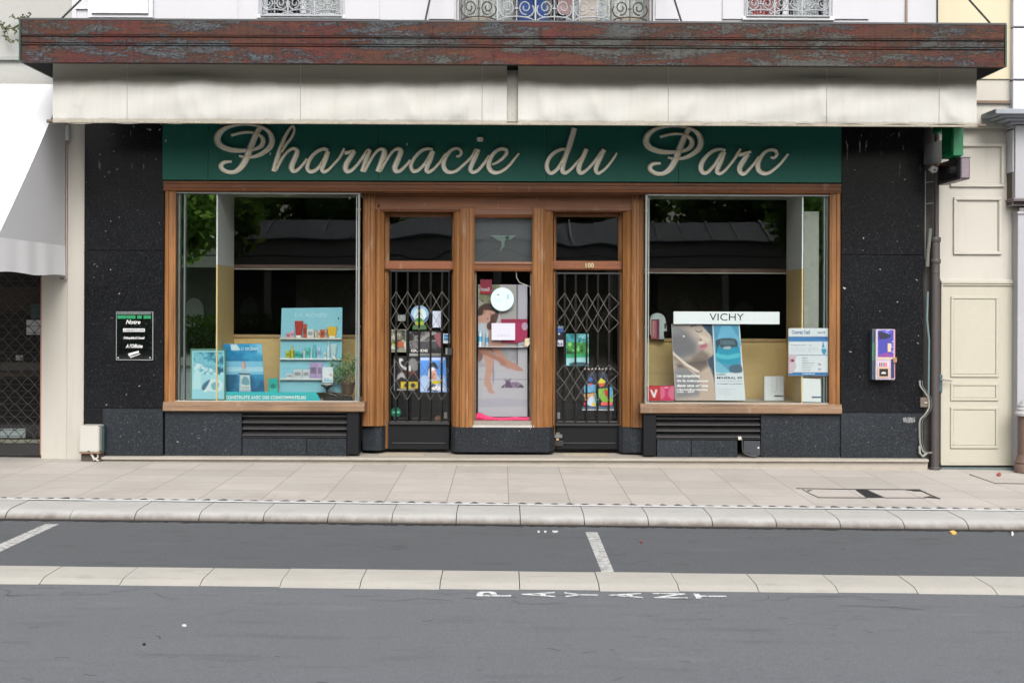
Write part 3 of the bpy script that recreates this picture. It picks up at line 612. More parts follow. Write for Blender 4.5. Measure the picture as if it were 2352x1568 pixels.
# ------------------------------------------------------------------ wooden front
PRF = [(0, .012), (.10, .022), (.14, .006), (.38, .006), (.42, .016), (.60, .016), (.64, .004), (.88, .004), (.92, .018), (1, .010)]
def vpost(b, px0, px1, py0, py1, Y, d, m, prof=PRF):
    x0, x1, z0, z1 = RX(px0, py0, px1, py1, Y); q = [(x0, Y + d)] + [(x0 + (x1 - x0) * u, Y - p) for u, p in prof] + [(x1, Y + d)]; b.vprism(q, z0, z1, m)
def hrail(b, px0, px1, py0, py1, Y, d, m, prof=((0, .014), (.25, .02), (.3, .005), (.7, .005), (.75, .018), (1, .012))):
    x0, x1, z0, z1 = RX(px0, py0, px1, py1, Y); q = [(Y + d, z1)] + [(Y - p, z1 - (z1 - z0) * u) for u, p in prof] + [(Y + d, z0)]; b.xprism(q, x0, x1, m)
b = MB()
hrail(b, 376, 1932, 419.5, 441, -.05, .10, WOODH); hrail(b, 404, 1904, 437, 444, -.03, .06, WOODH, ((0, .0), (1, .0)))
b.build('top_rail', BLD)
b = MB(); hrail(b, 835, 1476, 438, 482, .17, .12, WOODH, ((0, .0), (.2, .012), (.25, .0), (.9, .0), (1, .006)))
vpost(b, 833, 861, 442, 978, .16, .20, WOOD); vpost(b, 861, 881, 470, 978, .19, .20, WOOD, ((0, .0), (.3, .02), (.5, .02), (1, -.03)))
vpost(b, 1041, 1057, 470, 981, .19, .2, WOOD, ((0, -.03), (.5, .012), (1, .0))); vpost(b, 1057, 1089, 478, 981, .16, .2, WOOD)
vpost(b, 1222, 1251, 478, 981, .16, .2, WOOD); vpost(b, 1251, 1270, 470, 981, .19, .2, WOOD, ((0, .0), (.5, .012), (1, -.03)))
vpost(b, 1431, 1450, 470, 980, .19, .20, WOOD, ((0, -.03), (.5, .02), (1, .0))); vpost(b, 1450, 1479, 442, 981, .16, .20, WOOD)
hrail(b, 862, 1056, 470, 486, .19, .16, WOODH); hrail(b, 1252, 1449, 470, 486, .19, .16, WOODH)
hrail(b, 1087, 1224, 481, 500, .17, .16, WOODH, ((0, .0), (.6, .012), (1, -.02)))
b.build('entrance_frame', BLD)
# doors
def door(pa, pb, gate, pit):
    Y = .36; b = MB(); t0, t1, g0, g1 = gate
    vpost(b, pa, t0, 486, 1030, Y, .1, WOOD, ((0, 0), (.6, 0), (1, -.02))); vpost(b, t1, pb, 486, 1030, Y, .1, WOOD, ((0, -.02), (.4, 0), (1, 0)))
    hrail(b, t0, t1, 484, 498, Y, .1, WOODH, ((0, 0), (.7, 0), (1, -.02))); hrail(b, t0 - 12, t1 + 8, 599, 620, Y - .04, .14, WOODR, ((0, .0), (.12, .014), (.85, .014), (1, .0)))
    b.rbox(g0 - 4, 622, t0, 968, Y + .03, .05, BLACKM)
    d = b.build('door', BLD, bevel=.002)
    k = MB(); x0, x1, z0, z1 = RX(g0 + 3, 968, g1 - 3, 1030, Y); k.box(x0, x1, Y - .02, Y + .04, z0, z1, DP)
    for (a, c, e, g) in ((x0 + .05, x1 - .04, z0 + .065, z0 + .075), (x0 + .05, x1 - .04, z1 - .03, z1 - .022), (x0, x1, z1 - .006, z1 + .012)): k.box(a, c, Y - .032, Y - .018, e, g, M('worn_black_edge', (.035, .034, .033), .5))
    k.build('kick_panel', d)
    g = MB(); g.rbox(t0, 497, t1, 599, Y + .03, .006, GLASSD); g.build('transom_pane', d)
    g = MB(); g.rbox(g0, 621, g1, 969, Y + .07, .006, GLASSD); g.build('glass', d)
    return d
D1 = door(880, 1043, (893, 1037, 889, 1034), 0); D2 = door(1271, 1433, (1277, 1420, 1276, 1424), 0)
def gate(d, bars, ylo, yhi, rows, x0, x1, lo):
    Y = .325; b = MB(); z0, z1 = P(950, yhi, Y).z, P(950, ylo, Y).z; X = [P(p, 800, Y).x for p in bars]
    for x in X: b.box(x - .011, x + .011, Y - .012, Y + .012, z0, z1, GRILM)
    a, c = P(x0, 800, Y).x, P(x1, 800, Y).x
    for x in (a, c): b.box(x - .009, x + .009, Y - .01, Y + .01, z0, z1, GRILM)
    b.box(a - .01, c + .01, Y - .02, Y + .02, z0 - .03, z0 - .001, DARKM); b.box(a - .01, c + .01, Y - .02, Y + .02, z1, z1 + .02, DARKM)
    g = b.build('folding_gate', d)
    xs = [a] + X + [c]
    for ys in rows:
        m = MB()
        for y0, y1 in zip(ys, ys[1:]):
            za, zb = P(950, y0, Y).z, P(950, y1, Y).z; zm = (za + zb) / 2
            for i, (u, w) in enumerate(zip(xs, xs[1:])):
                half = i in (0, len(xs) - 2)
                for k, (p, q) in enumerate((((u, za), (w, zb)), ((u, zb), (w, za)))):
                    if half:
                        inner, edge = (w, u) if i == 0 else (u, w); p, q = ((inner, za), (edge, zm)) if k == 0 else ((inner, zb), (edge, zm))
                    yy = Y - .017 - .005 * k; n = Vector((q[0] - p[0], 0, q[1] - p[1])).normalized() * .0027; n = Vector((-n.z, 0, n.x))
                    V = [(p[0] + n.x * s, yy + o, p[1] + n.z * s) for s in (-1, 1) for o in (0, .004)] + [(q[0] + n.x * s, yy + o, q[1] + n.z * s) for s in (-1, 1) for o in (0, .004)]
                    m.add(V, [(0, 1, 3, 2), (4, 6, 7, 5), (0, 4, 5, 1), (2, 3, 7, 6), (0, 2, 6, 4), (1, 5, 7, 3)], LATM)
        m.build('lattice', g)
gate(D1, (909.8, 936.1, 962.6, 989, 1014.8), 624, 968, ((670, 714, 758), (829, 873, 917)), 897, 1031, 0)
gate(D2, (1296.6, 1321.8, 1347.5, 1372.8, 1398.5), 628, 970, ((672, 717.5, 761), (836, 877, 918)), 1279, 1421, 0)
b = MB(); b.rbox(888, 430, 935, 500, .30, .06, BLACKM, Z5); b.rbox(862, 428, 886, 495, .305, .03, M('steel_lock', (.2, .2, .2), .4, .7), Z5); b.build('lock', D1, bevel=.003)
b = MB(); b.rbox(468, 1275, 545, 1312, .318, .02, M('steel_lock', (.2, .2, .2), .4, .7), Z6); b.rbox(485, 1256, 520, 1275, .318, .02, M('steel_lock', (.2, .2, .2), .4, .7), Z6); b.rbox(472, 1340, 550, 1388, .32, .02, DARKM, Z6)
b.rbox(484, 1315, 514, 1336, .30, .04, M('brass', (.6, .45, .25), .35, .7), Z6); b.build('lock', D2, bevel=.003)
b = MB(); b.ptext(Z6, '120', 388, 0, 1, 1, 0, BLACKM) if 0 else None
NUMM = M('house_number_metal', (.06, .05, .04), .4, .6); YN = .30
nb = MB(); V, Fc = text_mesh('100', .03); a, c, e, g = RX(*fr(F(1900, 680, .35714), 828, 855, 915, 908), YN)
nb.box(a - .005, c + .005, YN, YN + .012, e - .004, g + .004, M('number_plate_wood', (.12, .07, .035)))
nb.add([(a + (c - a) * u, YN - .002, e + (g - e) * w) for u, w in V], Fc, M('number_brass', (.50, .40, .22), .4, .5)); nb.build('house_number', D2)
# centre window
b = MB(); Y = .20
hrail(b, 1087, 1224, 601, 623, Y - .02, .1, WOODH); b.rbox(1086, 966, 1224, 981, Y - .03, .15, M('worn_window_ledge', (.22, .20, .18), .6)); b.rbox(1084, 976, 1227, 981.5, Y - .055, .03, M('pale_trim', (.42, .40, .38), .6))
for x0 in (1089, 1217): b.rbox(x0, 624, x0 + 5, 967, Y + .02, .05, M('dull_brown_trim', (.12, .085, .055)))
CW = b.build('centre_window', BLD, bevel=.002)
g = MB(); g.rbox(1088, 499, 1223, 601, Y + .04, .006, GLASSD); g.build('transom_pane', CW)
g = MB(); g.rbox(1088, 499, 1223, 601, Y + .10, .02, M('grey_panel_behind_transom', (.085, .09, .095), .7)); g.build('transom_panel', CW)
g = MB(); g.rbox(1094, 624, 1217, 967, Y + .05, .006, GLASS); g.build('glass', CW)
# display windows
def display(px0, px1, pyt, pyb, side, pm0, pm1, ps0, ps1, yg):
    """px0..px1 the outer frame; side=-1 left window (mirror on its left)"""
    Y = -.03; b = MB(); f0, f1 = (px0, px0 + 25) if side < 0 else (px1 - 25, px1)
    PV = ((0, .0), (.12, .016), (.35, .020), (.42, .006), (.8, .002), (.86, .014), (1, .006))
    vpost(b, f0, f1, pyt - 16, pyb + 8, Y, .13, WOOD, PV if side < 0 else [(1 - u, p) for u, p in PV][::-1])
    x0, x1, z0, z1 = RX(px0, pyb, px1, pyb + 23, Y)
    xe0, xe1 = (x0, x1) if side < 0 else (x0, x1)
    w = b.build('display_window', BLD)
    s = MB(); s.xprism([(.24, z1), (Y - .005, z1), (Y - .03, z1 - .012), (Y - .03, z1 - .035), (Y - .045, z1 - .045), (Y - .045, z0 + .012), (Y - .02, z0), (.24, z0)], x0 - .01, x1 + .01, SILLW); s.build('sill', w, bevel=.002)
    gx0, gx1 = (px0 + 25, px1 - 12) if side < 0 else (px0 + 12, px1 - 25)
    g = MB(); a, c, e, h = RX(gx0, pyt, gx1, pyb, 0); g.box(a, c, 0.0, .006, e, h, GLASS)
    cx = c if side < 0 else a; g.box(cx - .003, cx + .003, .012, .20, e, h, GLASS); g.build('glass', w)
    c_ = MB(); xx = cx; c_.box(xx - .012, xx + .012, -.012, .010, e, h, ALU); c_.box(a, c, -.012, -.001, h - .012, h + .004, ALU)
    c_.box(a, c, -.014, -.001, e - .004, e + .012, M('pale_bead', (.40, .38, .35), .6))
    c_.box(xx - side * -.03 - .004, xx - side * -.03 + .004, .012, .022, e, h - .03, M('white_cable', (.65, .65, .62)))
    for k in range(4): c_.box(xx - .02, xx + .02, -.016, .02, e + (h - e) * (.08 + k * .28), e + (h - e) * (.08 + k * .28) + .012, ALU)
    c_.build('corner_bead', w)
    # back of the display at depth 0.9
    YB = .92; bb = MB(); bx0, bx1, bz0, bz1 = RX(ps0 if side < 0 else px0 + 8, yg, (px1 - 8) if side < 0 else ps0, pyb - 3, YB)
    fl = z1 - .004
    bb.box(bx0, bx1, YB, YB + .02, fl, bz1, YBOARD); bb.box(bx0, bx1, YB - .02, YB + .05, bz1, bz1 + .035, M('tan_ledge', (.40, .26, .13), .5)); bb.build('back_panel', w)
    # floor and ceiling, side board
    ff = MB(); sxm = P(ps1, 700, .03).x
    xin0, xin1 = (P(px0, 700, .05).x, cx - .004) if side < 0 else (cx + .004, P(px1, 700, .05).x)
    ff.box(xin0, xin1, .012, YB, fl - .04, fl, M('display_floor', (.55, .50, .42), .6)); ff.build('display_floor', w)
    ff = MB(); ff.box(xin0, xin1, .012, YB, h + .02, h + .05, M('pale_ceiling', (.5, .5, .48), .8)); ff.build('ceiling', w)
    sb = MB(); xf = P(ps1, 700, .03).x; xbk = P(ps0, 700, YB).x; zc = P(ps1, 608 + (9 if side > 0 else 0), .03).z
    q = [(xf, .02), (xf + side * .016, .02), (xbk + side * .016, YB), (xbk, YB)]
    sb.vprism(q, fl, zc, M('tan_side_board', (.80, .60, .30), .6, var=.05)); sb.vprism(q, zc + .001, h + .02, GBOARD); sb.build('side_panel', w)  # tan lighter than the back board: weak light made up in the colour
    mm = MB(); ma, mc_, me_, mh = RX(pm0, pyt, pm1, pyb, .06); mm.box(ma, mc_, .06, .07, fl, h, MIRR)
    if side > 0: mm.box(P(1846, 700, .05).x, P(1880, 700, .05).x, .045, .058, fl, P(1860, 486, .05).z, M('grey_reflection', (.30, .31, .28), .7, var=.15, ns=2))  # grey strip on the mirror, painted in as a column's reflection
    for k in (0, 1):
        xk = P((412, 424)[k] if side < 0 else (1893, 1899)[k], 700, .04).x; mm.box(xk - .010, xk + .008, .03, .05, fl, h, ALU)
    mm.build('mirror', w)
    bp = MB(); bp.box(min(ma, mc_) - .1, max(ma, mc_) + .1, .09, 1.3, fl, h, ROOMD) if 0 else None
    rr = MB(); ra, rc, re, rh = RX(ps0 if side < 0 else px0 + 8, 608 if side < 0 else 617, (px1 - 8) if side < 0 else ps0, 617 if side < 0 else 626, YB); rr.box(ra, rc, YB, YB + .03, re, rh, M('dark_red_rail', (.065, .022, .014), .5)); rr.box(ra, rc, YB - .006, YB + .02, re - .012, re - .001, M('pale_track', (.35, .33, .30), .5)); rr.build('rail', w)
    return w, fl, h, YB
DW1, FL1, HT1, YB = display(378, 836, 443, 922, -1, 404, 498, 537, 500, 775)
DW2, FL2, HT2, _ = display(1472, 1930, 448, 927, 1, 1844, 1904, 1806, 1841, 784)
# ================================================================== sign
YS = -.10
t = thing('shop_sign', 'dark green fascia board with raised cursive lettering above the windows', 'shop sign', P(1153, 418, YS))
b = MB(); xs = [P(p, 350, YS).x for p in (373, 478, 869, 1255, 1559, 1933)]; zA, zB = P(1153, 416, YS).z, 4.42
for a, c in zip(xs, xs[1:]): b.box(a + .0012, c - .0012, YS, .019, zA, zB, GREENB)
b.build('board', t, bevel=.002)
def conv(o, k): return lambda x, y: ((o[0] + x * k) * .6125, (o[1] + y * k) * .6125)
A = ((780, 460), .17007); B = ((1150, 460), .17007); Cc = ((1550, 460), .17007); Dd = ((2020, 460), .17007); Ff = ((2600, 460), .17007)
Pst = [[(520, 285, 60), (700, 235, 60), (900, 215, 60), (1050, 240, 60), (1180, 310, 85), (1222, 400, 110), (1190, 500, 110), (1080, 575, 80), (900, 612, 75), (700, 620, 95), (500, 600, 110), (330, 540, 120), (240, 460, 135), (212, 350, 140), (260, 230, 130), (400, 120, 90), (600, 65, 60), (800, 45, 45), (1000, 60, 48), (1180, 100, 65), (1340, 195, 100), (1405, 320, 122), (1415, 420, 130), (1370, 540, 125), (1250, 650, 105), (1100, 730, 85), (950, 765, 65), (800, 762, 60), (695, 738, 50)],
       [(1160, 115, 110), (1080, 230, 115), (1000, 420, 130), (920, 620, 140), (850, 800, 140), (740, 980, 130), (600, 1085, 100), (450, 1092, 92), (335, 1035, 100), (295, 960, 110), (345, 890, 90), (440, 868, 68), (530, 868, 58)]]
WORDS = [('Pharmacie', [(A, Pst + [
    [(1620, 660, 70), (1720, 500, 68), (1840, 340, 62), (1905, 190, 58), (1885, 85, 50), (1800, 150, 62), (1700, 330, 80), (1620, 530, 98), (1540, 760, 108), (1452, 1080, 110)],
    [(1500, 1050, 80), (1600, 860, 70), (1700, 710, 65), (1800, 612, 68), (1900, 575, 80), (1968, 615, 100), (1958, 710, 115), (1890, 860, 120), (1850, 990, 125), (1880, 1068, 100), (1960, 1060, 80), (2080, 950, 65), (2190, 800, 60)]]),
   (B, [[(480, 620, 70), (380, 585, 75), (240, 640, 75), (110, 760, 80), (40, 900, 90), (20, 1010, 90), (70, 1080, 90), (170, 1070, 85), (280, 980, 75), (380, 830, 80), (450, 665, 80)],
    [(475, 640, 88), (430, 800, 100), (370, 950, 100), (345, 1045, 100), (400, 1088, 80), (500, 1030, 65), (620, 900, 60), (720, 790, 60), (790, 665, 65), (830, 570, 50)],
    [(840, 680, 80), (960, 650, 80), (1060, 622, 70)], [(1060, 630, 90), (980, 750, 110), (890, 890, 120), (860, 1010, 120), (900, 1080, 100), (1000, 1050, 75), (1120, 930, 70), (1230, 780, 70), (1330, 640, 70), (1390, 590, 60)],
    [(1400, 600, 90), (1320, 800, 110), (1228, 1085, 100)], [(1270, 1085, 80), (1370, 900, 70), (1480, 720, 65), (1580, 612, 65), (1680, 590, 90), (1718, 660, 130), (1665, 850, 140), (1570, 1085, 110)],
    [(1620, 1075, 80), (1720, 900, 70), (1850, 700, 65), (1950, 602, 70), (2040, 585, 90), (2078, 645, 120), (2010, 830, 120), (1950, 980, 125), (1970, 1068, 110), (2060, 1068, 80), (2180, 960, 65), (2290, 830, 60)]]),
   (Cc, [[(430, 600, 60), (330, 580, 65), (190, 620, 70), (70, 730, 75), (-20, 870, 80), (-50, 980, 90), (0, 1070, 90), (100, 1060, 80), (220, 950, 70), (330, 800, 75), (400, 655, 70)],
    [(440, 630, 88), (380, 800, 108), (310, 960, 110), (290, 1060, 95), (350, 1090, 80), (470, 1010, 65), (600, 860, 60), (720, 690, 60)],
    [(950, 740, 50), (1010, 742, 55), (1058, 670, 70), (1028, 602, 70), (950, 572, 65), (840, 612, 70), (740, 720, 85), (680, 850, 100), (670, 970, 110), (730, 1070, 100), (840, 1100, 80), (960, 1060, 70), (1080, 960, 65), (1200, 850, 65), (1300, 740, 65), (1380, 595, 70)],
    [(1430, 595, 105), (1370, 750, 110), (1290, 930, 110), (1260, 1040, 105), (1320, 1098, 85), (1430, 1050, 75), (1560, 900, 70), (1680, 735, 70)], [(1472, 330, 120), (1472, 372, 150), (1470, 420, 110)],
    [(1740, 930, 50), (1850, 880, 60), (1970, 790, 70), (2048, 690, 80), (2048, 612, 80), (1950, 582, 75), (1830, 630, 80), (1730, 740, 95), (1670, 880, 110), (1670, 1000, 110), (1740, 1088, 100), (1850, 1110, 80), (1990, 1050, 70), (2120, 940, 65), (2240, 790, 55), (2330, 685, 45)]])]),
 ('du', [(Dd, [[(590, 590, 55), (480, 600, 70), (340, 670, 80), (230, 790, 90), (180, 930, 100), (200, 1060, 100), (280, 1118, 85), (400, 1040, 85), (500, 900, 90), (570, 760, 90)],
    [(788, 130, 125), (730, 330, 125), (660, 560, 120), (590, 760, 110), (530, 960, 115), (530, 1080, 110), (600, 1108, 85), (700, 1040, 70), (830, 900, 65), (940, 770, 65), (1040, 585, 70)],
    [(1050, 585, 105), (990, 730, 110), (910, 900, 115), (880, 1040, 110), (930, 1118, 90), (1040, 1060, 70), (1180, 920, 70), (1320, 740, 75), (1430, 595, 88)],
    [(1440, 605, 98), (1380, 740, 100), (1300, 900, 105), (1260, 1040, 105), (1310, 1118, 80), (1420, 1060, 65), (1540, 940, 60), (1650, 790, 62), (1722, 675, 45)]])]),
 ('Parc', [(((2386.4, 466), .17007), Pst), (Ff, [[(700, 620, 60), (600, 592, 60), (450, 620, 75), (310, 720, 85), (200, 860, 105), (160, 1000, 110), (200, 1098, 100), (290, 1108, 85), (400, 1010, 80), (510, 870, 80), (600, 710, 80), (650, 665, 70)],
    [(680, 655, 80), (620, 820, 100), (540, 990, 110), (520, 1090, 100), (590, 1128, 80), (700, 1050, 65), (820, 910, 65), (930, 760, 70), (1030, 585, 60)],
    [(980, 720, 80), (1120, 690, 80), (1260, 642, 65)], [(1200, 700, 100), (1100, 840, 120), (1020, 980, 125), (1020, 1080, 110), (1100, 1138, 90), (1200, 1060, 70), (1340, 900, 65), (1440, 760, 60)],
    [(1700, 760, 50), (1770, 780, 60), (1838, 700, 75), (1800, 622, 75), (1700, 602, 70), (1580, 650, 75), (1480, 770, 90), (1420, 910, 110), (1430, 1040, 110), (1520, 1118, 95), (1640, 1118, 80), (1780, 1030, 70), (1930, 890, 65), (2030, 760, 60), (2083, 695, 45)]])])]
si = 0; DKB = M('dark_letter_channel', (.10, .065, .035), .5)
for word, blocks in WORDS:
    sh, gd = MB(), MB()
    for (org, k), strokes in blocks:
        cv = conv(org, k); u = k * .6125 / 200
        for st in strokes:
            si += 1; pts = cr(st, 5); Q = []
            for x, y, w in pts:
                p = P(*cv(x, y), YS); Q.append((p.x, p.z, max(w, 34) * u * .50))
            eps = .0006 * (si % 7); L = len(Q)
            rows = []; grow = []
            for i, (x, z, w) in enumerate(Q):
                a = Q[max(0, i - 1)]; c = Q[min(L - 1, i + 1)]; dx, dz = c[0] - a[0], c[1] - a[1]; l = math.hypot(dx, dz) or 1; nx, nz = -dz / l, dx / l
                if nx > 0: pass
                rows.append([(x + nx * w * s, YS - h - eps, z + nz * w * s) for s, h in ((-1, .0), (-1, .030), (-.88, .036), (-.74, .026), (.74, .026), (.88, .036), (1, .030), (1, .0))])
                sg = (.10, .42) if True else 0
                grow.append([(x + nx * w * s, YS - h - eps, z + nz * w * s) for s, h in ((.02, .027), (.06, .036), (.40, .036), (.44, .027))])
            m = len(rows[0]); V = [p for r in rows for p in r]
            sh.add(V, [(i * m + j, i * m + j + 1, (i + 1) * m + j + 1, (i + 1) * m + j) for i in range(L - 1) for j in range(m - 1)] + [tuple(range(m)), tuple((L - 1) * m + j for j in range(m))[::-1]], STEEL)
            for q in range(len(sh.m) - (L - 1) * (m - 1) - 2, len(sh.m)):
                j = (q - (len(sh.m) - (L - 1) * (m - 1) - 2)) % (m - 1)
                if j in (0, 6): sh.m[q] = sh.mi(BRONZ)
                if j in (2, 4): sh.m[q] = sh.mi(DKB)
            m = 4; V = [p for r in grow for p in r]
            gd.add(V, [(i * m + j, i * m + j + 1, (i + 1) * m + j + 1, (i + 1) * m + j) for i in range(L - 1) for j in range(3)] + [tuple(range(m)), tuple((L - 1) * m + j for j in range(m))[::-1]], GOLD)
    w = sh.build('lettering', t); gd.build('gilded_rib', w)

# ================================================================== canopy and awning
YF = -1.30
cn = thing('canopy', 'long rusty metal canopy with flaking paint over the shop front', 'canopy', (0, YF / 2, 4.45))
cx0, cx1 = P(46, 95, YF).x, P(2310, 105, YF).x
zb = P(1176, 149.5, YF).z; ztp = P(1176, 52.5, YF).z; H = ztp - zb
pr = [(0, 0), (0, -.012), (.02, -.02), (.335, -.02), (.34, -.008), (.365, -.03), (.375, -.03), (.38, -.008), (.40, -.014), (.53, -.014), (.54, .004), (.565, -.030), (.585, -.030), (.59, -.010), (.62, -.018), (.955, -.018), (.965, -.034), (1.0, -.034)]
b = MB(); q = [(YF + d, ztp - u * H) for u, d in pr[1:]] ; b.xprism([(YF + .04, ztp)] + q + [(YF + .04, zb)], cx0 + .02, cx1 - .02, RUST); b.build('fascia', cn)
b = MB(); b.box(cx0, cx1, YF + .041, .0, ztp - .05, ztp + .005, M('canopy_sheet', (.010, .010, .011), .8, spec=.05)); b.box(cx0, cx1, YF - .02, YF + .04, ztp + .001, ztp + .02, M('dark_flashing', (.05, .05, .055), .5)); b.build('top_sheet', cn)
for x0, x1 in ((cx0 + .019, cx0 + .10), (cx1 - .10, cx1 - .019)):
    b = MB(); b.box(x0, x1, YF - .006, YF + .03, zb + .02, ztp - .02, M('dark_rusty_end', (.035, .028, .024), .8, var=.5, ns=9)); b.build('end_frame', cn)
GE = M('dark_green_edge', (.010, .045, .030), .5)
for x0, x1 in ((cx0, cx0 + .018), (cx1 - .018, cx1)):
    b = MB(); b.box(x0, x1, YF - .035, .0, zb, ztp, GE); b.build('end_plate', cn)
b = MB(); b.box(cx0 + .02, cx1 - .02, YF + .041, .0, zb + .001, zb + .03, M('dark_soffit', (.006, .006, .0065), .8, spec=.05)); b.build('soffit', cn)
for (xa, ya, xb_, yb_) in ((186, 0, 120, 64), (988, -4, 976, 51), (1549, 0, 1566, 53), (2224, -2, 2277, 57)):
    p1 = P(xb_, yb_, YF + .15); d = P(xa, ya, -.75); k = (0 - p1.y) / (d.y - p1.y); p2 = p1 + (d - p1) * k
    b = MB(); b.tube([p1, p2], .011, BLACKM, 8); b.build('stay_rod', cn)
aw = thing('pharmacy_awning', 'closed off-white fabric awning with stained hem hanging below the rusty canopy', 'awning', (0, -1.1, P(1176, 284, -1.12).z))
def fabric(pa, pb, ph, y_in, name='fabric', top=150):
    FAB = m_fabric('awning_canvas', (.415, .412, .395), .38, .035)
    b = MB(); nx, nz = 110, 26; ztop = zb + .002; V = []
    rnd = random.Random(ph * 13)
    folds = [(rnd.uniform(.05, .95), rnd.uniform(.02, .05), rnd.uniform(-.5, .5), rnd.uniform(.012, .034)) for _ in range(9)]
    for j in range(nz + 1):
        t = j / nz
        for i in range(nx + 1):
            u = i / nx; pbot = P(pa + (pb - pa) * u, 283.5 + (pa + (pb - pa) * u - 121) * .0012, -1.12)
            wob = .5 + .5 * math.sin(u * 9 + ph) * math.cos(u * 4.1 + ph * 2); s = .20 + .05 * math.sin(u * 7 + ph * 3) + .03 * math.sin(u * 17)
            if t < s: y = -1.24 + .22 * math.sin(t / s * math.pi / 2)
            else: k = (t - s) / (1 - s); y = -1.02 - .10 * k - (.022 + .02 * wob) * math.sin(k * math.pi) ** .8 * min(1, min(u, 1 - u) * 12) - .010 * math.sin((u * 3.1 + t * .8 + ph) * 9) * math.sin(k * math.pi) * (.4 + wob)
            for fu, fw, fs, fa in folds: y -= fa * math.exp(-((u - fu - fs * (t - .5) * .12) / fw / .35) ** 2) * math.sin(min(1, max(0, (t - s) / (1 - s))) * math.pi * .8) if t > s else 0
            if t > .85: kk = (t - .85) / .15; y = y * (1 - kk) + (-1.12) * kk
            z = ztop + (pbot.z - ztop) * t + (0.006 * math.sin(u * 60 + ph) * (t > .97))
            V.append((pbot.x * (y + 15) / 13.88, y + y_in, z))
    Fs = [(j * (nx + 1) + i, (j + 1) * (nx + 1) + i, (j + 1) * (nx + 1) + i + 1, j * (nx + 1) + i + 1) for j in range(nz) for i in range(nx)]
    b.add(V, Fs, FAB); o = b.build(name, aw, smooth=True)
    for u in ([.165, .55, .95] if ph == 1 else [.33, .68, .92]):      # sewn seams
        s = MB(); i = int(u * nx); s.tube([V[j * (nx + 1) + i][:1] + (V[j * (nx + 1) + i][1] + y_in * 0 - .001,) + V[j * (nx + 1) + i][2:] for j in range(nz + 1)], .0035, M('seam_thread', (.26, .25, .22), .9), 5); s.build('seam', o)
    return o
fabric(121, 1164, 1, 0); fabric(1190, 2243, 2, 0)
b = MB(); x0, x1, z0, z1 = RX(1160, 150, 1194, 279, -.98); b.box(x0, x1, -.97, -.955, z0, z1, M('canvas_strip', (.50, .49, .45), .9, var=.25, ns=3, stretch=(3, 1, .6))); b.build('joining_strip', aw)  # separate piece of canvas set behind the gap between the panels
b = MB(); hx0, hx1 = P(121, 284, -1.12).x, P(2245, 287, -1.12).x; zh = P(1176, 284.5, -1.13).z
b.box(hx0, hx1, -1.128, -1.112, zh - .012, zh + .010, M('hem_rail', (.34, .31, .25), .7, var=.6, ns=9)); b.build('hem_rail', aw, bevel=.003)
b = MB(); b.tube([(P(108, 284, -1.09).x, -1.09, zh + .008), (P(2263, 287, -1.09).x, -1.09, zh + .008)], .019, M('rusty_bar', (.10, .07, .05), .6, var=.3, ns=8), 12); b.build('front_bar', aw)
# awning of the shop on the left
na = thing('neighbour_awning', 'big plain white sloping awning of the next shop on the left', 'awning', (P(150, 600, 0).x, 0, 2))
NAF = m_fabric('white_awning_cloth', (.66, .67, .70), .05); xa = P(150, 600, 0).x; zt_, zs, zv = P(60, 194, -.02).z, P(150, 565, 0).z, P(150, 634, 0).z
yF = -2.02
b = MB(); V = []; nxs = 12
def top_y(k): return -.03 + (yF + .03) * k
for k in range(nxs + 1):
    t_ = k / nxs; V += [(xa - 3.4, top_y(t_), zt_ + (zs - zt_) * t_ - .05 * math.sin(t_ * math.pi)), (xa, top_y(t_), zt_ + (zs - zt_) * t_ - .03 * math.sin(t_ * math.pi))]
b.add(V, [(2 * k, 2 * k + 2, 2 * k + 3, 2 * k + 1) for k in range(nxs)], NAF); b.build('top_cloth', na, smooth=True)
b = MB(); q = [(top_y(k / nxs), zt_ + (zs - zt_) * k / nxs - .03 * math.sin(k / nxs * math.pi)) for k in range(nxs + 1)]
b.xprism(q + [(-.03, zs)], xa - .004, xa + .004, M('grey_white_cheek', (.62, .63, .66), .85, var=.05)); b.build('side_cheek', na)
b = MB(); V = []; n = 60
for k in range(n + 1):
    u = k / n; y = yF + (-.03 - yF) * u; f = .010 * math.sin(u * 21) * math.sin(u * math.pi)
    V += [(xa + .006, y, zs + .001), (xa + .012 + f, y, zv + .01 * math.sin(u * 9))]
b.add(V, [(2 * k, 2 * k + 1, 2 * k + 3, 2 * k + 2) for k in range(n)], M('white_valance', (.80, .81, .84), .85, var=.04)); V = []
for k in range(n + 1):
    u = k / n; x = xa + .004 - 3.4 * u; V += [(x, yF - .004, zs + .001), (x, yF - .008 + .006 * math.sin(u * 60), zv)]
b.add(V, [(2 * k, 2 * k + 1, 2 * k + 3, 2 * k + 2) for k in range(n)], M('white_valance', (.70, .71, .74))); b.build('valance', na, smooth=True)
b = MB(); b.rbox(149, 287, 157, 322, -.06, .06, WHITEP); b.rbox(148.5, 322, 153, 640, -.02, .02, M('brown_gap', (.20, .12, .09))); b.build('wall_rail', na, bevel=.004)
b = MB(); b.tube([(xa - .03, -.08, zv - .02), (xa, -.08, zv - .035), (xa + .01, -.08, zv - .02)], .008, PIPE); b.build('hook', na)

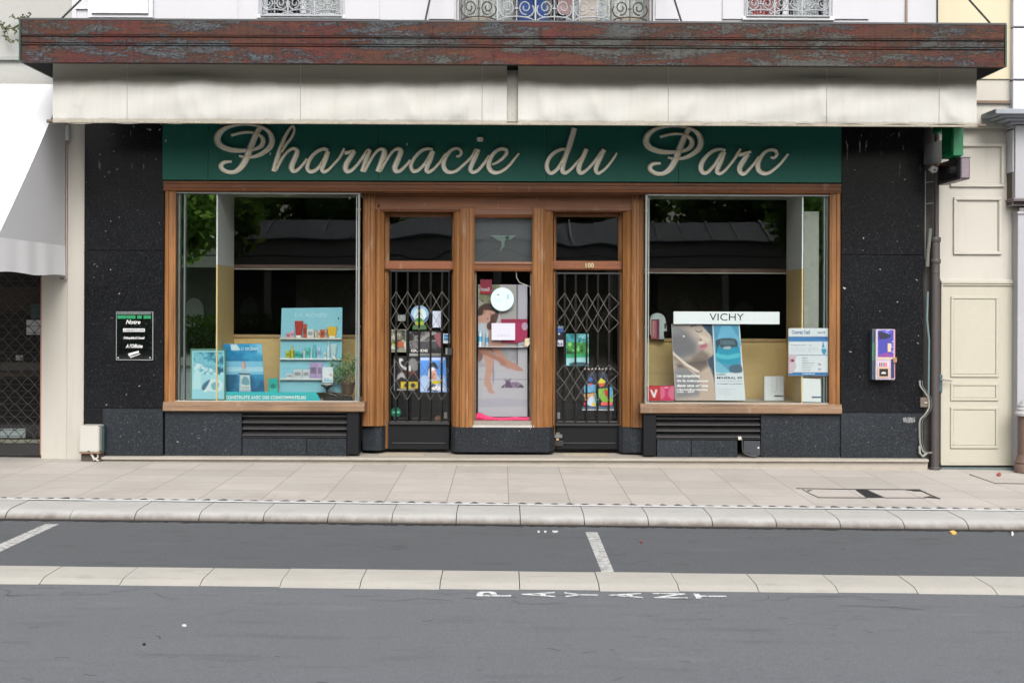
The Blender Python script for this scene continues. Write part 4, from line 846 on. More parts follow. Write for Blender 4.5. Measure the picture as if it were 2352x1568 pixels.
# ================================================================== left neighbour
lb = thing('left_building', 'cream rendered neighbouring building with a latticed dark shop front', 'building', (P(95, 1050, .05).x, .05, 0))
pe = P(95, 800, .05).x
b = MB(); b.box(pe, P(154.5, 800, .05).x, .05, .35, -.1, 4.5, CREAM); b.box(P(154.5, 800, .05).x + .003, P(193.5, 800, .03).x, .03, .35, -.1, 4.5, CREAM); b.build('pier', lb, bevel=.004)
b = MB(); b.box(-14, pe, .05, .35, P(40, 560, 0).z, 3.62, CREAM); b.box(-14, pe + .3, .02, .35, 3.66, 4.06, M('stone_band', (.44, .43, .41), .8)); b.box(-14, pe + .35, .04, .35, 4.08, 8.5, M('pale_wall_left', (.34, .34, .33), .85, var=.06))
b.box(-14, pe + .35, -.01, .05, 4.62, 4.66, M('grey_moulding', (.25, .26, .26))); b.build('wall', lb)
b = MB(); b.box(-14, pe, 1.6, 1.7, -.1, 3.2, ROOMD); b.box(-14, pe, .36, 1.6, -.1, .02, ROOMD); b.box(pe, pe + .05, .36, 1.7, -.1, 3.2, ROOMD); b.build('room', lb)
BR = M('dim_brown_board', (.035, .027, .018), .7, var=.3)
b = MB(); b.rbox(-40, 856, 94, 864, .7, .1, M('dim_shelf', (.06, .045, .03), .7)); b.build('shelf', lb); b = MB(); b.rbox(-40, 660, 94, 714, .8, .05, BR); b.build('wall_board', lb); b = MB(); b.rbox(-40, 975, 94, 1000, .7, .05, M('dim_grey', (.04, .04, .04))); b.build('low_board', lb)
for r, c in (((235, 140, 365, 272), (.5, .52, .55)), ((275, 0, 362, 130), (.04, .09, .09)), ((0, 1108, 225, 1190), (.35, .42, .42)), ((0, 1205, 365, 1240), (.28, .28, .22)), ((140, 455, 200, 500), (.3, .3, .28)), ((0, 520, 365, 590), (.05, .045, .04))):
    b = MB(); b.rbox(*r, .5, .02, M('dim_item_%d' % int(c[0] * 1000 + c[2] * 10), c, .7, var=.3, ns=12, stretch=(1, 1, 4)), Z10); b.build('display_item', lb)
b = MB(); b.rbox(-60, 1019, 94.5, 1044, .10, .1, BLACKM); b.rbox(92.6, 636, 95, 1044, .055, .05, M('reddish_edge', (.35, .16, .12), .6)); b.build('shutter_frame', lb)
b = MB(); Y = .16; x1 = P(94, 800, Y).x; zt0, zt1 = P(50, 1019, Y).z, P(50, 630, Y).z; dx, dz = .150, .150; nz = int((zt1 - zt0) / dz)
for j in range(nz + 1):
    z = zt1 - j * dz
    for i in range(10):
        xx = x1 - i * dx
        for k in (0, 1):
            p = (xx, z) if k == 0 else (xx - dx, z); q_ = (xx - dx, z - dz) if k == 0 else (xx, z - dz)
            if q_[1] < zt0: continue
            mid = [((p[0] * (1 - s) + q_[0] * s), Y + .004 * math.sin(s * math.pi), p[1] * (1 - s) + q_[1] * s + .008 * math.sin(2 * math.pi * s)) for s in (0, .25, .5, .75, 1)]
            b.tube(mid, .0048, M('lattice_dark', (.035, .034, .034), .5, .2), 5)
for j in range(2 * nz): b.tube([(x1 - 1.5, Y + .02, zt1 - j * dz / 2), (x1, Y + .02, zt1 - j * dz / 2)], .0035, M('lattice_dark', (.035, .034, .034)), 5)
b.build('lattice_shutter', lb)
# weeds growing from the wall above the canopy, left
b = MB(); LG = M('dry_weed', (.09, .10, .045), .8, var=.5, ns=20); rr = random.Random(3)
for st in range(7):
    qq = P(-5 + st * 11, 50 + rr.uniform(-14, 34), -.05); x, z = qq.x, qq.z; pts = [(x, -.06, z)]
    for k in range(7): x += rr.uniform(-.02, .06); z += rr.uniform(-.05, .035); pts.append((x, -.06 - rr.uniform(0, .05), z))
    b.tube(pts, .006, LG, 5)
    for p in pts:
        for _ in range(3):
            a = rr.uniform(0, 6.28); r_ = rr.uniform(.01, .03); c = (p[0] + math.cos(a) * r_, p[1] - .01, p[2] + math.sin(a) * r_)
            b.face([p, (c[0] + .006 * math.sin(a), c[1], c[2] - .012 * math.cos(a)), (c[0] + math.cos(a) * .015, c[1], c[2] + math.sin(a) * .015), (c[0] - .006 * math.sin(a), c[1] - .01, c[2] + .012 * math.cos(a))], LG)
tag(b.build('creeper'), 'straggly dry creeper on the wall at the upper left corner', 'plant')

# ================================================================== right neighbour
rb = thing('right_building', 'cream panelled neighbouring building with grey pilaster at the right edge', 'building', (P(2240, 1075, .1).x, .1, gz(5.3)))
YR = .12; x0 = P(2124, 700, YR).x; x1 = P(2341, 700, YR).x
b = MB(); dz0 = P(2240, 650, YR).z
b.box(x0, x1, YR, .4, dz0, 4.45, CREAM)
b.build('panel_wall', rb)
def mould(b, x0, z0, x1, z1, w, Y, d, m):
    for (a, c, e, g) in ((x0, z1 - w, x1, z1), (x0, z0, x1, z0 + w), (x0, z0 + w, x0 + w, z1 - w), (x1 - w, z0 + w, x1, z1 - w)): b.box(a, e, Y - d, Y + .002, c, g, m)
b = MB()
for r in ((1035, 88, 1487, 452), (1062, 537, 1467, 1018)):
    a, c, e, g = RX(*fr(Z12, *r), YR); mould(b, a, e, c, g, .036, YR, .03, CREAM); mould(b, a + .034, e + .034, c - .034, g - .034, .010, YR, .015, M('rust_seam', (.30, .22, .15), .7))
a, c, e, g = RX(*fr(Z12, 950, 1225, 1600, 1250), YR); b.box(a, c, YR - .03, YR, e, g, CREAM); b.build('moulding', rb, bevel=.006)
a, c, e, g = RX(2140, -60, 2323, 222, .0); b = MB(); b.box(XR + .003, c, .0, .4, 4.46, 9, YCREAM); b.box(a, c, .02, .4, g if 0 else 3.9, 4.459, CREAM)
b.box(P(2140, 100, 0).x, c + .03, -.02, .0, P(2300, 238, 0).z, P(2300, 232, 0).z, M('brown_line', (.15, .10, .07))); b.build('upper_wall', rb)
b = MB(); xq = P(2325, 60, -.05).x
for i, (ya, yb) in enumerate(((-80, 61), (65, 182), (186, 294), (298, 395))):
    b.box(xq, xq + 1.2, -.08, .3, P(2330, yb, -.08).z, P(2330, ya, -.08).z, M('white_quoin', (.52, .53, .58), .8, var=.05))
b.box(xq + .012, xq + 1.2, -.05, .3, 3, 9, M('quoin_joint', (.10, .07, .06))); b.build('quoin', rb, bevel=.006)
b = MB(); cp = [(2285, 262), (2296, 254), (2310, 247), (2330, 240), (2360, 238), (2420, 238)]
for k, (ins, ya, yb, Y) in enumerate(((0, 250, 262, -.42), (10, 262, 268, -.36), (22, 268, 276, -.28), (34, 276, 284, -.2))):
    a, c, e, g = RX(2287 + ins, ya, 2460, yb, Y); b.box(a, c, Y, .1, e, g + .001, M('grey_cornice', (.26, .28, .32), .6, var=.1))
b.build('cornice', rb, bevel=.008)
b = MB(); a, c, e, g = RX(2332, 288, 2460, 456, -.12); b.box(a, c, -.12, .2, e, g, GREYP); b.box(a - .02, c, -.14, .2, e - .03, e, M('dark_trim', (.10, .08, .08)))  # dark brown trim below the upper block
a, c, e, g = RX(2337, 486, 2460, 1078, -.06); b.box(a, c, -.06, .2, 0, g, GREYP); b.box(a - .012, c, -.08, .2, g - .03, g, GREYP); b.build('pilaster', rb, bevel=.004)
colm = thing('shopfront_column', 'short brown moulded column with a pale ringed cap at the right edge', 'column', (P(2356, 1083, -.2).x, -.2, gz(P(2356, 1083, -.2).x)))
cxm = P(2357, 1000, -.2).x; BRC = M('brown_stone', (.13, .085, .068), .6, var=.15)
Zc = lambda y: P(2350, Z11(1640, y)[1], -.2).z
b = MB(); b.lathe((cxm, -.2, 0), [(.085, Zc(1262)), (.085, Zc(935)), (.10, Zc(930))], BRC, 24); b.build('shaft', colm, smooth=True)
b = MB(); b.lathe((cxm, -.2, 0), [(.13, Zc(1400) - .01), (.13, Zc(1350)), (.115, Zc(1335)), (.125, Zc(1325)), (.11, Zc(1310)), (.095, Zc(1262)), (.085, Zc(1262) + .002)], BRC, 24); b.build('base', colm, smooth=True)
b = MB(); b.lathe((cxm, -.2, 0), [(.12, Zc(935)), (.125, Zc(915)), (.105, Zc(895)), (.11, Zc(880)), (.09, Zc(865)), (.095, Zc(850)), (.07, Zc(838)), (.06, Zc(818)), (.01, Zc(815))], M('pale_cap_stone', (.40, .40, .42), .5, var=.3, ns=9), 24); b.build('cap', colm, smooth=True)
# door
def zpx(px, py, Y): return P(px, py, Y).z
b = MB(); YD = .10; da, dc, dz_, dg = RX(2160, 652, 2332, 1068, YD)
mm_ = b; b.box(da, dc, YD, YD + .05, dz_, dg, CREAMD)
dd = b.build('house_door', rb)
b = MB(); R = [RX(*fr(Z12, 1045, 1368, 1448, 1370), YD)[3], RX(*fr(Z11, 1045, 612, 1443, 613), YD)[3]]
px_ = RX(*fr(Z11, 1042, 0, 1443, 10), YD); xl, xr = px_[0], px_[1]
for z1, z0 in ((R[0], R[1]), (P(*Z11(1240, 660), YD).z, P(*Z11(1240, 810), YD).z), (P(*Z11(1240, 862), YD).z, P(*Z11(1240, 1210), YD).z)):
    mould(b, xl, z0, xr, z1, .032, YD, .018, CREAMD); b.box(xl + .034, xr - .034, YD - .008, YD, z0 + .034, z1 - .034, CREAMD)
b.build('door_panel', dd, bevel=.006)
b = MB(); mould(b, da, dz_, dc, dg, .02, YD, .02, CREAMD); b.box(da, dc, YD - .03, YD, dz_, dz_ + .02, CREAMD); b.build('door_edge', dd, bevel=.004)
b = MB(); b.box(dc, x1 + .02, YD - .03, YD + .2, 0, dg + .03, CREAMD); b.box(da, dc, YD - .03, YD + .2, dg + .006, dg + .03, CREAMD); b.box(dc - .0, dc + .006, YD - .034, YD - .03, 0.2, dg, M('door_gap', (.05, .03, .025))); b.build('door_frame', rb)
b = MB(); b.rbox(948, 592, 973, 737, YD - .04, .03, M('teal_steel', (.09, .15, .18), .35, .6), Z11); b.build('lock_plate', dd, bevel=.003)
b = MB(); p = P(*Z11(958, 634), YD - .07); q = P(*Z11(1052, 645), YD - .07); b.tube([(p.x, YD - .03, p.z), p, q], .009, M('handle_steel', (.45, .42, .42), .3, .9), 8); b.build('handle', dd)
b = MB(); b.box(da - .02, dc + .03, .0, .3, -.2, gz(5.2) + .018, M('threshold_slate', (.10, .13, .13), .6)); b.build('threshold', rb)
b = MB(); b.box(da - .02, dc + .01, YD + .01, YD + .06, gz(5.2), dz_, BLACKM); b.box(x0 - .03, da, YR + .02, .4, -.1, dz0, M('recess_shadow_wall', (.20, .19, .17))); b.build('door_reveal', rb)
b = MB(); a, c, e, g = RX(2119, 300, 2160, 1078, .08); b.box(a, c - .02, .08, .4, -.1, 4.44, M('dark_recess', (.06, .055, .05), .8, var=.4, ns=3)); b.build('recess', rb)  # recess face in a dark, uneven grey-brown
# ================================================================== street furniture on the facade
dp = thing('downpipe', 'brown cast-iron rainwater pipe between the granite pillar and the cream door', 'pipe', (P(2148, 1080, -.02).x, -.02, gz(4.86)))
ca, cb_ = P(*Z12(925, 0), -.02).x, P(*Z12(914, 1000), -.02).x
b = MB(); b.tube([(ca, -.02, 4.4), (ca, -.02, P(*Z12(920, 880), -.02).z)], .026, PIPE, 16); b.build('upper_pipe', dp, smooth=True)
zf = P(*Z11(915, 1398), -.02).z; zu = P(*Z12(912, 872), -.02).z
b = MB(); b.tube([(cb_, -.02, zf), (cb_, -.02, zu)], .050, PIPE, 20); b.build('lower_pipe', dp, smooth=True)
for i, (ya, yb, r) in enumerate(((872, 915, .060), (1055, 1095, .060), (1160, 1172, .055))):
    b = MB(); b.lathe((cb_, -.02, 0), [(r - .006, P(*Z12(912, yb), -.02).z), (r, P(*Z12(912, yb - 6), -.02).z), (r, P(*Z12(912, ya + 5), -.02).z), (r - .004, P(*Z12(912, ya), -.02).z)], PIPE, 20); b.build('collar', dp, smooth=True)
b = MB(); b.lathe((cb_, -.02, 0), [(.062, zf - .01), (.062, zf + .04), (.055, zf + .05)], PIPE, 20); b.build('foot', dp)
b = MB(); xt = P(*Z12(829, 500), -.01).x; b.tube([(xt, -.01, P(*Z12(829, 320), 0).z), (xt, -.01, P(*Z12(829, 1060), 0).z)], .006, M('grey_conduit', (.20, .19, .19), .5), 8)
for y in (405, 585): p = P(*Z12(835, y + 8), -.01); q = P(*Z12(905, y), -.01); b.tube([p, q], .006, M('grey_conduit', (.20, .19, .19)), 6)
b.tube([P(*Z12(870, 800), -.04), P(*Z12(862, 900), -.05), P(*Z12(850, 1000), -.04), P(*Z12(845, 1120), -.04)], .022, M('grey_green_sleeve', (.13, .14, .12), .7, var=.3), 10)
b.tube([P(*Z12(850, 1330), -.04), P(*Z12(843, 1560), -.04), P(*Z11(860, 300), -.04), P(*Z11(855, 800), -.03)], .012, M('teal_sleeve', (.12, .19, .20), .6, var=.3), 8)
tag(b.build('conduit'), 'thin vertical conduit and sleeve in the dark gap beside the brown pipe', 'conduit')
b = MB()
for off, m, r in ((0, M('white_wire', (.30, .30, .27), .5), .008), (14, M('grey_wire', (.12, .12, .12), .5), .006), (-10, M('white_wire', (.30, .30, .27)), .005)):
    b.tube([(p[0], -.06 - abs(off) * .001, p[1]) for p in [(lambda v: (v.x, v.z))(P(*Z11(x + off, y), -.06)) for x, y, _ in cr([(785, 640, 0), (792, 690, 0), (830, 740, 0), (862, 800, 0), (862, 870, 0), (830, 925, 0), (788, 975, 0), (784, 1080, 0), (790, 1170, 0), (815, 1235, 0), (842, 1252, 0)], 4)]], r * .7, m, 6)
b.tube([P(*Z11(780, 1190), -.07), P(*Z11(782, 1250), -.08), P(*Z11(808, 1278), -.07), P(*Z11(842, 1250), -.07)], .013, M('white_wire', (.30, .30, .27)), 8)
b.tube([P(*Z11(842, 1250), -.06), P(*Z11(885, 1248), -.05)], .012, M('grey_wire', (.12, .12, .12)), 8)
tag(b.build('loose_cables'), 'loose looping white and grey cables at the foot of the right granite pillar', 'cable')
b = MB(); b.rbox(788, 785, 862, 866, -.05, .06, M('grey_brown_box', (.13, .10, .08), .6), Z11); b.rbox(816, 820, 850, 836, -.06, .01, M('pale_scratch', (.45, .42, .38)), Z11); tag(b.build('junction_box', bevel=.006), 'small brown junction box among the cables beside the right pillar', 'junction box')
# dark signbox and green cross, both seen edge-on
xs0 = P(*Z12(1065, 100), -.80).x; xs1 = P(*Z12(1150, 100), -.80).x; zb_c = P(*Z12(1107, 187), -.80).z
t = thing('pharmacy_cross', 'green projecting pharmacy cross sign seen edge-on below the awning end', 'sign', ((xs0 + xs1) / 2, -.45, zb_c))
b = MB(); zc = zb_c + .32 + .16; a_ = .16; yc = -.61
q = [(yc + .19, zb_c), (yc + .19, zc - a_), (yc + .50, zc - a_), (yc + .50, zc + a_), (yc + .19, zc + a_), (yc + .19, zc + .48), (yc - .19, zc + .48), (yc - .19, zc + a_), (yc - .32, zc + a_), (yc - .32, zc - a_), (yc - .19, zc - a_), (yc - .19, zb_c)]
b.xprism(q, xs0, xs1, GREENC); b.build('cross_case', t, bevel=.006)
b = MB(); b.xprism([(yc + (y - yc) * .86, zc + (z - zc) * .90) for y, z in q], xs0 - .008, xs0 - .001, M('cross_face', (.004, .12, .045), .25)); b.build('cross_face', t)
b = MB(); b.box(xs0 + .03, xs1 - .03, yc + .50, .0, zc - .03, zc + .03, DARKM); b.build('bracket', t)
xs2, xs3 = P(*Z12(1122, 290), -.78).x, P(*Z12(1203, 290), -.78).x; z0_, z1_ = P(*Z12(1160, 385), -.78).z, P(*Z12(1160, 197), -.78).z
t = thing('display_box', 'dark rectangular projecting screen box hanging under the green cross', 'sign', ((xs2 + xs3) / 2, -.4, z0_))
b = MB(); b.box(xs2, xs3, -.78, -.04, z0_, z1_, M('dark_plastic_case', (.05, .045, .055), .4)); b.box(xs2 + .008, xs3 - .008, -.79, -.781, z0_ + .012, z1_ - .012, M('mauve_metal', (.19, .15, .18), .4)); b.box(xs2 - .006, xs3 + .008, -.80, -.78, z1_ - .012, z1_, M('pale_edge', (.5, .52, .6), .4)); b.build('case', t, bevel=.004)
b = MB(); b.box(xs2 - .008, xs2 - .001, -.70, -.10, z0_ + .03, z1_ - .03, M('black_screen', (.012, .011, .013), .2)); b.build('screen', t)
b = MB(); b.box(xs2 + .02, xs3 - .03, -.6, -.35, z1_ + .001, z1_ + .06, DARKM); b.build('bracket', t)
t = thing('floodlight', 'tiny white lamp on a rusty arm beside the dark screen box', 'lamp', P(*Z12(905, 320), -.25))
b = MB(); b.pprism([(872, 300), (890, 272), (938, 290), (925, 325), (905, 330)], -.28, .08, M('white_lamp_case', (.62, .62, .62), .4), Z12); b.pprism([(890, 296), (922, 300), (918, 318), (900, 322)], -.284, .003, M('lamp_glass', (.25, .25, .25), .2), Z12); b.build('lamp_head', t, bevel=.004)
b = MB(); b.tube([P(*Z12(880, 262), -.2), P(*Z12(905, 278), -.22), P(*Z12(940, 268), -.15), P(*Z12(960, 250), -.05)], .008, M('rust_arm', (.22, .08, .04)), 6); b.build('arm', t)
b = MB(); b.pprism([(830, 95), (990, 50), (985, 150), (960, 250), (880, 265), (815, 260)], -.12, .004, M('smoked_plastic', (.04, .042, .045), .3), Z12); tag(b.build('plastic_cover'), 'torn dark plastic cover hanging left of the green cross', 'cover')
# ================================================================== things in and on the windows
def card(name, label, cat, fm, pts, Y, col, draw=None, thick=.006, k=None, group=None, res=None, soft=3.0):
    b = MB(); b.pprism(pts, Y, thick, pc(col, k), fm); b.lay = .0
    if draw and (res or len(pts) == 4):
        b.lay = .0004; r = RB(b, fm, pts, Y - .0004, col, *(res or (30, 40)), soft=soft); draw(r, Y - .0004); r.done()
    elif draw: draw(b, Y - .0004)
    return tag(b.build(name), label, cat, group)
def rect(x0, y0, x1, y1): return [(x0, y0), (x1, y0), (x1, y1), (x0, y1)]
def m_print(name, stops, scale=6, stretch=(1, 1, 1), det=6, k=KP, vor=False):
    m, nt, bs, o = base_mat(name); v = coords(nt, stretch); n = noise(nt, v, scale, det, .65, .6)
    setc(nt, bs, ramp(nt, n, [(p, sc(lin(c), k)) for p, c in stops])); bs.inputs['Roughness'].default_value = .4; m['stops'] = [q for p, c in stops for q in (p, *sc(lin(c), KP))]; m['nsz'] = 900 / scale / 1.0; return m
# ---- left display window
def d(b, Y):
    PR = m_print('rocky_cyan_print', [(.30, '#20607c'), (.42, '#3f9cbc'), (.50, '#8fd0e2'), (.58, '#5ab0cc'), (.68, '#d4f0f6')], 9)
    b.prect(Z3, 314, 470, 624, 932, Y, pc('#a7e0ee')); b.prect(Z3, 330, 472, 622, 690, Y, PR)
    b.pp(Z3, [(318, 835), (330, 700), (345, 640), (385, 650), (400, 740), (395, 835)], Y, pc('#bfe9f2'), 4); b.pp(Z3, [(318, 835), (620, 810), (624, 930), (316, 930)], Y, pc('#9fdcec'))
    b.pp(Z3, [(405, 830), (430, 780), (490, 735), (560, 740), (610, 770), (612, 830), (570, 855), (470, 850), (445, 866)], Y, pc('#d8eef4'), 4)
    b.pp(Z3, [(408, 828), (425, 780), (490, 736), (470, 790), (430, 845)], Y, pc('#3b6f8e'), 4); b.pp(Z3, [(500, 790), (545, 760), (580, 780), (560, 830), (520, 840)], Y, pc('#7fb9d0'), 4)
    for x in (345, 450, 520, 590): b.pp(Z3, [(x, 690), (x + 10, 668), (x + 34, 676), (x + 26, 694)], Y, pc('#c8e6f4'), 3)
t = thing('framed_poster', 'pale blue rocky picture in a thin green frame, leftmost in the left window', 'poster', P(*Z3(470, 935), .03))
b = MB(); b.pprism(rect(306, 450, 634, 932), .040, .01, pc('#a7e0ee'), Z3); r = RB(b, Z3, rect(306, 450, 634, 932), .0396, '#a7e0ee', 60, 90); d(r, .0396); r.done(); b.build('print', t)
b = MB(); W = pc('#5e8f7e')
for r in ((298, 438, 643, 452), (298, 930, 640, 939), (298, 452, 311, 930), (628, 452, 642, 930)): b.rbox(*r, .028, .025, W, Z3)
b.build('frame', t, bevel=.002)
def d(b, Y):
    PR = m_print('sea_sky_print', [(.35, '#1f7fb4'), (.5, '#3fa6d6'), (.62, '#8fd2ee'), (.7, '#4fb2dc')], 3, (1, 1, 3)); b.pp(Z3, [(617, 394), (997, 390), (1012, 690), (641, 690)], Y, PR)
    b.pp(Z3, [(641, 560), (1006, 560), (1012, 690), (641, 690)], Y, pc('#7cc4e6')); b.pp(Z3, [(641, 615), (1009, 615), (1012, 660), (641, 660)], Y, pc('#a9d9ee'))
    b.pp(Z3, [(641, 690), (1012, 690), (1024, 860), (641, 860)], Y, m_print('deep_water_print', [(.35, '#12608c'), (.55, '#2a8fc0'), (.7, '#1b78aa')], 4, (1, 1, 4)))
    b.pp(Z3, [(690, 396), (750, 394), (790, 450), (700, 455)], Y, pc('#cfe8f2')); b.ptext(Z3, 'L’ OCÉAN', 800, 415, 960, 452, Y, pc('#d5eef8'), .02)
    b.pp(Z3, [(775, 858), (782, 700), (768, 690), (766, 672), (790, 650), (812, 640), (848, 642), (885, 668), (886, 695), (878, 705), (892, 858)], Y, pc('#a9c6d6')); b.pp(Z3, [(790, 838), (792, 700), (876, 700), (884, 838)], Y, pc('#d6dfdf'))
    b.pp(Z3, [(800, 780), (810, 720), (840, 708), (868, 730), (872, 790)], Y, pc('#6fa6b4'), 4); b.pp(Z3, [(768, 690), (884, 695), (885, 678), (768, 673)], Y, pc('#2d6486')); b.pp(Z3, [(806, 632), (798, 570), (838, 566), (842, 632)], Y, pc('#c58f86'))
    b.pp(Z3, [(812, 628), (806, 574), (818, 572), (824, 628)], Y, pc('#eebfb6')); b.ptext(Z3, 'COLOGNE', 798, 806, 872, 830, Y, pc('#5d7f8e'))
card('bottle_poster', 'blue sea poster with one large bottle standing in water in the left window', 'poster', Z3, [(615, 390), (999, 387), (1026, 862), (640, 864)], .20, '#2d8fc2', d, res=(70, 90))
card('box', 'small teal box beside the shelf display board in the left window', 'box', Z3, rect(1063, 728, 1152, 862), .30, '#1fb0a8', lambda b, Y: (b.prect(Z3, 1072, 860 - 40, 1146, 858, Y, pc('#3cc8c0')), b.pp(Z3, [(1085, 800), (1105, 780), (1130, 790), (1128, 820), (1095, 825)], Y, pc('#137f7c'), 3)), .06)
# shelf display board with its goods printed and boxed
SB = .42; t = thing('shelf_display', 'tall light-blue cardboard display board with three shelves of products', 'display', P(*Z3(1475, 865), SB))
b = MB(); b.pprism([(1193, 40), (1787, 32), (1780, 865), (1168, 865)], SB, .01, pc('#86c3d6'), Z3); b.lay = .0
b.ptext(Z3, 'LA ROSÉE', 1325, 82, 1642, 126, SB, pc('#a9d7e4'), .02); b.rbox(1745, 128, 1755, 152, SB - .004, .004, BLACKM, Z3); b.build('board', t)
for y0, y1, c in ((330, 347, '#c9c6bb'), (530, 546, '#d5e2ea'), (727, 744, '#cfd6dc')):
    b = MB(); a, c_, e, g = RX(*fr(Z3, 1172, y0, 1780, y1), SB - .05); b.box(a, c_, SB - .05, SB - .001, e, g, pc(c)); b.build('shelf', t, bevel=.002)
def goods(rows, yb):
    for i, (x0, y0, x1, col, kind) in enumerate(rows):
        b = MB(); a, c, e, g = RX(*fr(Z3, x0, y0, x1, yb), SB - .035); m = pc(col); cx, w, h = (a + c) / 2, c - a, g - e; cy = SB - .022
        if kind == 'b': b.box(a, c, SB - .038, SB - .004, e, g, m); b.box(a + w * .15, c - w * .15, SB - .0388, SB - .0381, e + h * .3, e + h * .7, pc(col, .45))
        elif kind == 't': b.prism([(a + w * .2, e), (c - w * .2, e), (c, g), (a, g)], SB - .036, SB - .012, m); b.box(a + w * .22, c - w * .22, SB - .038, SB - .012, e, e + h * .15, pc('#e8e8e8'))
        else: b.lathe((cx, cy, e), [(w * .48, 0), (w * .48, h * .6), (w * .3, h * .72), (w * .18, h * .75), (w * .18, h * .9), (w * .24, h * .92), (w * .2, h)], m, 12)
        b.build('product', t, bevel=0 if kind == 'k' else .001)
goods([(1235, 282, 1275, '#c98fa4', 'b'), (1278, 262, 1312, '#d7a7b8', 'b'), (1318, 165, 1402, '#a3281f', 't'), (1404, 196, 1436, '#b8452f', 'b'), (1440, 246, 1506, '#cfd2d2', 'b'), (1512, 244, 1540, '#cdb7ab', 'k'), (1544, 254, 1570, '#c9b5a4', 'b'), (1573, 250, 1612, '#b9512d', 'b'), (1614, 248, 1636, '#caa38c', 'b'), (1638, 222, 1736, '#d9ad2a', 't')], 330)
goods([(1234, 460, 1270, '#b4b832', 'b'), (1274, 405, 1312, '#b8b42e', 'k'), (1320, 460, 1362, '#3fb0a4', 'b'), (1366, 484, 1394, '#3aa8a0', 'b'), (1398, 424, 1424, '#b7d6d8', 'k'), (1428, 424, 1466, '#57bdb6', 'b'), (1472, 420, 1492, '#b9dde2', 'k'), (1494, 400, 1532, '#5fb9c6', 'k'), (1538, 422, 1572, '#a9c6e0', 'b'), (1604, 470, 1630, '#c2d6df', 'b'), (1634, 366, 1664, '#c8dde0', 'k'), (1668, 392, 1732, '#b2cfd4', 't')], 530)
goods([(1236, 680, 1300, '#c4cdd4', 'b'), (1306, 640, 1392, '#c2ccd4', 'b'), (1396, 640, 1466, '#c9d0d8', 'b'), (1468, 572, 1540, '#a58fba', 'b'), (1542, 574, 1590, '#b7a0cc', 'b')], 727)
card('product_card', 'small white card with pale shapes standing on the scale pan', 'card', Z3, rect(1592, 617, 1696, 768), .24, '#dfe7f0', lambda b, Y: (b.prect(Z3, 1604, 740, 1690, 762, Y, pc('#9fc4dc')), b.pp(Z3, [(1660, 680), (1690, 684), (1684, 708), (1664, 704)], Y, pc('#d9a1a1')), b.prect(Z3, 1612, 720, 1624, 742, Y, pc('#88a8bc')), b.prect(Z3, 1640, 726, 1652, 742, Y, pc('#88a8bc'))), .004)
def d(b, Y):
    b.ptext(Z3, 'CONSTRUITE AVEC DES CONSOMMATEURS', 640, 897, 1432, 931, Y, pc('#f2fbfb', .8), .03, .1)
card('banner', 'long turquoise paper banner lying along the sill of the left window', 'banner', Z3, [(497, 858), (1525, 862), (1548, 890), (1580, 960), (497, 953)], .06, '#28bcc4', d)
# balance scale
t = thing('balance_scale', 'dark old balance scale with a white pan in the left window', 'scale', P(*Z3(1735, 935), .24)); IR = M('black_cast_iron', (.02, .018, .016), .4, .3); YS_ = .24
c = P(*Z3(1735, 937), YS_); pn = P(*Z3(1638, 790), YS_); z_b = FL1; ux = abs(P(*Z3(1735, 900), YS_).x - P(*Z3(1835, 900), YS_).x)
b = MB(); b.prism([(c.x - ux * 1.35, z_b), (c.x + ux * 1.5, z_b), (c.x + ux * 1.35, z_b + .045), (c.x - ux * 1.15, z_b + .05)], YS_ - .07, YS_ + .07, IR); b.build('base', t, bevel=.006)
b = MB(); b.lathe((pn.x, YS_, pn.z - .055), [(.012, -.04), (.014, .0), (.05, .03), (.075, .045), (.07, .055)], IR, 16); b.lathe((pn.x, YS_, pn.z), [(.06, .0), (.066, .008), (.066, .014)], M('white_enamel', (.6, .6, .55), .3), 20); b.build('pan', t, smooth=True)
b = MB(); b.tube([(pn.x, YS_, pn.z - .05), (pn.x + .01, YS_, pn.z - .10), (c.x, YS_, z_b + .05)], .013, IR); b.tube([(pn.x, YS_, pn.z - .075), (pn.x + .08, YS_, pn.z - .085), (pn.x + .16, YS_, pn.z - .12), (pn.x + .22, YS_, pn.z - .13)], .009, IR)
b.tube([(c.x + ux * .9, YS_, z_b + .05), (pn.x + .20, YS_, pn.z - .125)], .010, IR); b.build('beam', t)
# potted plant
t = thing('potted_plant', 'small bushy green plant in a brown pot at the right end of the left window', 'plant', P(*Z3(1845, 890), .30)); c = P(*Z3(1842, 890), .30)
b = MB(); b.lathe((c.x, .30, c.z), [(.05, 0), (.078, .12), (.088, .125), (.088, .145), (.078, .145), (.01, .14)], M('dark_terracotta', (.10, .055, .03), .7), 18); b.build('pot', t, smooth=True)
b = MB(); rr = random.Random(5); LF = M('plant_leaf', (.11, .24, .07), .5, var=.5, ns=30); LF2 = M('pale_plant_leaf', (.22, .36, .17), .5, var=.4, ns=30)
cc = P(*Z3(1825, 665), .30)
for i in range(9): b.tube([(c.x + rr.uniform(-.02, .02), .30, c.z + .13), (c.x + rr.uniform(-.06, .05), .28, c.z + .25), (cc.x + rr.uniform(-.14, .1), .28 + rr.uniform(-.05, .05), cc.z + rr.uniform(-.05, .08))], .004, M('stem', (.14, .13, .07)), 5)
b.build('stem', t); b = MB()
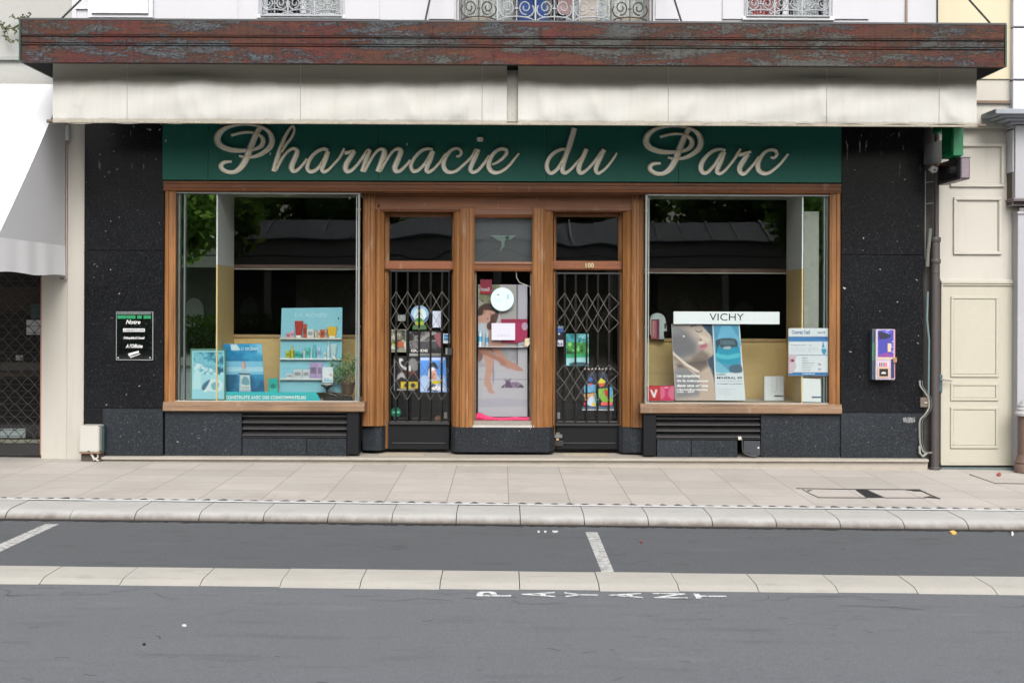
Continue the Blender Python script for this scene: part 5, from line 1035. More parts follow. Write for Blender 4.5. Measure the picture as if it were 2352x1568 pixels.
for i in range(1150):
    a, e = rr.uniform(0, 6.28), rr.uniform(-1, 1); r_ = rr.random() ** .4; px, pz, py = cc.x + math.cos(a) * .21 * r_ + .02, cc.z + e * .15 * r_ + .02 + .06 * math.cos(a * 1.3), .30 + math.sin(a) * .12 * r_
    v = Vector((rr.uniform(-1, 1), rr.uniform(-1, .2), rr.uniform(-1, 1))).normalized(); w = v.cross(Vector((rr.uniform(-1, 1), 1, rr.uniform(-1, 1)))).normalized(); s = rr.uniform(.009, .019); p = Vector((px, py, pz))
    if p.x > P(*Z3(1938, 600), .3).x: continue
    b.face([p, p + v * s + w * s * .45, p + v * s * 2, p + v * s - w * s * .45], LF if rr.random() < .6 else LF2)
b.build('foliage', t)
# ---- right display window
t = thing('test_device', 'white arched desk device with a red and purple front in the right window', 'device', P(*Z8(228, 345), .9)); YQ = .80
b = MB(); WH = M('pale_grey_plastic', (.45, .52, .53), .35)
b.pprism([(148, 165)] + [(148 + 78 - 78 * math.cos(rad(k * 10)), 165 - 77 * math.sin(rad(k * 10))) for k in range(1, 18)] + [(304, 165), (318, 265), (285, 270), (290, 335), (305, 347), (240, 347), (240, 152), (160, 152), (160, 300), (148, 310)], YQ, .16, WH, Z8); b.build('case', t, bevel=.006)
b = MB(); b.rbox(160, 152, 250, 340, YQ + .02, .1, M('rose_panel', (.42, .13, .14), .4), Z8); b.rbox(215, 160, 252, 330, YQ + .014, .02, M('purple_panel', (.20, .03, .09), .3), Z8); b.rbox(178, 165, 192, 320, YQ + .012, .02, M('pale_rose', (.5, .25, .25), .4), Z8); b.rbox(292, 190, 306, 240, YQ - .004, .01, BLACKM, Z8); b.build('front_panel', t)
YP = .30
def d(b, Y):
    c = lambda h: pc(h, .95); F_ = Z8; T = 0
    def q(soft, pts, col, sm=0, al=1.0): b.soft = soft; b.alpha = al; b.pp(F_, pts, T, c(col), sm); b.alpha = 1.0
    q(4, [(362, 190), (770, 190), (800, 950), (380, 950)], '#34506f'); q(30, [(700, 190), (760, 190), (770, 320), (740, 300)], '#25405e')
    q(5, [(362, 190), (640, 190), (668, 222), (700, 256), (722, 280), (742, 300), (752, 322), (757, 350), (762, 385), (768, 420), (770, 455), (770, 490), (752, 510), (722, 530), (712, 548), (722, 585), (742, 640), (765, 700), (790, 800), (800, 950), (380, 950)], '#cdb9ad')
    q(50, [(340, 190), (480, 190), (560, 300), (610, 360), (640, 440), (600, 500), (500, 540), (380, 560), (340, 400)], '#8b8990'); q(40, [(340, 300), (500, 290), (590, 400), (580, 480), (440, 520), (340, 480)], '#7a777e')
    q(30, [(400, 190), (560, 190), (600, 240), (480, 240)], '#b3a6a4'); q(22, [(560, 520), (660, 440), (740, 500), (716, 540), (640, 560), (560, 570)], '#8e7d78')
    q(26, [(480, 560), (720, 530), (726, 600), (640, 650), (560, 640), (420, 640), (400, 590)], '#655b5a'); q(30, [(560, 600), (700, 600), (640, 660), (560, 660)], '#7d6c66')
    q(9, [(560, 216), (590, 204), (640, 210), (664, 236), (664, 262), (630, 268), (590, 250)], '#b9a6a2', 3, .8); q(4, [(548, 214), (575, 203), (606, 203), (600, 212), (570, 216), (556, 228)], '#5a4c4e', 2); q(3, [(590, 252), (612, 264), (640, 268), (664, 256), (660, 268), (636, 276), (606, 270)], '#3a3032', 3)
    q(14, [(640, 300), (700, 320), (735, 345), (728, 372), (690, 366), (660, 350)], '#e2d2c6', 3); q(7, [(620, 384), (645, 362), (682, 370), (680, 384), (650, 392)], '#e9ddd2', 3); q(5, [(638, 350), (650, 336), (656, 352), (648, 360)], '#5e4a48', 3)
    q(4, [(636, 412), (660, 396), (690, 388), (716, 391), (704, 404), (672, 416), (642, 426)], '#c0718a', 4); q(4, [(640, 428), (672, 414), (712, 406), (714, 420), (690, 440), (652, 448)], '#d08a9c', 4); q(2, [(640, 424), (676, 412), (712, 404), (712, 408), (676, 418), (642, 429)], '#7e3f52')
    q(24, [(380, 640), (520, 620), (640, 690), (690, 800), (640, 900), (400, 930)], '#8f8c94'); q(24, [(640, 680), (740, 640), (790, 820), (790, 950), (640, 950)], '#c9b2a4')
    q(4, [(374, 456), (396, 486), (520, 586), (632, 652), (636, 668), (600, 664), (500, 616), (376, 508)], '#ecdfd4'); q(4, [(378, 492), (500, 604), (560, 640), (648, 716), (652, 736), (548, 664), (384, 536)], '#a18c80'); q(4, [(520, 632), (560, 652), (655, 732), (640, 734)], '#e2d4ca')
    b.soft = 3; b.pell(F_, 481, 315, 10, 9, Y, c('#ececec'), 10)
    for tx, y0, y1, x1 in (('Les symptômes', 688, 722, 640), ('de la ménopause', 738, 768, 722), ('dans une crème', 783, 811, 720), ('réconfortante', 826, 846, 716), ('24h · SPF', 851, 867, 585)): b.ptext(Z8, tx, 412, y0, x1, y1, Y, pc('#f4f4f8', .95), .05)
t = thing('beauty_poster', 'large leaning two-part cosmetics poster under a white header board with black letters', 'poster', P(*Z8(720, 942), YP))
b = MB(); b.pprism([(360, 196), (758, 196), (797, 942), (398, 942)], YP, .01, pc('#e0e4ea'), Z8); r = RB(b, Z8, [(362, 199), (757, 199), (796, 940), (399, 940)], YP - .0004, '#9a8f90', 90, 150, 9); d(r, YP - .0004); r.done(); b.build('face_panel', t)
def d(b, Y):
    b.pp(Z8, [(770, 202), (1020, 202), (1050, 668), (800, 668)], Y, pc('#5aa3cc')); b.pp(Z8, [(800, 470), (840, 240), (880, 208), (940, 208), (990, 290), (1024, 330), (1028, 420)], Y, pc('#74bbe2'), 5)
    b.pp(Z8, [(810, 345), (990, 342), (1008, 450), (990, 480), (812, 480), (800, 420)], Y, pc('#3f4f5c'), 3); b.pp(Z8, [(835, 352), (980, 352), (988, 400), (838, 400)], Y, pc('#5b7484'))
    b.pp(Z8, [(798, 480), (830, 400), (860, 430), (1000, 420), (1030, 440), (1032, 560), (960, 592), (860, 580), (806, 540)], Y, pc('#2fa3c6'), 4); b.pp(Z8, [(870, 420), (938, 415), (935, 438), (880, 440)], Y, pc('#b9c9cf'), 3)
    b.pp(Z8, [(800, 480), (900, 500), (1020, 480), (1028, 520), (900, 540), (804, 520)], Y, pc('#5fcbe0'), 4); b.pp(Z8, [(940, 668), (930, 610), (1000, 590), (1044, 600), (1049, 668)], Y, pc('#4b6c84'), 3); b.pp(Z8, [(802, 560), (860, 600), (930, 667), (804, 667)], Y, pc('#7cc4e2'), 3)
    b.prect(Z8, 804, 684, 888, 696, Y, pc('#7c9aa6')); b.ptext(Z8, 'MINÉRAL 89', 806, 704, 1052, 734, Y, pc('#20242c'), .02); b.ptext(Z8, 'Le booster quotidien fortifiant', 808, 748, 1054, 760, Y, pc('#5a6068')); b.ptext(Z8, 'et repulpant au quotidien', 808, 774, 1054, 788, Y, pc('#3a4048'), .02)
    for y, x1 in ((828, 978), (850, 916), (872, 942)): b.ptext(Z8, 'peau fortifiée contre les agressions', 812, y, x1, y + 8, Y, pc('#8a9098'))
b = MB(); b.pprism([(762, 196), (1028, 196), (1086, 942), (795, 942)], YP - .012, .01, pc('#e4ecf6', .95), Z8); r = RB(b, Z8, [(764, 199), (1027, 199), (1084, 940), (797, 940)], YP - .0124, '#e8f0fa', 70, 150, 5); d(r, YP - .0124); r.done(); b.build('product_panel', t)
b = MB(); b.rbox(382, 74, 1420, 196, YP - .05, .03, pc('#f4f8ff', .97), Z8); b.lay = 0; b.ptext(Z8, 'VICHY', 733, 92, 1070, 162, YP - .0504, pc('#101014', 1), .0); b.build('header', t, bevel=.001)
card('red_box', 'flat red and pink box with a white letter in the right window', 'box', Z8, rect(127, 800, 387, 946), .12, '#c81f2c', lambda b, Y: (b.pp(Z8, [(252, 797), (384, 797), (387, 943), (252, 943)], Y, pc('#d92a68')), b.pell(Z8, 254, 870, 45, 62, Y, pc('#df6c93'), 16, -90, 90), b.pp(Z8, [(386, 808), (350, 815), (328, 860), (335, 905), (386, 934)], Y, pc('#df6c93'), 4),
    b.pp(Z8, [(152, 838), (168, 838), (190, 885), (206, 834), (222, 838), (198, 914), (184, 914)], Y, pc('#f4f0f0', .9)), b.prect(Z8, 292, 812, 326, 822, Y, pc('#f0c6d6'))), .05)
def d(b, Y):
    b.prect(Z8, 1508, 318, 1896, 366, Y, pc('#2f6db4')); b.pp(Z8, [(1508, 330), (1700, 322), (1896, 345), (1896, 366), (1508, 366)], Y, pc('#4a8ccc')); b.prect(Z8, 1508, 497, 1896, 503, Y, pc('#5c7fae')); b.prect(Z8, 1506, 668, 1894, 700, Y, pc('#3b7cbc'))
    b.ptext(Z8, 'Ouvrez l’œil', 1540, 256, 1716, 294, Y, pc('#245a8e'), .02); b.ptext(Z8, 'SANTÉ', 1792, 264, 1868, 290, Y, pc('#56789a'), .02); b.ptext(Z8, 'Bien choisir son traitement en pharmacie', 1530, 398, 1680, 406, Y, pc('#35424f'), .02); b.ptext(Z8, 'conseils', 1706, 398, 1736, 406, Y, pc('#35424f'))
    for k in range(4): b.ptext(Z8, 'pour toute la famille et les petits soins', 1534, 424 + k * 12, 1672, 430 + k * 12, Y, pc('#aab4c2')); b.ptext(Z8, 'demandez conseil au comptoir', 1694, 424 + k * 12, 1800, 430 + k * 12, Y, pc('#aab4c2'))
    b.pp(Z8, [(1846, 366), (1862, 420), (1880, 450), (1858, 498), (1832, 460), (1836, 420)], Y, pc('#3fa0d2'), 4); b.prect(Z8, 1836, 425, 1876, 436, Y, pc('#dff2fa'))
    b.pp(Z8, [(1507, 503), (1586, 503), (1570, 560), (1585, 600), (1560, 664), (1506, 668)], Y, pc('#dcc9d6'), 3); b.pell(Z8, 1545, 552, 22, 17, Y, pc('#c4577a'), 12); b.pell(Z8, 1552, 556, 9, 8, Y, pc('#4b1d2a'), 8)
    for k, x1 in enumerate((1692, 1692, 1762, 1746, 1724, 1716)): b.ptext(Z8, 'Info santé et conseils pratiques'[:14 + k * 3], 1640, 522 + k * 24, x1, 531 + k * 24, Y, pc('#4b5260'), .02)
    b.pell(Z8, 1812, 590, 16, 14, Y, pc('#c2b4c8'), 10); b.pell(Z8, 1812, 638, 16, 12, Y, pc('#c2b4c8'), 10); b.ptext(Z8, 'PHARMACIE', 1640, 676, 1762, 688, Y, pc('#cfe2f2'))
card('health_poster', 'white and blue information poster with small text stuck inside the right window glass', 'poster', Z8, rect(1508, 236, 1897, 701), .012, '#eef3fc', d, .002, .95, res=(70, 90))
card('white_box', 'white upright box with an arch line, free-standing on the right window floor', 'box', Z8, rect(1272, 708, 1460, 943), .45, '#e6e9ee', lambda b, Y: (b.prect(Z8, 1367, 893, 1456, 907, Y, pc('#23304e')), b.pp(Z8, [(1342, 715), (1345, 715), (1345, 845), (1355, 860), (1380, 860), (1390, 845), (1390, 715), (1393, 715), (1393, 848), (1382, 864), (1353, 864), (1342, 848)], Y, pc('#b8babe'))), .06)
t = thing('leaning_board', 'white panel with a blue tag leaning at the right corner of the right window', 'board', P(*Z8(1728, 960), .30))
b = MB(); b.pprism([(1630, 725), (1822, 733), (1827, 960), (1632, 955)], .026, .012, pc('#eceff4', .9), Z8); b.lay = 0; b.prect(Z8, 1735, 905, 1826, 919, .0256, pc('#2b4a78')); b.pprism([(1628, 706), (1840, 708), (1842, 733), (1630, 727)], .030, .01, M('brown_edge', (.12, .08, .05)), Z8); b.build('panel', t)

# ---- on the doors
YG1 = .43
card('paper_note', 'small pale note behind the left door gate', 'notice', Z5, rect(395, 105, 472, 165), YG1, '#cfdad8', None, .002)
def d(b, Y):
    b.pell(Z5, 612, 102, 88, 88, Y, pc('#8fb8dc'), 28); b.pp(Z5, [(528, 100), (560, 150), (580, 190), (560, 180), (530, 130)], Y, pc('#2d4fa0')); b.pp(Z5, [(697, 110), (690, 140), (650, 178), (640, 160)], Y, pc('#2d4fa0')); b.pell(Z5, 612, 105, 62, 68, Y, pc('#c9dedd'), 24)
    b.pp(Z5, [(572, 145), (600, 135), (632, 140), (648, 170), (568, 170)], Y, pc('#3d8f3a'), 3); b.prect(Z5, 568, 172, 655, 205, Y, pc('#9fb52a')); b.pp(Z5, [(545, 207), (672, 207), (680, 248), (540, 248)], Y, pc('#3f6b3a'))
card('round_sign', 'round blue and green display card on the glass of the left door', 'sign', Z5, [(612 + 90 * math.cos(rad(a)), 105 + 90 * math.sin(rad(a)) * 1) for a in range(0, 360, 15)], YG1, '#6f9ed0', d, .002)
card('letter_sheet', 'white letter sheet at the top right of the left door glass', 'notice', Z5, rect(737, 68, 829, 229), YG1, '#ccd6ea', lambda b, Y: [b.prect(Z5, 760, 96 + k * 16, 812, 99 + k * 16, Y, pc('#a4afc6')) for k in range(6)], .002)
PH = m_print('leafy_photo_print', [(.32, '#2a2e28'), (.44, '#4e5446'), (.50, '#8a8a7c'), (.56, '#5c4030'), (.66, '#c2c6b8')], 14, (1, 1, 2.4))
def d(b, Y):
    b.prect(Z5, 322, 252, 474, 466, Y, PH); b.prect(Z5, 395, 365, 458, 418, Y, pc('#a5522e')); b.pp(Z5, [(325, 425), (350, 395), (372, 440), (360, 466), (325, 466)], Y, pc('#cfd3c6'), 3); b.pp(Z5, [(330, 350), (345, 380), (376, 395), (376, 408), (340, 390)], Y, pc('#c9c02f')); b.prect(Z5, 325, 440, 474, 466, Y, pc('#7b8270'))
card('framed_photo', 'small brownish photo card left on the left door glass', 'poster', Z5, rect(318, 248, 478, 470), YG1, '#a9ab9e', d, .002)
PB = m_print('black_white_print', [(.40, '#0c0c0e'), (.52, '#2c2c30'), (.56, '#9a9a98'), (.60, '#1c1c20'), (.70, '#6e6e70')], 11, (1, 1, 1.8))
def d(b, Y):
    b.prect(Z5, 512, 270, 770, 436, Y, PB); b.pp(Z5, [(755, 300), (822, 285), (822, 415), (795, 412), (770, 350)], Y, pc('#8d5560'), 3); b.ptext(Z5, 'GUIDE', 525, 442, 690, 468, Y, pc('#d0d0cc'), .04); b.pp(Z5, [(600, 360), (700, 280), (760, 272), (770, 292), (690, 320), (615, 380)], Y, pc('#8f9090'), 3)
    b.prect(Z5, 610, 366, 780, 436, Y, pc('#3f4045'))
card('dark_poster', 'black and white landscape poster across the middle of the left door', 'poster', Z5, rect(508, 265, 826, 472), YG1, '#1d1e20', d, .002)
card('sticker', 'tiny blue and white sticker beside the lock of the left door', 'sticker', Z5, rect(842, 289, 908, 384), YG1, '#c9d2d8', lambda b, Y: (b.prect(Z5, 849, 298, 902, 356, Y, pc('#2f73ae')), b.prect(Z5, 849, 322, 902, 332, Y, pc('#8fc0dc'))), .002)
card('paper_strip', 'narrow grey paper strip under the landscape poster on the left door', 'notice', Z5, rect(508, 482, 828, 508), YG1, '#8f9190', lambda b, Y: b.ptext(Z5, 'HORAIRES D’OUVERTURE', 620, 488, 822, 504, Y, pc('#2c2c2e'), .03), .002)
def d(b, Y):
    b.pp(Z5, [(375, 530), (470, 540), (460, 600), (500, 640), (440, 640), (400, 580)], Y, pc('#0a0a0b'), 3); b.pp(Z5, [(408, 538), (440, 534), (446, 552), (424, 566), (440, 600), (500, 630), (470, 645), (420, 600)], Y, pc('#c2c4c6'), 3)
    b.pp(Z5, [(505, 560), (540, 530), (585, 560), (590, 640), (540, 650), (510, 600)], Y, pc('#77797c'), 4); b.prect(Z5, 505, 600, 522, 655, Y, pc('#dadada')); b.pp(Z5, [(470, 660), (580, 658), (580, 690), (470, 690)], Y, pc('#501c1e')); b.pp(Z5, [(390, 740), (400, 690), (450, 670), (470, 730), (430, 712)], Y, pc('#a6a8aa'), 3)
    b.prect(Z5, 428, 762, 600, 824, Y, pc('#c9b522')); b.pell(Z5, 480, 795, 26, 22, Y, pc('#2a2a20'), 10); b.pell(Z5, 545, 795, 26, 24, Y, pc('#2a2a20'), 10); b.prect(Z5, 364, 540, 372, 840, Y, pc('#aab0b4')); b.prect(Z5, 372, 832, 560, 840, Y, pc('#b8b8b4'))
card('comic_poster', 'black poster with white shapes and a yellow strip, low left on the left door', 'poster', Z5, rect(356, 510, 602, 848), YG1, '#141416', d, .002)
def d(b, Y):
    b.prect(Z5, 616, 522, 858, 552, Y, pc('#b7c9ea')); b.pp(Z5, [(616, 700), (858, 700), (872, 858), (616, 858)], Y, pc('#a7bfe4')); b.pp(Z5, [(690, 640), (720, 580), (760, 570), (790, 620), (780, 640), (740, 610), (705, 680)], Y, pc('#23262e'), 3)
    b.pp(Z5, [(700, 640), (730, 618), (768, 640), (776, 700), (740, 740), (700, 720)], Y, pc('#e3e6ea'), 3); b.pp(Z5, [(728, 660), (770, 642), (768, 656), (735, 668)], Y, pc('#c5402c')); b.prect(Z5, 722, 668, 776, 740, Y, pc('#c78f7c')); b.pp(Z5, [(732, 752), (815, 748), (820, 776), (738, 782)], Y, pc('#c6b622'), 3)
    b.pp(Z5, [(680, 850), (705, 800), (750, 780), (800, 830), (780, 858), (720, 850)], Y, pc('#3a4152'), 3); b.pp(Z5, [(735, 815), (800, 800), (850, 840), (740, 840)], Y, pc('#e8ebf0'), 3)
card('blue_poster', 'light blue poster with a dark-haired figure, low right on the left door', 'poster', Z5, [(615, 520), (866, 520), (878, 862), (615, 862)], YG1, '#4f8fe0', d, .002)
card('sticker', 'round green sticker in the bottom left corner of the left door glass', 'sticker', Z5, [(378 + 50 * math.cos(rad(a)), 1058 + 50 * math.sin(rad(a))) for a in range(0, 360, 15)], YG1, '#1f8f6c', lambda b, Y: b.prect(Z5, 345, 1048, 412, 1066, Y, pc('#5fc0a0')), .002)
card('letter_slot_box', 'small pale box low beside the edge of the left door', 'box', Z5, rect(850, 1058, 880, 1118), YG1, '#a9a9a0', None, .01)
card('crumpled_bag', 'small crumpled brown paper on the floor behind the left door glass', 'paper', Z5, [(762, 1140), (765, 1105), (790, 1090), (825, 1100), (832, 1138)], .50, '#8a5a3a', None, .05)
# right door
card('blue_sticker', 'dark blue rounded sticker at the upper left of the right door glass', 'sticker', Z6, rect(482, 215, 556, 345), YG1, '#0d1420', lambda b, Y: (b.pp(Z6, [(482, 240), (490, 222), (545, 222), (553, 240), (553, 278), (482, 278)], Y, pc('#2a5ea8')), b.prect(Z6, 484, 214, 575, 236, Y, pc('#7f8fa6')), b.pell(Z6, 514, 292, 9, 9, Y, pc('#dfe8f0'), 10)), .002)
card('white_sticker', 'white sticker with a small black drawing at the left of the right door', 'sticker', Z6, rect(482, 352, 554, 412), YG1, '#d5d6ea', lambda b, Y: (b.pp(Z6, [(500, 372), (515, 380), (520, 405), (508, 408)], Y, pc('#30343a')), b.pp(Z6, [(530, 378), (546, 384), (540, 406), (528, 404)], Y, pc('#30343a'))), .002)
GP = m_print('garden_print', [(.34, '#0d3a1c'), (.46, '#1f6b2c'), (.54, '#3f9a3c'), (.62, '#12502c'), (.7, '#7cc06a')], 16)
def d(b, Y):
    b.prect(Z6, 583, 291, 803, 375, Y, m_print('teal_roof_print', [(.35, '#1c6f78'), (.5, '#3fa8b0'), (.6, '#16565c'), (.7, '#7fd0d4')], 7, (1, 1, 5))); b.prect(Z6, 583, 372, 803, 492, Y, GP); b.prect(Z6, 583, 490, 803, 528, Y, pc('#1f8f5e')); b.pp(Z6, [(583, 528), (803, 522), (803, 600), (583, 600)], Y, pc('#8fc2c8')); b.pp(Z6, [(620, 600), (640, 572), (760, 570), (803, 585), (803, 602)], Y, pc('#2c4a52'), 3)
    b.pp(Z6, [(700, 352), (722, 352), (722, 375), (700, 375)], Y, pc('#0c2024'))
card('green_poster', 'teal and green garden picture taped inside the right door glass', 'poster', Z6, rect(582, 290, 804, 603), YG1, '#3f9aa0', d, .002)
def d(b, Y):
    b.pp(Z6, [(790, 700), (840, 672), (960, 672), (1005, 720), (1000, 790), (900, 820), (790, 790)], Y, pc('#1c2c40'), 4); b.pp(Z6, [(758, 800), (800, 780), (872, 790), (870, 860), (758, 868)], Y, pc('#5aa2cc')); b.pell(Z6, 820, 738, 24, 20, Y, pc('#2f5fa8'), 12)
    b.pp(Z6, [(800, 800), (825, 770), (850, 785), (840, 790)], Y, pc('#d0462c')); b.pp(Z6, [(900, 762), (925, 725), (945, 740), (965, 752), (960, 772), (905, 775)], Y, pc('#cfc83a'), 3); b.pp(Z6, [(902, 775), (966, 772), (950, 808), (915, 806)], Y, pc('#cf5a2a'))
    b.pp(Z6, [(755, 880), (870, 868), (885, 905), (850, 960), (770, 950)], Y, pc('#c9a06c')); b.pp(Z6, [(890, 830), (1000, 820), (1040, 850), (1040, 960), (950, 975), (900, 900)], Y, pc('#7fae3c')); b.pp(Z6, [(1000, 800), (1036, 820), (1034, 920), (1005, 900)], Y, pc('#4a90c0')); b.pp(Z6, [(955, 830), (1000, 850), (1010, 905), (965, 900)], Y, pc('#c9402c'))
    b.pp(Z6, [(790, 960), (830, 900), (860, 930), (870, 995), (800, 990)], Y, pc('#b9cbe4'), 3); b.pp(Z6, [(825, 990), (850, 950), (880, 1000)], Y, pc('#e0cc3a')); b.pp(Z6, [(755, 960), (782, 960), (784, 990), (756, 990)], Y, pc('#d03040')); b.pp(Z6, [(925, 960), (1035, 958), (1035, 990), (925, 990)], Y, pc('#e05a5c')); b.pp(Z6, [(860, 880), (905, 880), (900, 970), (870, 975)], Y, pc('#2f8f8c'))
    b.pp(Z6, [(740, 1000), (1048, 996), (1050, 1030), (738, 1032)], Y, pc('#46566a')); b.prect(Z6, 738, 1030, 1050, 1038, Y, pc('#b8bcc0'))
card('colourful_poster', 'multicoloured patchwork poster low behind the right door gate', 'poster', Z6, [(750, 800), (790, 700), (840, 672), (960, 672), (1010, 720), (1045, 830), (1045, 990), (1050, 1038), (738, 1038), (752, 990)], YG1, '#3a3f4a', d, .002)
card('paper_garland', 'torn strip of small white paper squares above the patchwork poster', 'paper', Z6, [(745, 640), (790, 605), (850, 625), (900, 590), (960, 620), (1040, 610), (1048, 655), (960, 660), (860, 650), (790, 655)], YG1, '#26282a', lambda b, Y: [b.pp(Z6, [(x, 622 + (x * 7) % 13), (x + 18, 618 + (x * 5) % 11), (x + 20, 640), (x + 3, 645)], Y, pc('#a9a6a2')) for x in range(760, 1030, 34)], .002)
card('letter_slot_box', 'small pale box low beside the left edge of the right door', 'box', Z6, rect(497, 1060, 523, 1122), YG1, '#9a9c9c', None, .01)
# ---- centre window
YW = .30; LB = {}
def d(b, Y):
    SK = pc('#cf9e8e'); SK2 = pc('#bd8576'); HR = pc('#43261e')
    b.pp(Z5, [(1184, -190), (1400, -190), (1410, 20), (1390, 90), (1184, 90)], Y, m_print('mossy_print', [(.35, '#6a6458'), (.5, '#8c8a70'), (.62, '#77795a'), (.7, '#a8a490')], 9)); b.prect(Z5, 1183, -40, 1235, 110, Y, m_print('paper_pile_print', [(.4, '#4e4a46'), (.5, '#c9c6c0'), (.6, '#8c8880')], 22))
    b.prect(Z5, 1400, -180, 1560, 420, Y, pc('#b5b0b2')); b.prect(Z5, 1572, -188, 1664, 420, Y, pc('#c4bdce')); b.prect(Z5, 1560, -188, 1572, 595, Y, pc('#3c383e'))
    b.pp(Z5, [(1184, 430), (1560, 430), (1560, 590), (1184, 620)], Y, m_print('curtain_print', [(.4, '#b0acb8'), (.5, '#c6c0cc'), (.6, '#a09ca6')], 3, (8, 1, .4))); b.prect(Z5, 1184, 735, 1664, 740, Y, pc('#8a8496')); b.pp(Z5, [(1184, 930), (1400, 920), (1664, 935), (1664, 1000), (1184, 1010)], Y, pc('#bcb5c6'))
    b.pp(Z5, [(1184, 1098), (1184, 740), (1664, 745), (1664, 1100)], Y, pc('#b8b1c4')) if 0 else None
    b.pp(Z5, [(1184, 55), (1205, 20), (1245, -2), (1300, -5), (1350, 12), (1378, 50), (1382, 95), (1360, 120), (1300, 90), (1250, 75), (1215, 120), (1184, 130)], Y, HR, 4)
    b.pp(Z5, [(1235, 90), (1262, 62), (1300, 62), (1345, 78), (1346, 105), (1322, 122), (1310, 140), (1290, 150), (1284, 180), (1268, 190), (1252, 178), (1240, 192), (1184, 196), (1184, 120), (1220, 110)], Y, SK, 3)
    b.pp(Z5, [(1298, 92), (1318, 100), (1314, 106), (1296, 98)], Y, pc('#3a1f1a')); b.pp(Z5, [(1268, 138), (1290, 144), (1286, 152), (1266, 146)], Y, pc('#7e3a38')); b.pell(Z5, 1246, 78, 12, 22, Y, SK2, 12)
    b.pp(Z5, [(1310, 110), (1378, 90), (1370, 160), (1330, 230), (1312, 280), (1276, 250), (1268, 200), (1300, 160)], Y, pc('#5e3a30'), 3); b.pp(Z5, [(1184, 196), (1245, 196), (1270, 240), (1305, 300), (1305, 418), (1184, 418)], Y, pc('#c9cedb'), 2)
    b.pp(Z5, [(1285, 250), (1312, 250), (1340, 330), (1480, 418), (1290, 418)], Y, SK); b.pp(Z5, [(1184, 424), (1330, 426), (1345, 470), (1240, 480), (1225, 540), (1184, 560)], Y, pc('#8c665c'), 3)
    b.pp(Z5, [(1232, 470), (1300, 455), (1338, 510), (1334, 600), (1318, 680), (1306, 740), (1320, 790), (1326, 840), (1346, 868), (1330, 876), (1288, 866), (1268, 815), (1243, 790), (1246, 730), (1256, 650), (1250, 560)], Y, SK, 3)
    b.pp(Z5, [(1335, 520), (1342, 700), (1336, 800), (1324, 745), (1322, 660)], Y, pc('#9f93a8'))
    b.pp(Z5, [(1310, 424), (1385, 424), (1430, 500), (1475, 545), (1560, 590), (1626, 646), (1600, 655), (1540, 648), (1500, 632), (1470, 636), (1465, 600), (1400, 540), (1345, 470)], Y, pc('#c68f80'), 3)
    b.pp(Z5, [(1190, 424), (1260, 440), (1350, 500), (1410, 530), (1450, 560), (1474, 610), (1462, 606), (1445, 585), (1468, 625), (1450, 618), (1425, 595), (1430, 612), (1400, 590), (1380, 560), (1300, 520), (1200, 470)], Y, pc('#b57c6e'), 3)
    b.pp(Z5, [(1408, 816), (1440, 785), (1452, 770), (1444, 748), (1440, 722), (1450, 735), (1490, 732), (1502, 720), (1504, 750), (1498, 765), (1560, 762), (1600, 778), (1632, 812), (1600, 818), (1520, 820), (1440, 820)], Y, m_print('spotted_print', [(.40, '#6a5070'), (.5, '#b3a0b8'), (.58, '#83688c')], 40), 3)
    b.pp(Z5, [(1408, 818), (1436, 790), (1444, 800), (1420, 822)], Y, pc('#4a3550')); b.pp(Z5, [(1598, 790), (1632, 810), (1620, 822), (1600, 812)], Y, pc('#4a3550'))
card('woman_poster', 'tall poster of a seated dark-haired woman touching her bare foot in the centre window', 'poster', Z5, rect(1183, -190, 1665, 1102), YW + .0, '#c8c0cc', d, .004, .8, res=(90, 220), soft=4)
card('pink_notice', 'pink rectangular notice with a round stamp over the right side of the woman poster', 'notice', Z5, [(1408, 146), (1664, 146), (1664, 340), (1560, 385), (1410, 380)], YW - .018, '#b8265c', lambda b, Y: (b.pell(Z5, 1640, 218, 30, 40, Y, pc('#c8a6c4'), 18), b.pp(Z5, [(1410, 150), (1660, 150), (1660, 180), (1440, 182)], Y, pc('#a31f50'))), .002)
card('red_notice', 'small dark red notice at the upper left of the woman poster', 'notice', Z4, rect(1291, 1030, 1412, 1180), YW - .018, '#8c1438', lambda b, Y: (b.ptext(Z4, 'hoali', 1296, 1110, 1388, 1152, Y, pc('#c9c0c8'), .02), b.prect(Z4, 1278, 1158, 1412, 1180, Y, pc('#b01c30'))), .002)
card('round_notice', 'round pale mint sticker with a faint bottle above the woman poster', 'sticker', Z4, [(1522 + 122 * math.cos(rad(a)), 1237 + 124 * math.sin(rad(a))) for a in range(0, 360, 10)], .236, '#bcd3d4', lambda b, Y: (b.pell(Z4, 1522, 1237, 113, 115, Y, pc('#c3dadb'), 36), b.ptext(Z4, 'DUO', 1440, 1228, 1520, 1262, Y, pc('#9fb8bc')), b.prect(Z4, 1568, 1185, 1592, 1280, Y, pc('#94bccb')), b.prect(Z4, 1572, 1240, 1588, 1276, Y, pc('#d5e6ea')), b.pell(Z4, 1478, 1190, 12, 6, Y, pc('#20242a'), 8)), .002)
card('white_card', 'blank white card with faint grey letters in the middle of the centre window', 'card', Z5, rect(1315, 187, 1546, 352), .236, '#c4c4d2', lambda b, Y: (b.ptext(Z5, 'D I E G O  S', 1372, 296, 1492, 316, Y, pc('#a3a3b4'), .02), b.prect(Z5, 1350, 214, 1520, 217, Y, pc('#c4c4d4'))), .002, .75)
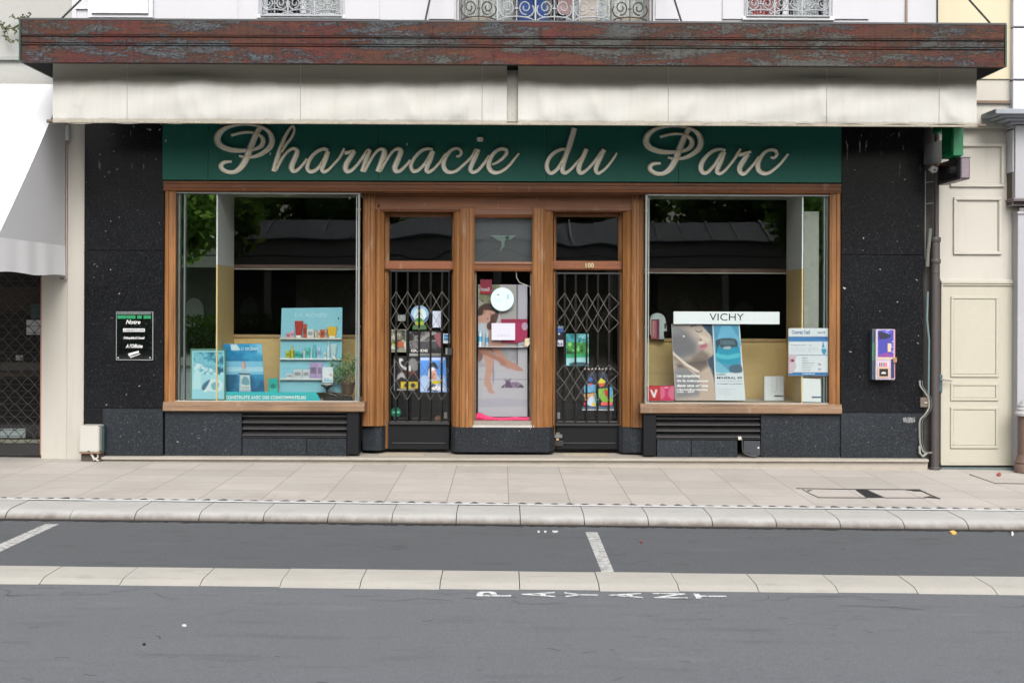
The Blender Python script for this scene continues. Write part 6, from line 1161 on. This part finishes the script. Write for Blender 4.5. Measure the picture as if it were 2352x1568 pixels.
for i, (x0, x1, y0, y1, lab) in enumerate(((1185, 1224, 255, 414, 'taller white and blue tube at the left edge of the woman poster'), (1254, 1288, 275, 414, 'shorter white and blue tube at the left edge of the woman poster'))):
    b = MB(); a, c, e, g = RX(*fr(Z5, x0, y0, x1, y1), .26); w = c - a; cx = (a + c) / 2
    b.lathe((cx, .27, e), [(w * .5, 0), (w * .5, (g - e) * .80)], pc('#d3dce6', .7), 14); b.lathe((cx, .27, e), [(w * .508, (g - e) * .3), (w * .508, (g - e) * .62)], pc('#3a9ac8'), 14); b.lathe((cx, .27, e), [(w * .4, (g - e) * .80), (w * .36, g - e)], pc('#b9d8e6'), 14)
    tag(b.build('product_tube', smooth=True), lab, 'tube')
b = MB(); a, c, e, g = RX(*fr(Z5, 1183, 414, 1668, 422), .25); b.box(a, c, .235, .29, e, g, M('clear_shelf_edge', (.35, .36, .38), .2)); tag(b.build('thin_shelf'), 'thin clear shelf crossing the centre window in front of the poster', 'shelf')
b = MB(); b.pprism([(1640, 338), (1690, 332), (1686, 360), (1692, 385), (1670, 418), (1650, 410), (1634, 412), (1644, 370)], .215, .012, M('masking_tape', (.48, .40, .27), .7), Z5); tag(b.build('tape_piece'), 'scrap of beige tape at the right edge of the centre window', 'tape')
b = MB(); rr = random.Random(2); top = cr([(1152, 1146, 0), (1158, 1095, 0), (1185, 1058, 0), (1222, 1072, 0), (1285, 1096, 0), (1400, 1110, 0), (1540, 1104, 0), (1640, 1108, 0), (1685, 1106, 0), (1692, 1146, 0)], 7)
V = []; nr = 6
for x, y, _ in top:
    for j in range(nr + 1):
        u = j / nr; p = P(*Z5(x, y + (1147 - y) * u), .25); V.append((p.x, .265 - .035 * math.sin(u * math.pi) - rr.uniform(0, .012), p.z + rr.uniform(-.003, .003)))
n = len(top); b.add(V, [(i * (nr + 1) + j, i * (nr + 1) + j + 1, (i + 1) * (nr + 1) + j + 1, (i + 1) * (nr + 1) + j) for i in range(n - 1) for j in range(nr)], M('pink_cloth', (.62, .035, .13), .8, var=.2, ns=14)); tag(b.build('pink_cloth', smooth=False), 'crumpled hot-pink cloth along the bottom of the centre window', 'cloth')
for x, ya, yb, lab in ((1156, 50, 1060, 'brown bead string down the left edge of the centre window'), (1689, 430, 1080, 'brown bead string down the right edge of the centre window')):
    b = MB(); rr = random.Random(int(x)); y = ya
    while y < yb:
        p = P(*Z5(x + rr.uniform(-3, 3), y), .245); r = .0075; b.lathe((p.x, .245, p.z), [(r * .4, -r), (r, -.2 * r), (r, .3 * r), (r * .4, r)], M('bead_brown', (.22, .16, .11), .5, var=.5, ns=30), 8); y += 21
    tag(b.build('bead_string'), lab, 'bead string', 'bead strings in the centre window')
b = MB(); b.tube([P(*Z4(1668, 940), .22), P(*Z4(1672, 1010), .22), P(*Z4(1700, 1060), .22), P(*Z4(1815, 1105), .22), P(*Z4(1817, 1200), .22)], .005, M('thin_wire', (.40, .38, .34), .4, .5), 6); tag(b.build('hanging_wire'), 'thin bent wire hooked at the top right of the centre window', 'wire')
# transom ornament: a torn pale paper hanging in the transom of the centre window
b = MB(); q = [(1395, 566), (1665, 568), (1610, 612), (1570, 606), (1545, 630), (1545, 680), (1530, 700), (1500, 735), (1495, 705), (1515, 690), (1512, 630), (1480, 625)]
b.pprism(q, .285, .004, M('mint_paper', (.20, .27, .24), .6), Z4); b.pprism([(1556, 575), (1596, 572), (1590, 600), (1562, 612)], .281, .003, M('dark_green_spot', (.03, .06, .045)), Z4); tag(b.build('hanging_lamp_card'), 'torn mint paper shaped like a lampshade behind the centre transom glass', 'paper')
# ---- on the granite
t = thing('acrylic_plaque', 'clear acrylic plaque with a green band and white writing on the left granite pillar', 'plaque', P(*Z10(1198, 497), -.04)); YA = -.045
b = MB(); AC = m_glass('acrylic', .10, (.88, .92, .92)); b.rbox(1034, 67, 1363, 498, YA, .012, AC, Z10); b.build('sheet', t)
b = MB(); EW = M('plaque_edge', (.30, .33, .33), .3)
for r in ((1034, 67, 1363, 70), (1034, 494, 1363, 499), (1034, 67, 1038, 498), (1358, 67, 1363, 498)): b.rbox(*r, YA - .001, .014, EW, Z10)
b.build('edge', t)
b = MB(); GB = M('green_band', (.01, .20, .08), .4); WW = M('white_letter_film', (.62, .64, .64), .5)
for x0, x1 in ((1046, 1125), (1128, 1208), (1222, 1264), (1280, 1346)): b.prect(Z10, x0, 100, x1, 130, YA - .002, GB)
b.prect(Z10, 1046, 74, 1346, 92, YA - .002, M('dull_band', (.10, .13, .12), .4))
b.ptext(Z10, 'Notre', 1122, 140, 1252, 178, YA - .002, WW, .02, .3); b.prect(Z10, 1098, 217, 1291, 246, YA - .002, WW); b.ptext(Z10, 'LABORATOIRE', 1104, 223, 1286, 240, YA - .003, pc('#202428'), .02, .2)
b.ptext(Z10, 'Orthopédie & Conseil', 1102, 288, 1290, 318, YA - .002, WW, .03, .3); b.ptext(Z10, 'A l’Officine', 1122, 356, 1272, 390, YA - .002, WW, .03, .3)
b.pp(Z10, [(1142, 440), (1236, 415), (1240, 432), (1165, 456), (1160, 466), (1148, 458)], YA - .002, WW); b.pp(Z10, [(1158, 470), (1250, 440), (1250, 446), (1164, 478)], YA - .002, WW)
for x, y in ((1054, 477), (1338, 477)): b.pell(Z10, x, y, 6, 6, YA - .002, WW, 8)
b.build('lettering', t)
t = thing('vending_machine', 'small colourful wall dispenser box with a red side on the right granite pillar', 'dispenser', P(*Z11(484, 635), -.15)); YV = -.16
b = MB(); a, c, e, g = RX(*fr(Z11, 412, 212, 572, 634), YV); b.box(a, c, YV, -.02, e, g, M('dispenser_case', (.42, .36, .44), .4)); b.box(c - .001, c + .008, YV + .002, -.02, e + .01, g - .002, M('red_side', (.32, .02, .015), .4)); b.box(a - .030, a - .001, YV + .03, -.02, e, g - .004, M('dark_side', (.05, .09, .12), .3, var=.5, ns=9)); b.box(a - .031, a - .004, YV + .028, YV + .03, e + .22, g - .15, M('green_side_print', (.03, .16, .08), .4)); b.build('case', t, bevel=.003)
b = MB(); VP = m_print('violet_print', [(.36, '#2a2a6a'), (.48, '#4a48b0'), (.56, '#8f8fd8'), (.64, '#c9c6ec')], 9, (1, 1, 2)); Yf = YV - .001
b.prect(Z11, 430, 218, 562, 445, Yf, VP); b.pp(Z11, [(432, 300), (500, 300), (510, 260), (562, 225), (562, 300), (535, 330), (530, 400), (562, 420), (562, 445), (432, 445)], Yf, pc('#3c3c98')); b.pp(Z11, [(440, 230), (535, 258), (520, 285), (450, 292)], Yf, pc('#1c1c3a'), 3)
b.prect(Z11, 512, 330, 540, 400, Yf, pc('#d8b48c')); b.pp(Z11, [(432, 430), (500, 405), (562, 430), (562, 445), (432, 445)], Yf, pc('#7a3a8c')); b.prect(Z11, 430, 446, 574, 462, Yf, pc('#c9b09c')); b.prect(Z11, 540, 462, 566, 622, Yf, pc('#1f2c5a'))
b.prect(Z11, 432, 484, 524, 528, Yf, pc('#c9b9c4')); [b.prect(Z11, 440 + k * 14, 490, 450 + k * 14, 524, Yf, pc(cc_)) for k, cc_ in enumerate(('#30507c', '#b8455e', '#3f8f7c', '#c94a6a', '#d85a8a'))]
b.prect(Z11, 430, 530, 524, 616, Yf, pc('#c9a68c')); b.prect(Z11, 440, 542, 514, 606, Yf, pc('#140f10')); b.pp(Z11, [(455, 582), (470, 568), (490, 572), (494, 584)], Yf, pc('#c9c9c0'), 3); b.build('front_print', t)
b = MB(); b.rbox(560, 450, 590, 490, YV - .02, .02, M('copper_latch', (.40, .22, .14), .4, .5), Z11); b.build('latch', t, bevel=.002)
# ---- utility box on the pavement by the left pier
t = thing('meter_box', 'off-white plastic meter box on a short post beside the left granite pillar', 'utility box', P(*Z10(800, 1400), -.25)); YU = -.22
b = MB(); a, c, e, g = RX(*fr(Z10, 708, 1083, 882, 1318), YU); b.box(a, c, YU, .0, e, g, M('off_white_plastic', (.42, .41, .38), .5, var=.04)); b.build('cabinet', t, bevel=.010, seg=2)
b = MB(); b.box(a - .004, c + .012, YU + .006, -.04, e - .016, e - .001, M('rusty_tray', (.24, .14, .08), .7)); b.rbox(778, 1305, 800, 1314, YU - .003, .003, BLACKM, Z10); b.build('tray', t)
b = MB(); b.box(c + .001, c + .028, -.12, .0, e, g - .01, M('dark_teal_side', (.02, .045, .05), .5)); b.build('back_plate', t)
b = MB(); zf = gz(a); b.box(a + .0, a + .23, -.16, -.06, zf, e - .017, M('dark_soil_post', (.07, .055, .045), .8, var=.4)); b.tube([(a + .12, -.18, e - .02), (a + .15, -.19, e - .07), (a + .21, -.20, zf + .01)], .013, M('pale_tube', (.42, .40, .36), .6)); b.tube([(a + .19, -.18, e - .02), (a + .20, -.19, e - .06), (a + .15, -.20, zf + .02)], .010, M('pale_tube', (.42, .40, .36))); b.build('post', t)
# cable and cover by the right vent
b = MB(); b.tube([(p[0], -.05, p[1]) for p in [(lambda v: (v.x, v.z))(P(*Z8(x, y), -.05)) for x, y, _ in cr([(1032, 1315, 0), (1052, 1330, 0), (1058, 1400, 0), (1066, 1450, 0), (1120, 1480, 0), (1190, 1492, 0)], 5)]], .010, M('black_cable', (.03, .03, .03), .5), 8); b.pprism([(1015, 1300), (1045, 1298), (1048, 1326), (1018, 1330)], -.06, .05, M('grey_clip', (.5, .48, .42), .5), Z8)
b.pprism([(1070, 1338), (1230, 1340), (1232, 1478), (1180, 1490), (1072, 1445)], -.030, .024, M('slate_flap', (.030, .034, .042), .5, var=.4, ns=12), Z8); b.pell(Z8, 1213, 1406, 9, 9, -.032, M('bright_rivet', (.6, .6, .6), .4), 8)
tag(b.build('cable_flap'), 'dark hinged flap with a clip and black cable below the right vent', 'flap')
b = MB(); b.pprism([(640, 952), (740, 950), (742, 990), (700, 998), (645, 990)], -.034, .0015, m_print('paint_smear', [(.42, '#3a3c3e'), (.52, '#8f9090'), (.6, '#4a4c4e')], 30), Z11); tag(b.build('paint_smear'), 'scuffed grey paint patch low on the right granite pillar', 'mark')
# ---- upstairs
b = MB(); YB_ = .02; BLU = M('blue_denim', (.02, .055, .20), .85, var=.3, ns=10)
b.pprism([(320, -200), (448, -200), (452, 60), (440, 188), (318, 188), (330, 100)], YB_, .03, BLU, ZC); b.pprism([(470, -200), (545, -200), (545, 20), (575, 188), (480, 188), (465, 60)], YB_, .03, BLU, ZC); tag(b.build('blue_cloth', bevel=.01), 'two lengths of blue cloth hanging behind the middle balcony railing', 'cloth')
b = MB(); b.rbox(-60, -300, 187, 160, .16, .02, M('red_blind', (.35, .02, .025), .6), ZT); tag(b.build('red_blind'), 'red blind behind the railing of the upper right window', 'blind')
b = MB(); b.pprism([(640, -200), (790, -200), (785, 80), (730, 130), (660, 100)], .05, .03, M('mauve_cushion', (.30, .20, .20), .8), ZC); b.rbox(845, 0, 975, 188, .06, .02, M('beige_chair', (.38, .33, .29), .7), ZC); tag(b.build('balcony_chair'), 'beige and mauve chair seen through the middle balcony railing', 'chair')
for x0, x1, c in ((1910, 2085, '#cfc6ba'), (1180, 1352, '#d6cab8')):
    fm = ZB if x0 > 1500 else ZC; b = MB(); b.rbox(x0, 140, x1, 190, -.07, .12, M('planter_white', (.52, .48, .42), .7), fm); tag(b.build('planter', bevel=.01), 'pale planter box at the %s end of the middle balcony' % ('left' if fm is ZB else 'right'), 'planter')
b = MB(); b.tube([P(*ZT(1258, -60), -.03), P(*ZT(1255, 40), -.03), P(*ZT(1254, 215), -.03)], .012, M('rusty_conduit', (.30, .22, .16), .7, var=.3), 8); tag(b.build('wall_conduit'), 'thin rusty vertical conduit on the upper white wall at the right', 'conduit')
b = MB(); b.tube([P(*ZT(1512, -60), -.01), P(*ZT(1512, 215), -.01)], .009, BLACKM, 8); b.box(XR - .004, XR + .003, -.004, .0, 4.4, 9, BLACKM); tag(b.build('wall_cable'), 'dark vertical cable at the joint of the two upper facades', 'cable')
# ================================================================== the park opposite (seen only mirrored in the glass)
TR = M('tree_bark', (.13, .12, .095), .9, var=.35, ns=4, stretch=(4, 4, .8), bs_=.6, bsc=12)
L1 = M('leaf_mid_green', (.075, .15, .03), .6, var=.5, ns=3); L2 = M('leaf_light_green', (.10, .18, .035), .6, var=.4, ns=3)
for m_, c_ in ((L1, (.16, .30, .05)), (L2, (.28, .42, .08))):
    nt_ = m_.node_tree; bs_ = nt_.nodes['Principled BSDF']; tl = nt_.nodes.new('ShaderNodeBsdfTranslucent'); tl.inputs['Color'].default_value = (*c_, 1); mx_ = nt_.nodes.new('ShaderNodeMixShader'); mx_.inputs[0].default_value = .5
    nt_.links.new(bs_.outputs[0], mx_.inputs[1]); nt_.links.new(tl.outputs[0], mx_.inputs[2]); nt_.links.new(mx_.outputs[0], nt_.nodes['Material Output'].inputs['Surface'])
def crown_mesh(seed, rx, ry, rz, n, s):
    rr = random.Random(seed); b = MB(); cl = []
    for _ in range(46):
        a, e, r = rr.uniform(0, 6.28), rr.uniform(-1, 1), rr.uniform(.35, 1); k = math.sqrt(1 - e * e)
        cl.append((math.cos(a) * k * rx * r, math.sin(a) * k * ry * r, e * rz * r, rr.uniform(.5, 1.15), rr.random()))
    for i in range(n):
        c = cl[i % 46]; v = Vector((rr.gauss(0, 1), rr.gauss(0, 1), rr.gauss(0, .7))).normalized() * c[3] * rr.uniform(.6, 1); p = Vector(c[:3]) + v
        u = Vector((rr.uniform(-1, 1), rr.uniform(-1, 1), rr.uniform(-1, 1))).normalized(); w = u.orthogonal().normalized(); z = s * rr.uniform(.6, 1.3)
        b.face([p - u * z, p + w * z * .6, p + u * z, p - w * z * .6], L1 if c[4] < .6 else L2)
    return b
TREES = []
def tree(x, y, h, rx, label, src=None, seed=1):
    g0 = gz(0, ZR2 + .08) - .0 * x
    t = thing('park_tree', label, 'tree', (x, y, gz(x, -.01)), 'trees in the park opposite')
    z0 = gz(x, -.01)
    if src is None:
        b = MB(); r = .20; pts = [(x, y, z0 - .1), (x + .03, y, z0 + 1.2), (x - .05, y + .05, z0 + 2.8), (x + .1, y, z0 + h * .5), (x, y, z0 + h * .8)]
        b.tube(pts, [.27, .21, .18, .12, .04], TR, 12)
        rr = random.Random(seed)
        for k in range(7):
            a = rr.uniform(0, 6.28); zb_ = z0 + 2.6 + k * .55; b.tube([(x, y, zb_), (x + math.cos(a) * rx * .4, y + math.sin(a) * rx * .4, zb_ + 1), (x + math.cos(a) * rx * .75, y + math.sin(a) * rx * .7, zb_ + 1.7)], [.09, .06, .02], TR, 7)
        tr = b.build('trunk', t, smooth=True)
        c = crown_mesh(seed, rx, rx, h * .30, 5200, .19); c.v = [(a + x, b_ + y, c_ + z0 + h * .66) for a, b_, c_ in c.v]; cw = c.build('crown', t)
        TREES.append((tr, cw)); return t
    tr, cw = TREES[src]
    for o in (tr, cw):
        n = o.copy(); n.parent = t; COL.objects.link(n)
    return t
tree(-10.6, -27.5, 8.2, 2.6, 'park tree with a thick trunk before the left part of the park pavilion', None, 11)
for i, (x, y, s, lab) in enumerate(((-6.6, -39.5, 1, 'tree behind the left half of the park pavilion'), (-1.0, -41, 0, 'tree behind the middle of the park pavilion'), (4.5, -39, 1, 'tree just right of the middle behind the park pavilion'), (10.2, -41, 0, 'tree behind the right half of the park pavilion'), (16.5, -38, 1, 'tree behind the right end of the park pavilion'), (-12.2, -42, 0, 'tree behind the left end of the park pavilion'), (-19, -40, 1, 'tree far beyond the left of the park pavilion'), (23, -41, 0, 'tree far beyond the right of the park pavilion'), (10.9, -27.5, 0, 'park tree standing before the right part of the park pavilion'))):
    if len(TREES) < 2: tree(x, y, 8.2, 3.2, lab, None, 23)
    else: tree(x, y, 12, 4, lab, s)
# far trees, one mass
b = crown_mesh(5, 46, 4, 7, 16000, .55); b.v = [(x, y - 62, z * .55 + 3.2) for x, y, z in b.v]; o = b.build('far_wood', loc=(0, -56, 0)); o['kind'] = 'stuff'
t = thing('park_pavilion', 'low open pavilion with a ribbed zinc roof and pale fascia across the street', 'building', (0, -33, gz(0, -.01)))
ZN = M('zinc_roof', (.13, .145, .165), .7, .0, var=.15, ns=2); PW = M('pavilion_paint', (.62, .62, .57), .7, var=.12, ns=2); x0, x1 = -17, 17
b = MB(); b.xprism([(-31.6, 4.15), (-33.6, 4.95), (-35.6, 4.15), (-35.6, 4.05), (-33.6, 4.85), (-31.6, 4.05)], x0, x1, ZN)
for k in range(35): xx = x0 + .5 + k; b.xprism([(-31.55, 4.20), (-33.6, 5.02), (-33.6, 4.94), (-31.55, 4.12)], xx - .02, xx + .02, M('dark_seam', (.08, .085, .09), .5))
b.build('roof', t)
b = MB(); b.box(x0, x1, -31.9, -31.8, 3.55, 4.05, PW); b.box(x0, x1, -31.95, -31.8, 3.1, 3.5, PW); b.box(x0, x1, -31.97, -31.8, 3.50, 3.55, M('dark_seam', (.08, .085, .09))); b.build('fascia', t)
for k in range(9):
    xx = x0 + .4 + k * 4.1; b = MB(); b.box(xx - .12, xx + .12, -32.1, -31.86, gz(xx, -.05), 3.1, PW); b.build('post', t)
b = MB(); b.box(x0, x1, -35.2, -35.0, -.2, 4.0, M('pavilion_back_wall', (.30, .32, .26), .9, var=.3))
for k in range(16):
    xx = x0 + 1 + k * 2.1; b.prism([(xx - .35, .9), (xx + .35, .9), (xx + .35, 1.7), (xx + .2, 1.95), (xx, 2.02), (xx - .2, 1.95), (xx - .35, 1.7)], -34.98, -34.9, M('pale_arch_panel', (.8, .8, .76), .7))
b.build('back_wall', t)
for i, (xa, xb_, lab) in enumerate(((-16, -6, 'left clipped hedge before the park pavilion'), (-5, 5, 'middle clipped hedge before the park pavilion'), (6, 16, 'right clipped hedge before the park pavilion'))):
    b = MB(); rr = random.Random(i)
    for _ in range(5000):
        p = Vector((rr.uniform(xa, xb_), -30.6 + rr.uniform(-.5, .5), rr.uniform(.0, 1.25) - .0085 * xa)); u = Vector((rr.uniform(-1, 1), rr.uniform(-1, 1), rr.uniform(-1, 1))).normalized(); w = u.orthogonal().normalized(); b.face([p - u * .08, p + w * .05, p + u * .08, p - w * .05], L1 if rr.random() < .6 else L2)
    tag(b.build('hedge'), lab, 'hedge', 'hedges of the park')
# ================================================================== light
w = bpy.data.worlds.new('World'); SC.world = w; w.use_nodes = True; nt = w.node_tree; bg = nt.nodes['Background']
EL, AZ = rad(41), rad(172)
sky = nt.nodes.new('ShaderNodeTexSky'); sky.sky_type = 'NISHITA'; sky.sun_disc = False; sky.sun_elevation = EL; sky.sun_rotation = AZ
sky.air_density = 1.6; sky.dust_density = 6; sky.ozone_density = 1.0
hs = nt.nodes.new('ShaderNodeHueSaturation'); hs.inputs['Saturation'].default_value = .22
nt.links.new(sky.outputs[0], hs.inputs['Color']); nt.links.new(hs.outputs[0], bg.inputs['Color']); bg.inputs['Strength'].default_value = .15
ld = bpy.data.lights.new('sun', 'SUN'); ld.energy = 1.5; ld.angle = rad(34); ld.color = (1, .97, .93)
lo = bpy.data.objects.new('sun', ld); COL.objects.link(lo)
sd = Vector((math.sin(AZ) * math.cos(EL), math.cos(AZ) * math.cos(EL), math.sin(EL)))   # towards the sun
lo.rotation_euler = sd.to_track_quat('Z', 'Y').to_euler()
vs = SC.view_settings; vs.view_transform = 'Standard'; vs.look = 'None'; vs.exposure = 0.52; vs.gamma = 1
SC.render.engine = 'CYCLES'; cy = SC.cycles; cy.max_bounces = 7; cy.transparent_max_bounces = 12; cy.caustics_reflective = False; cy.caustics_refractive = False
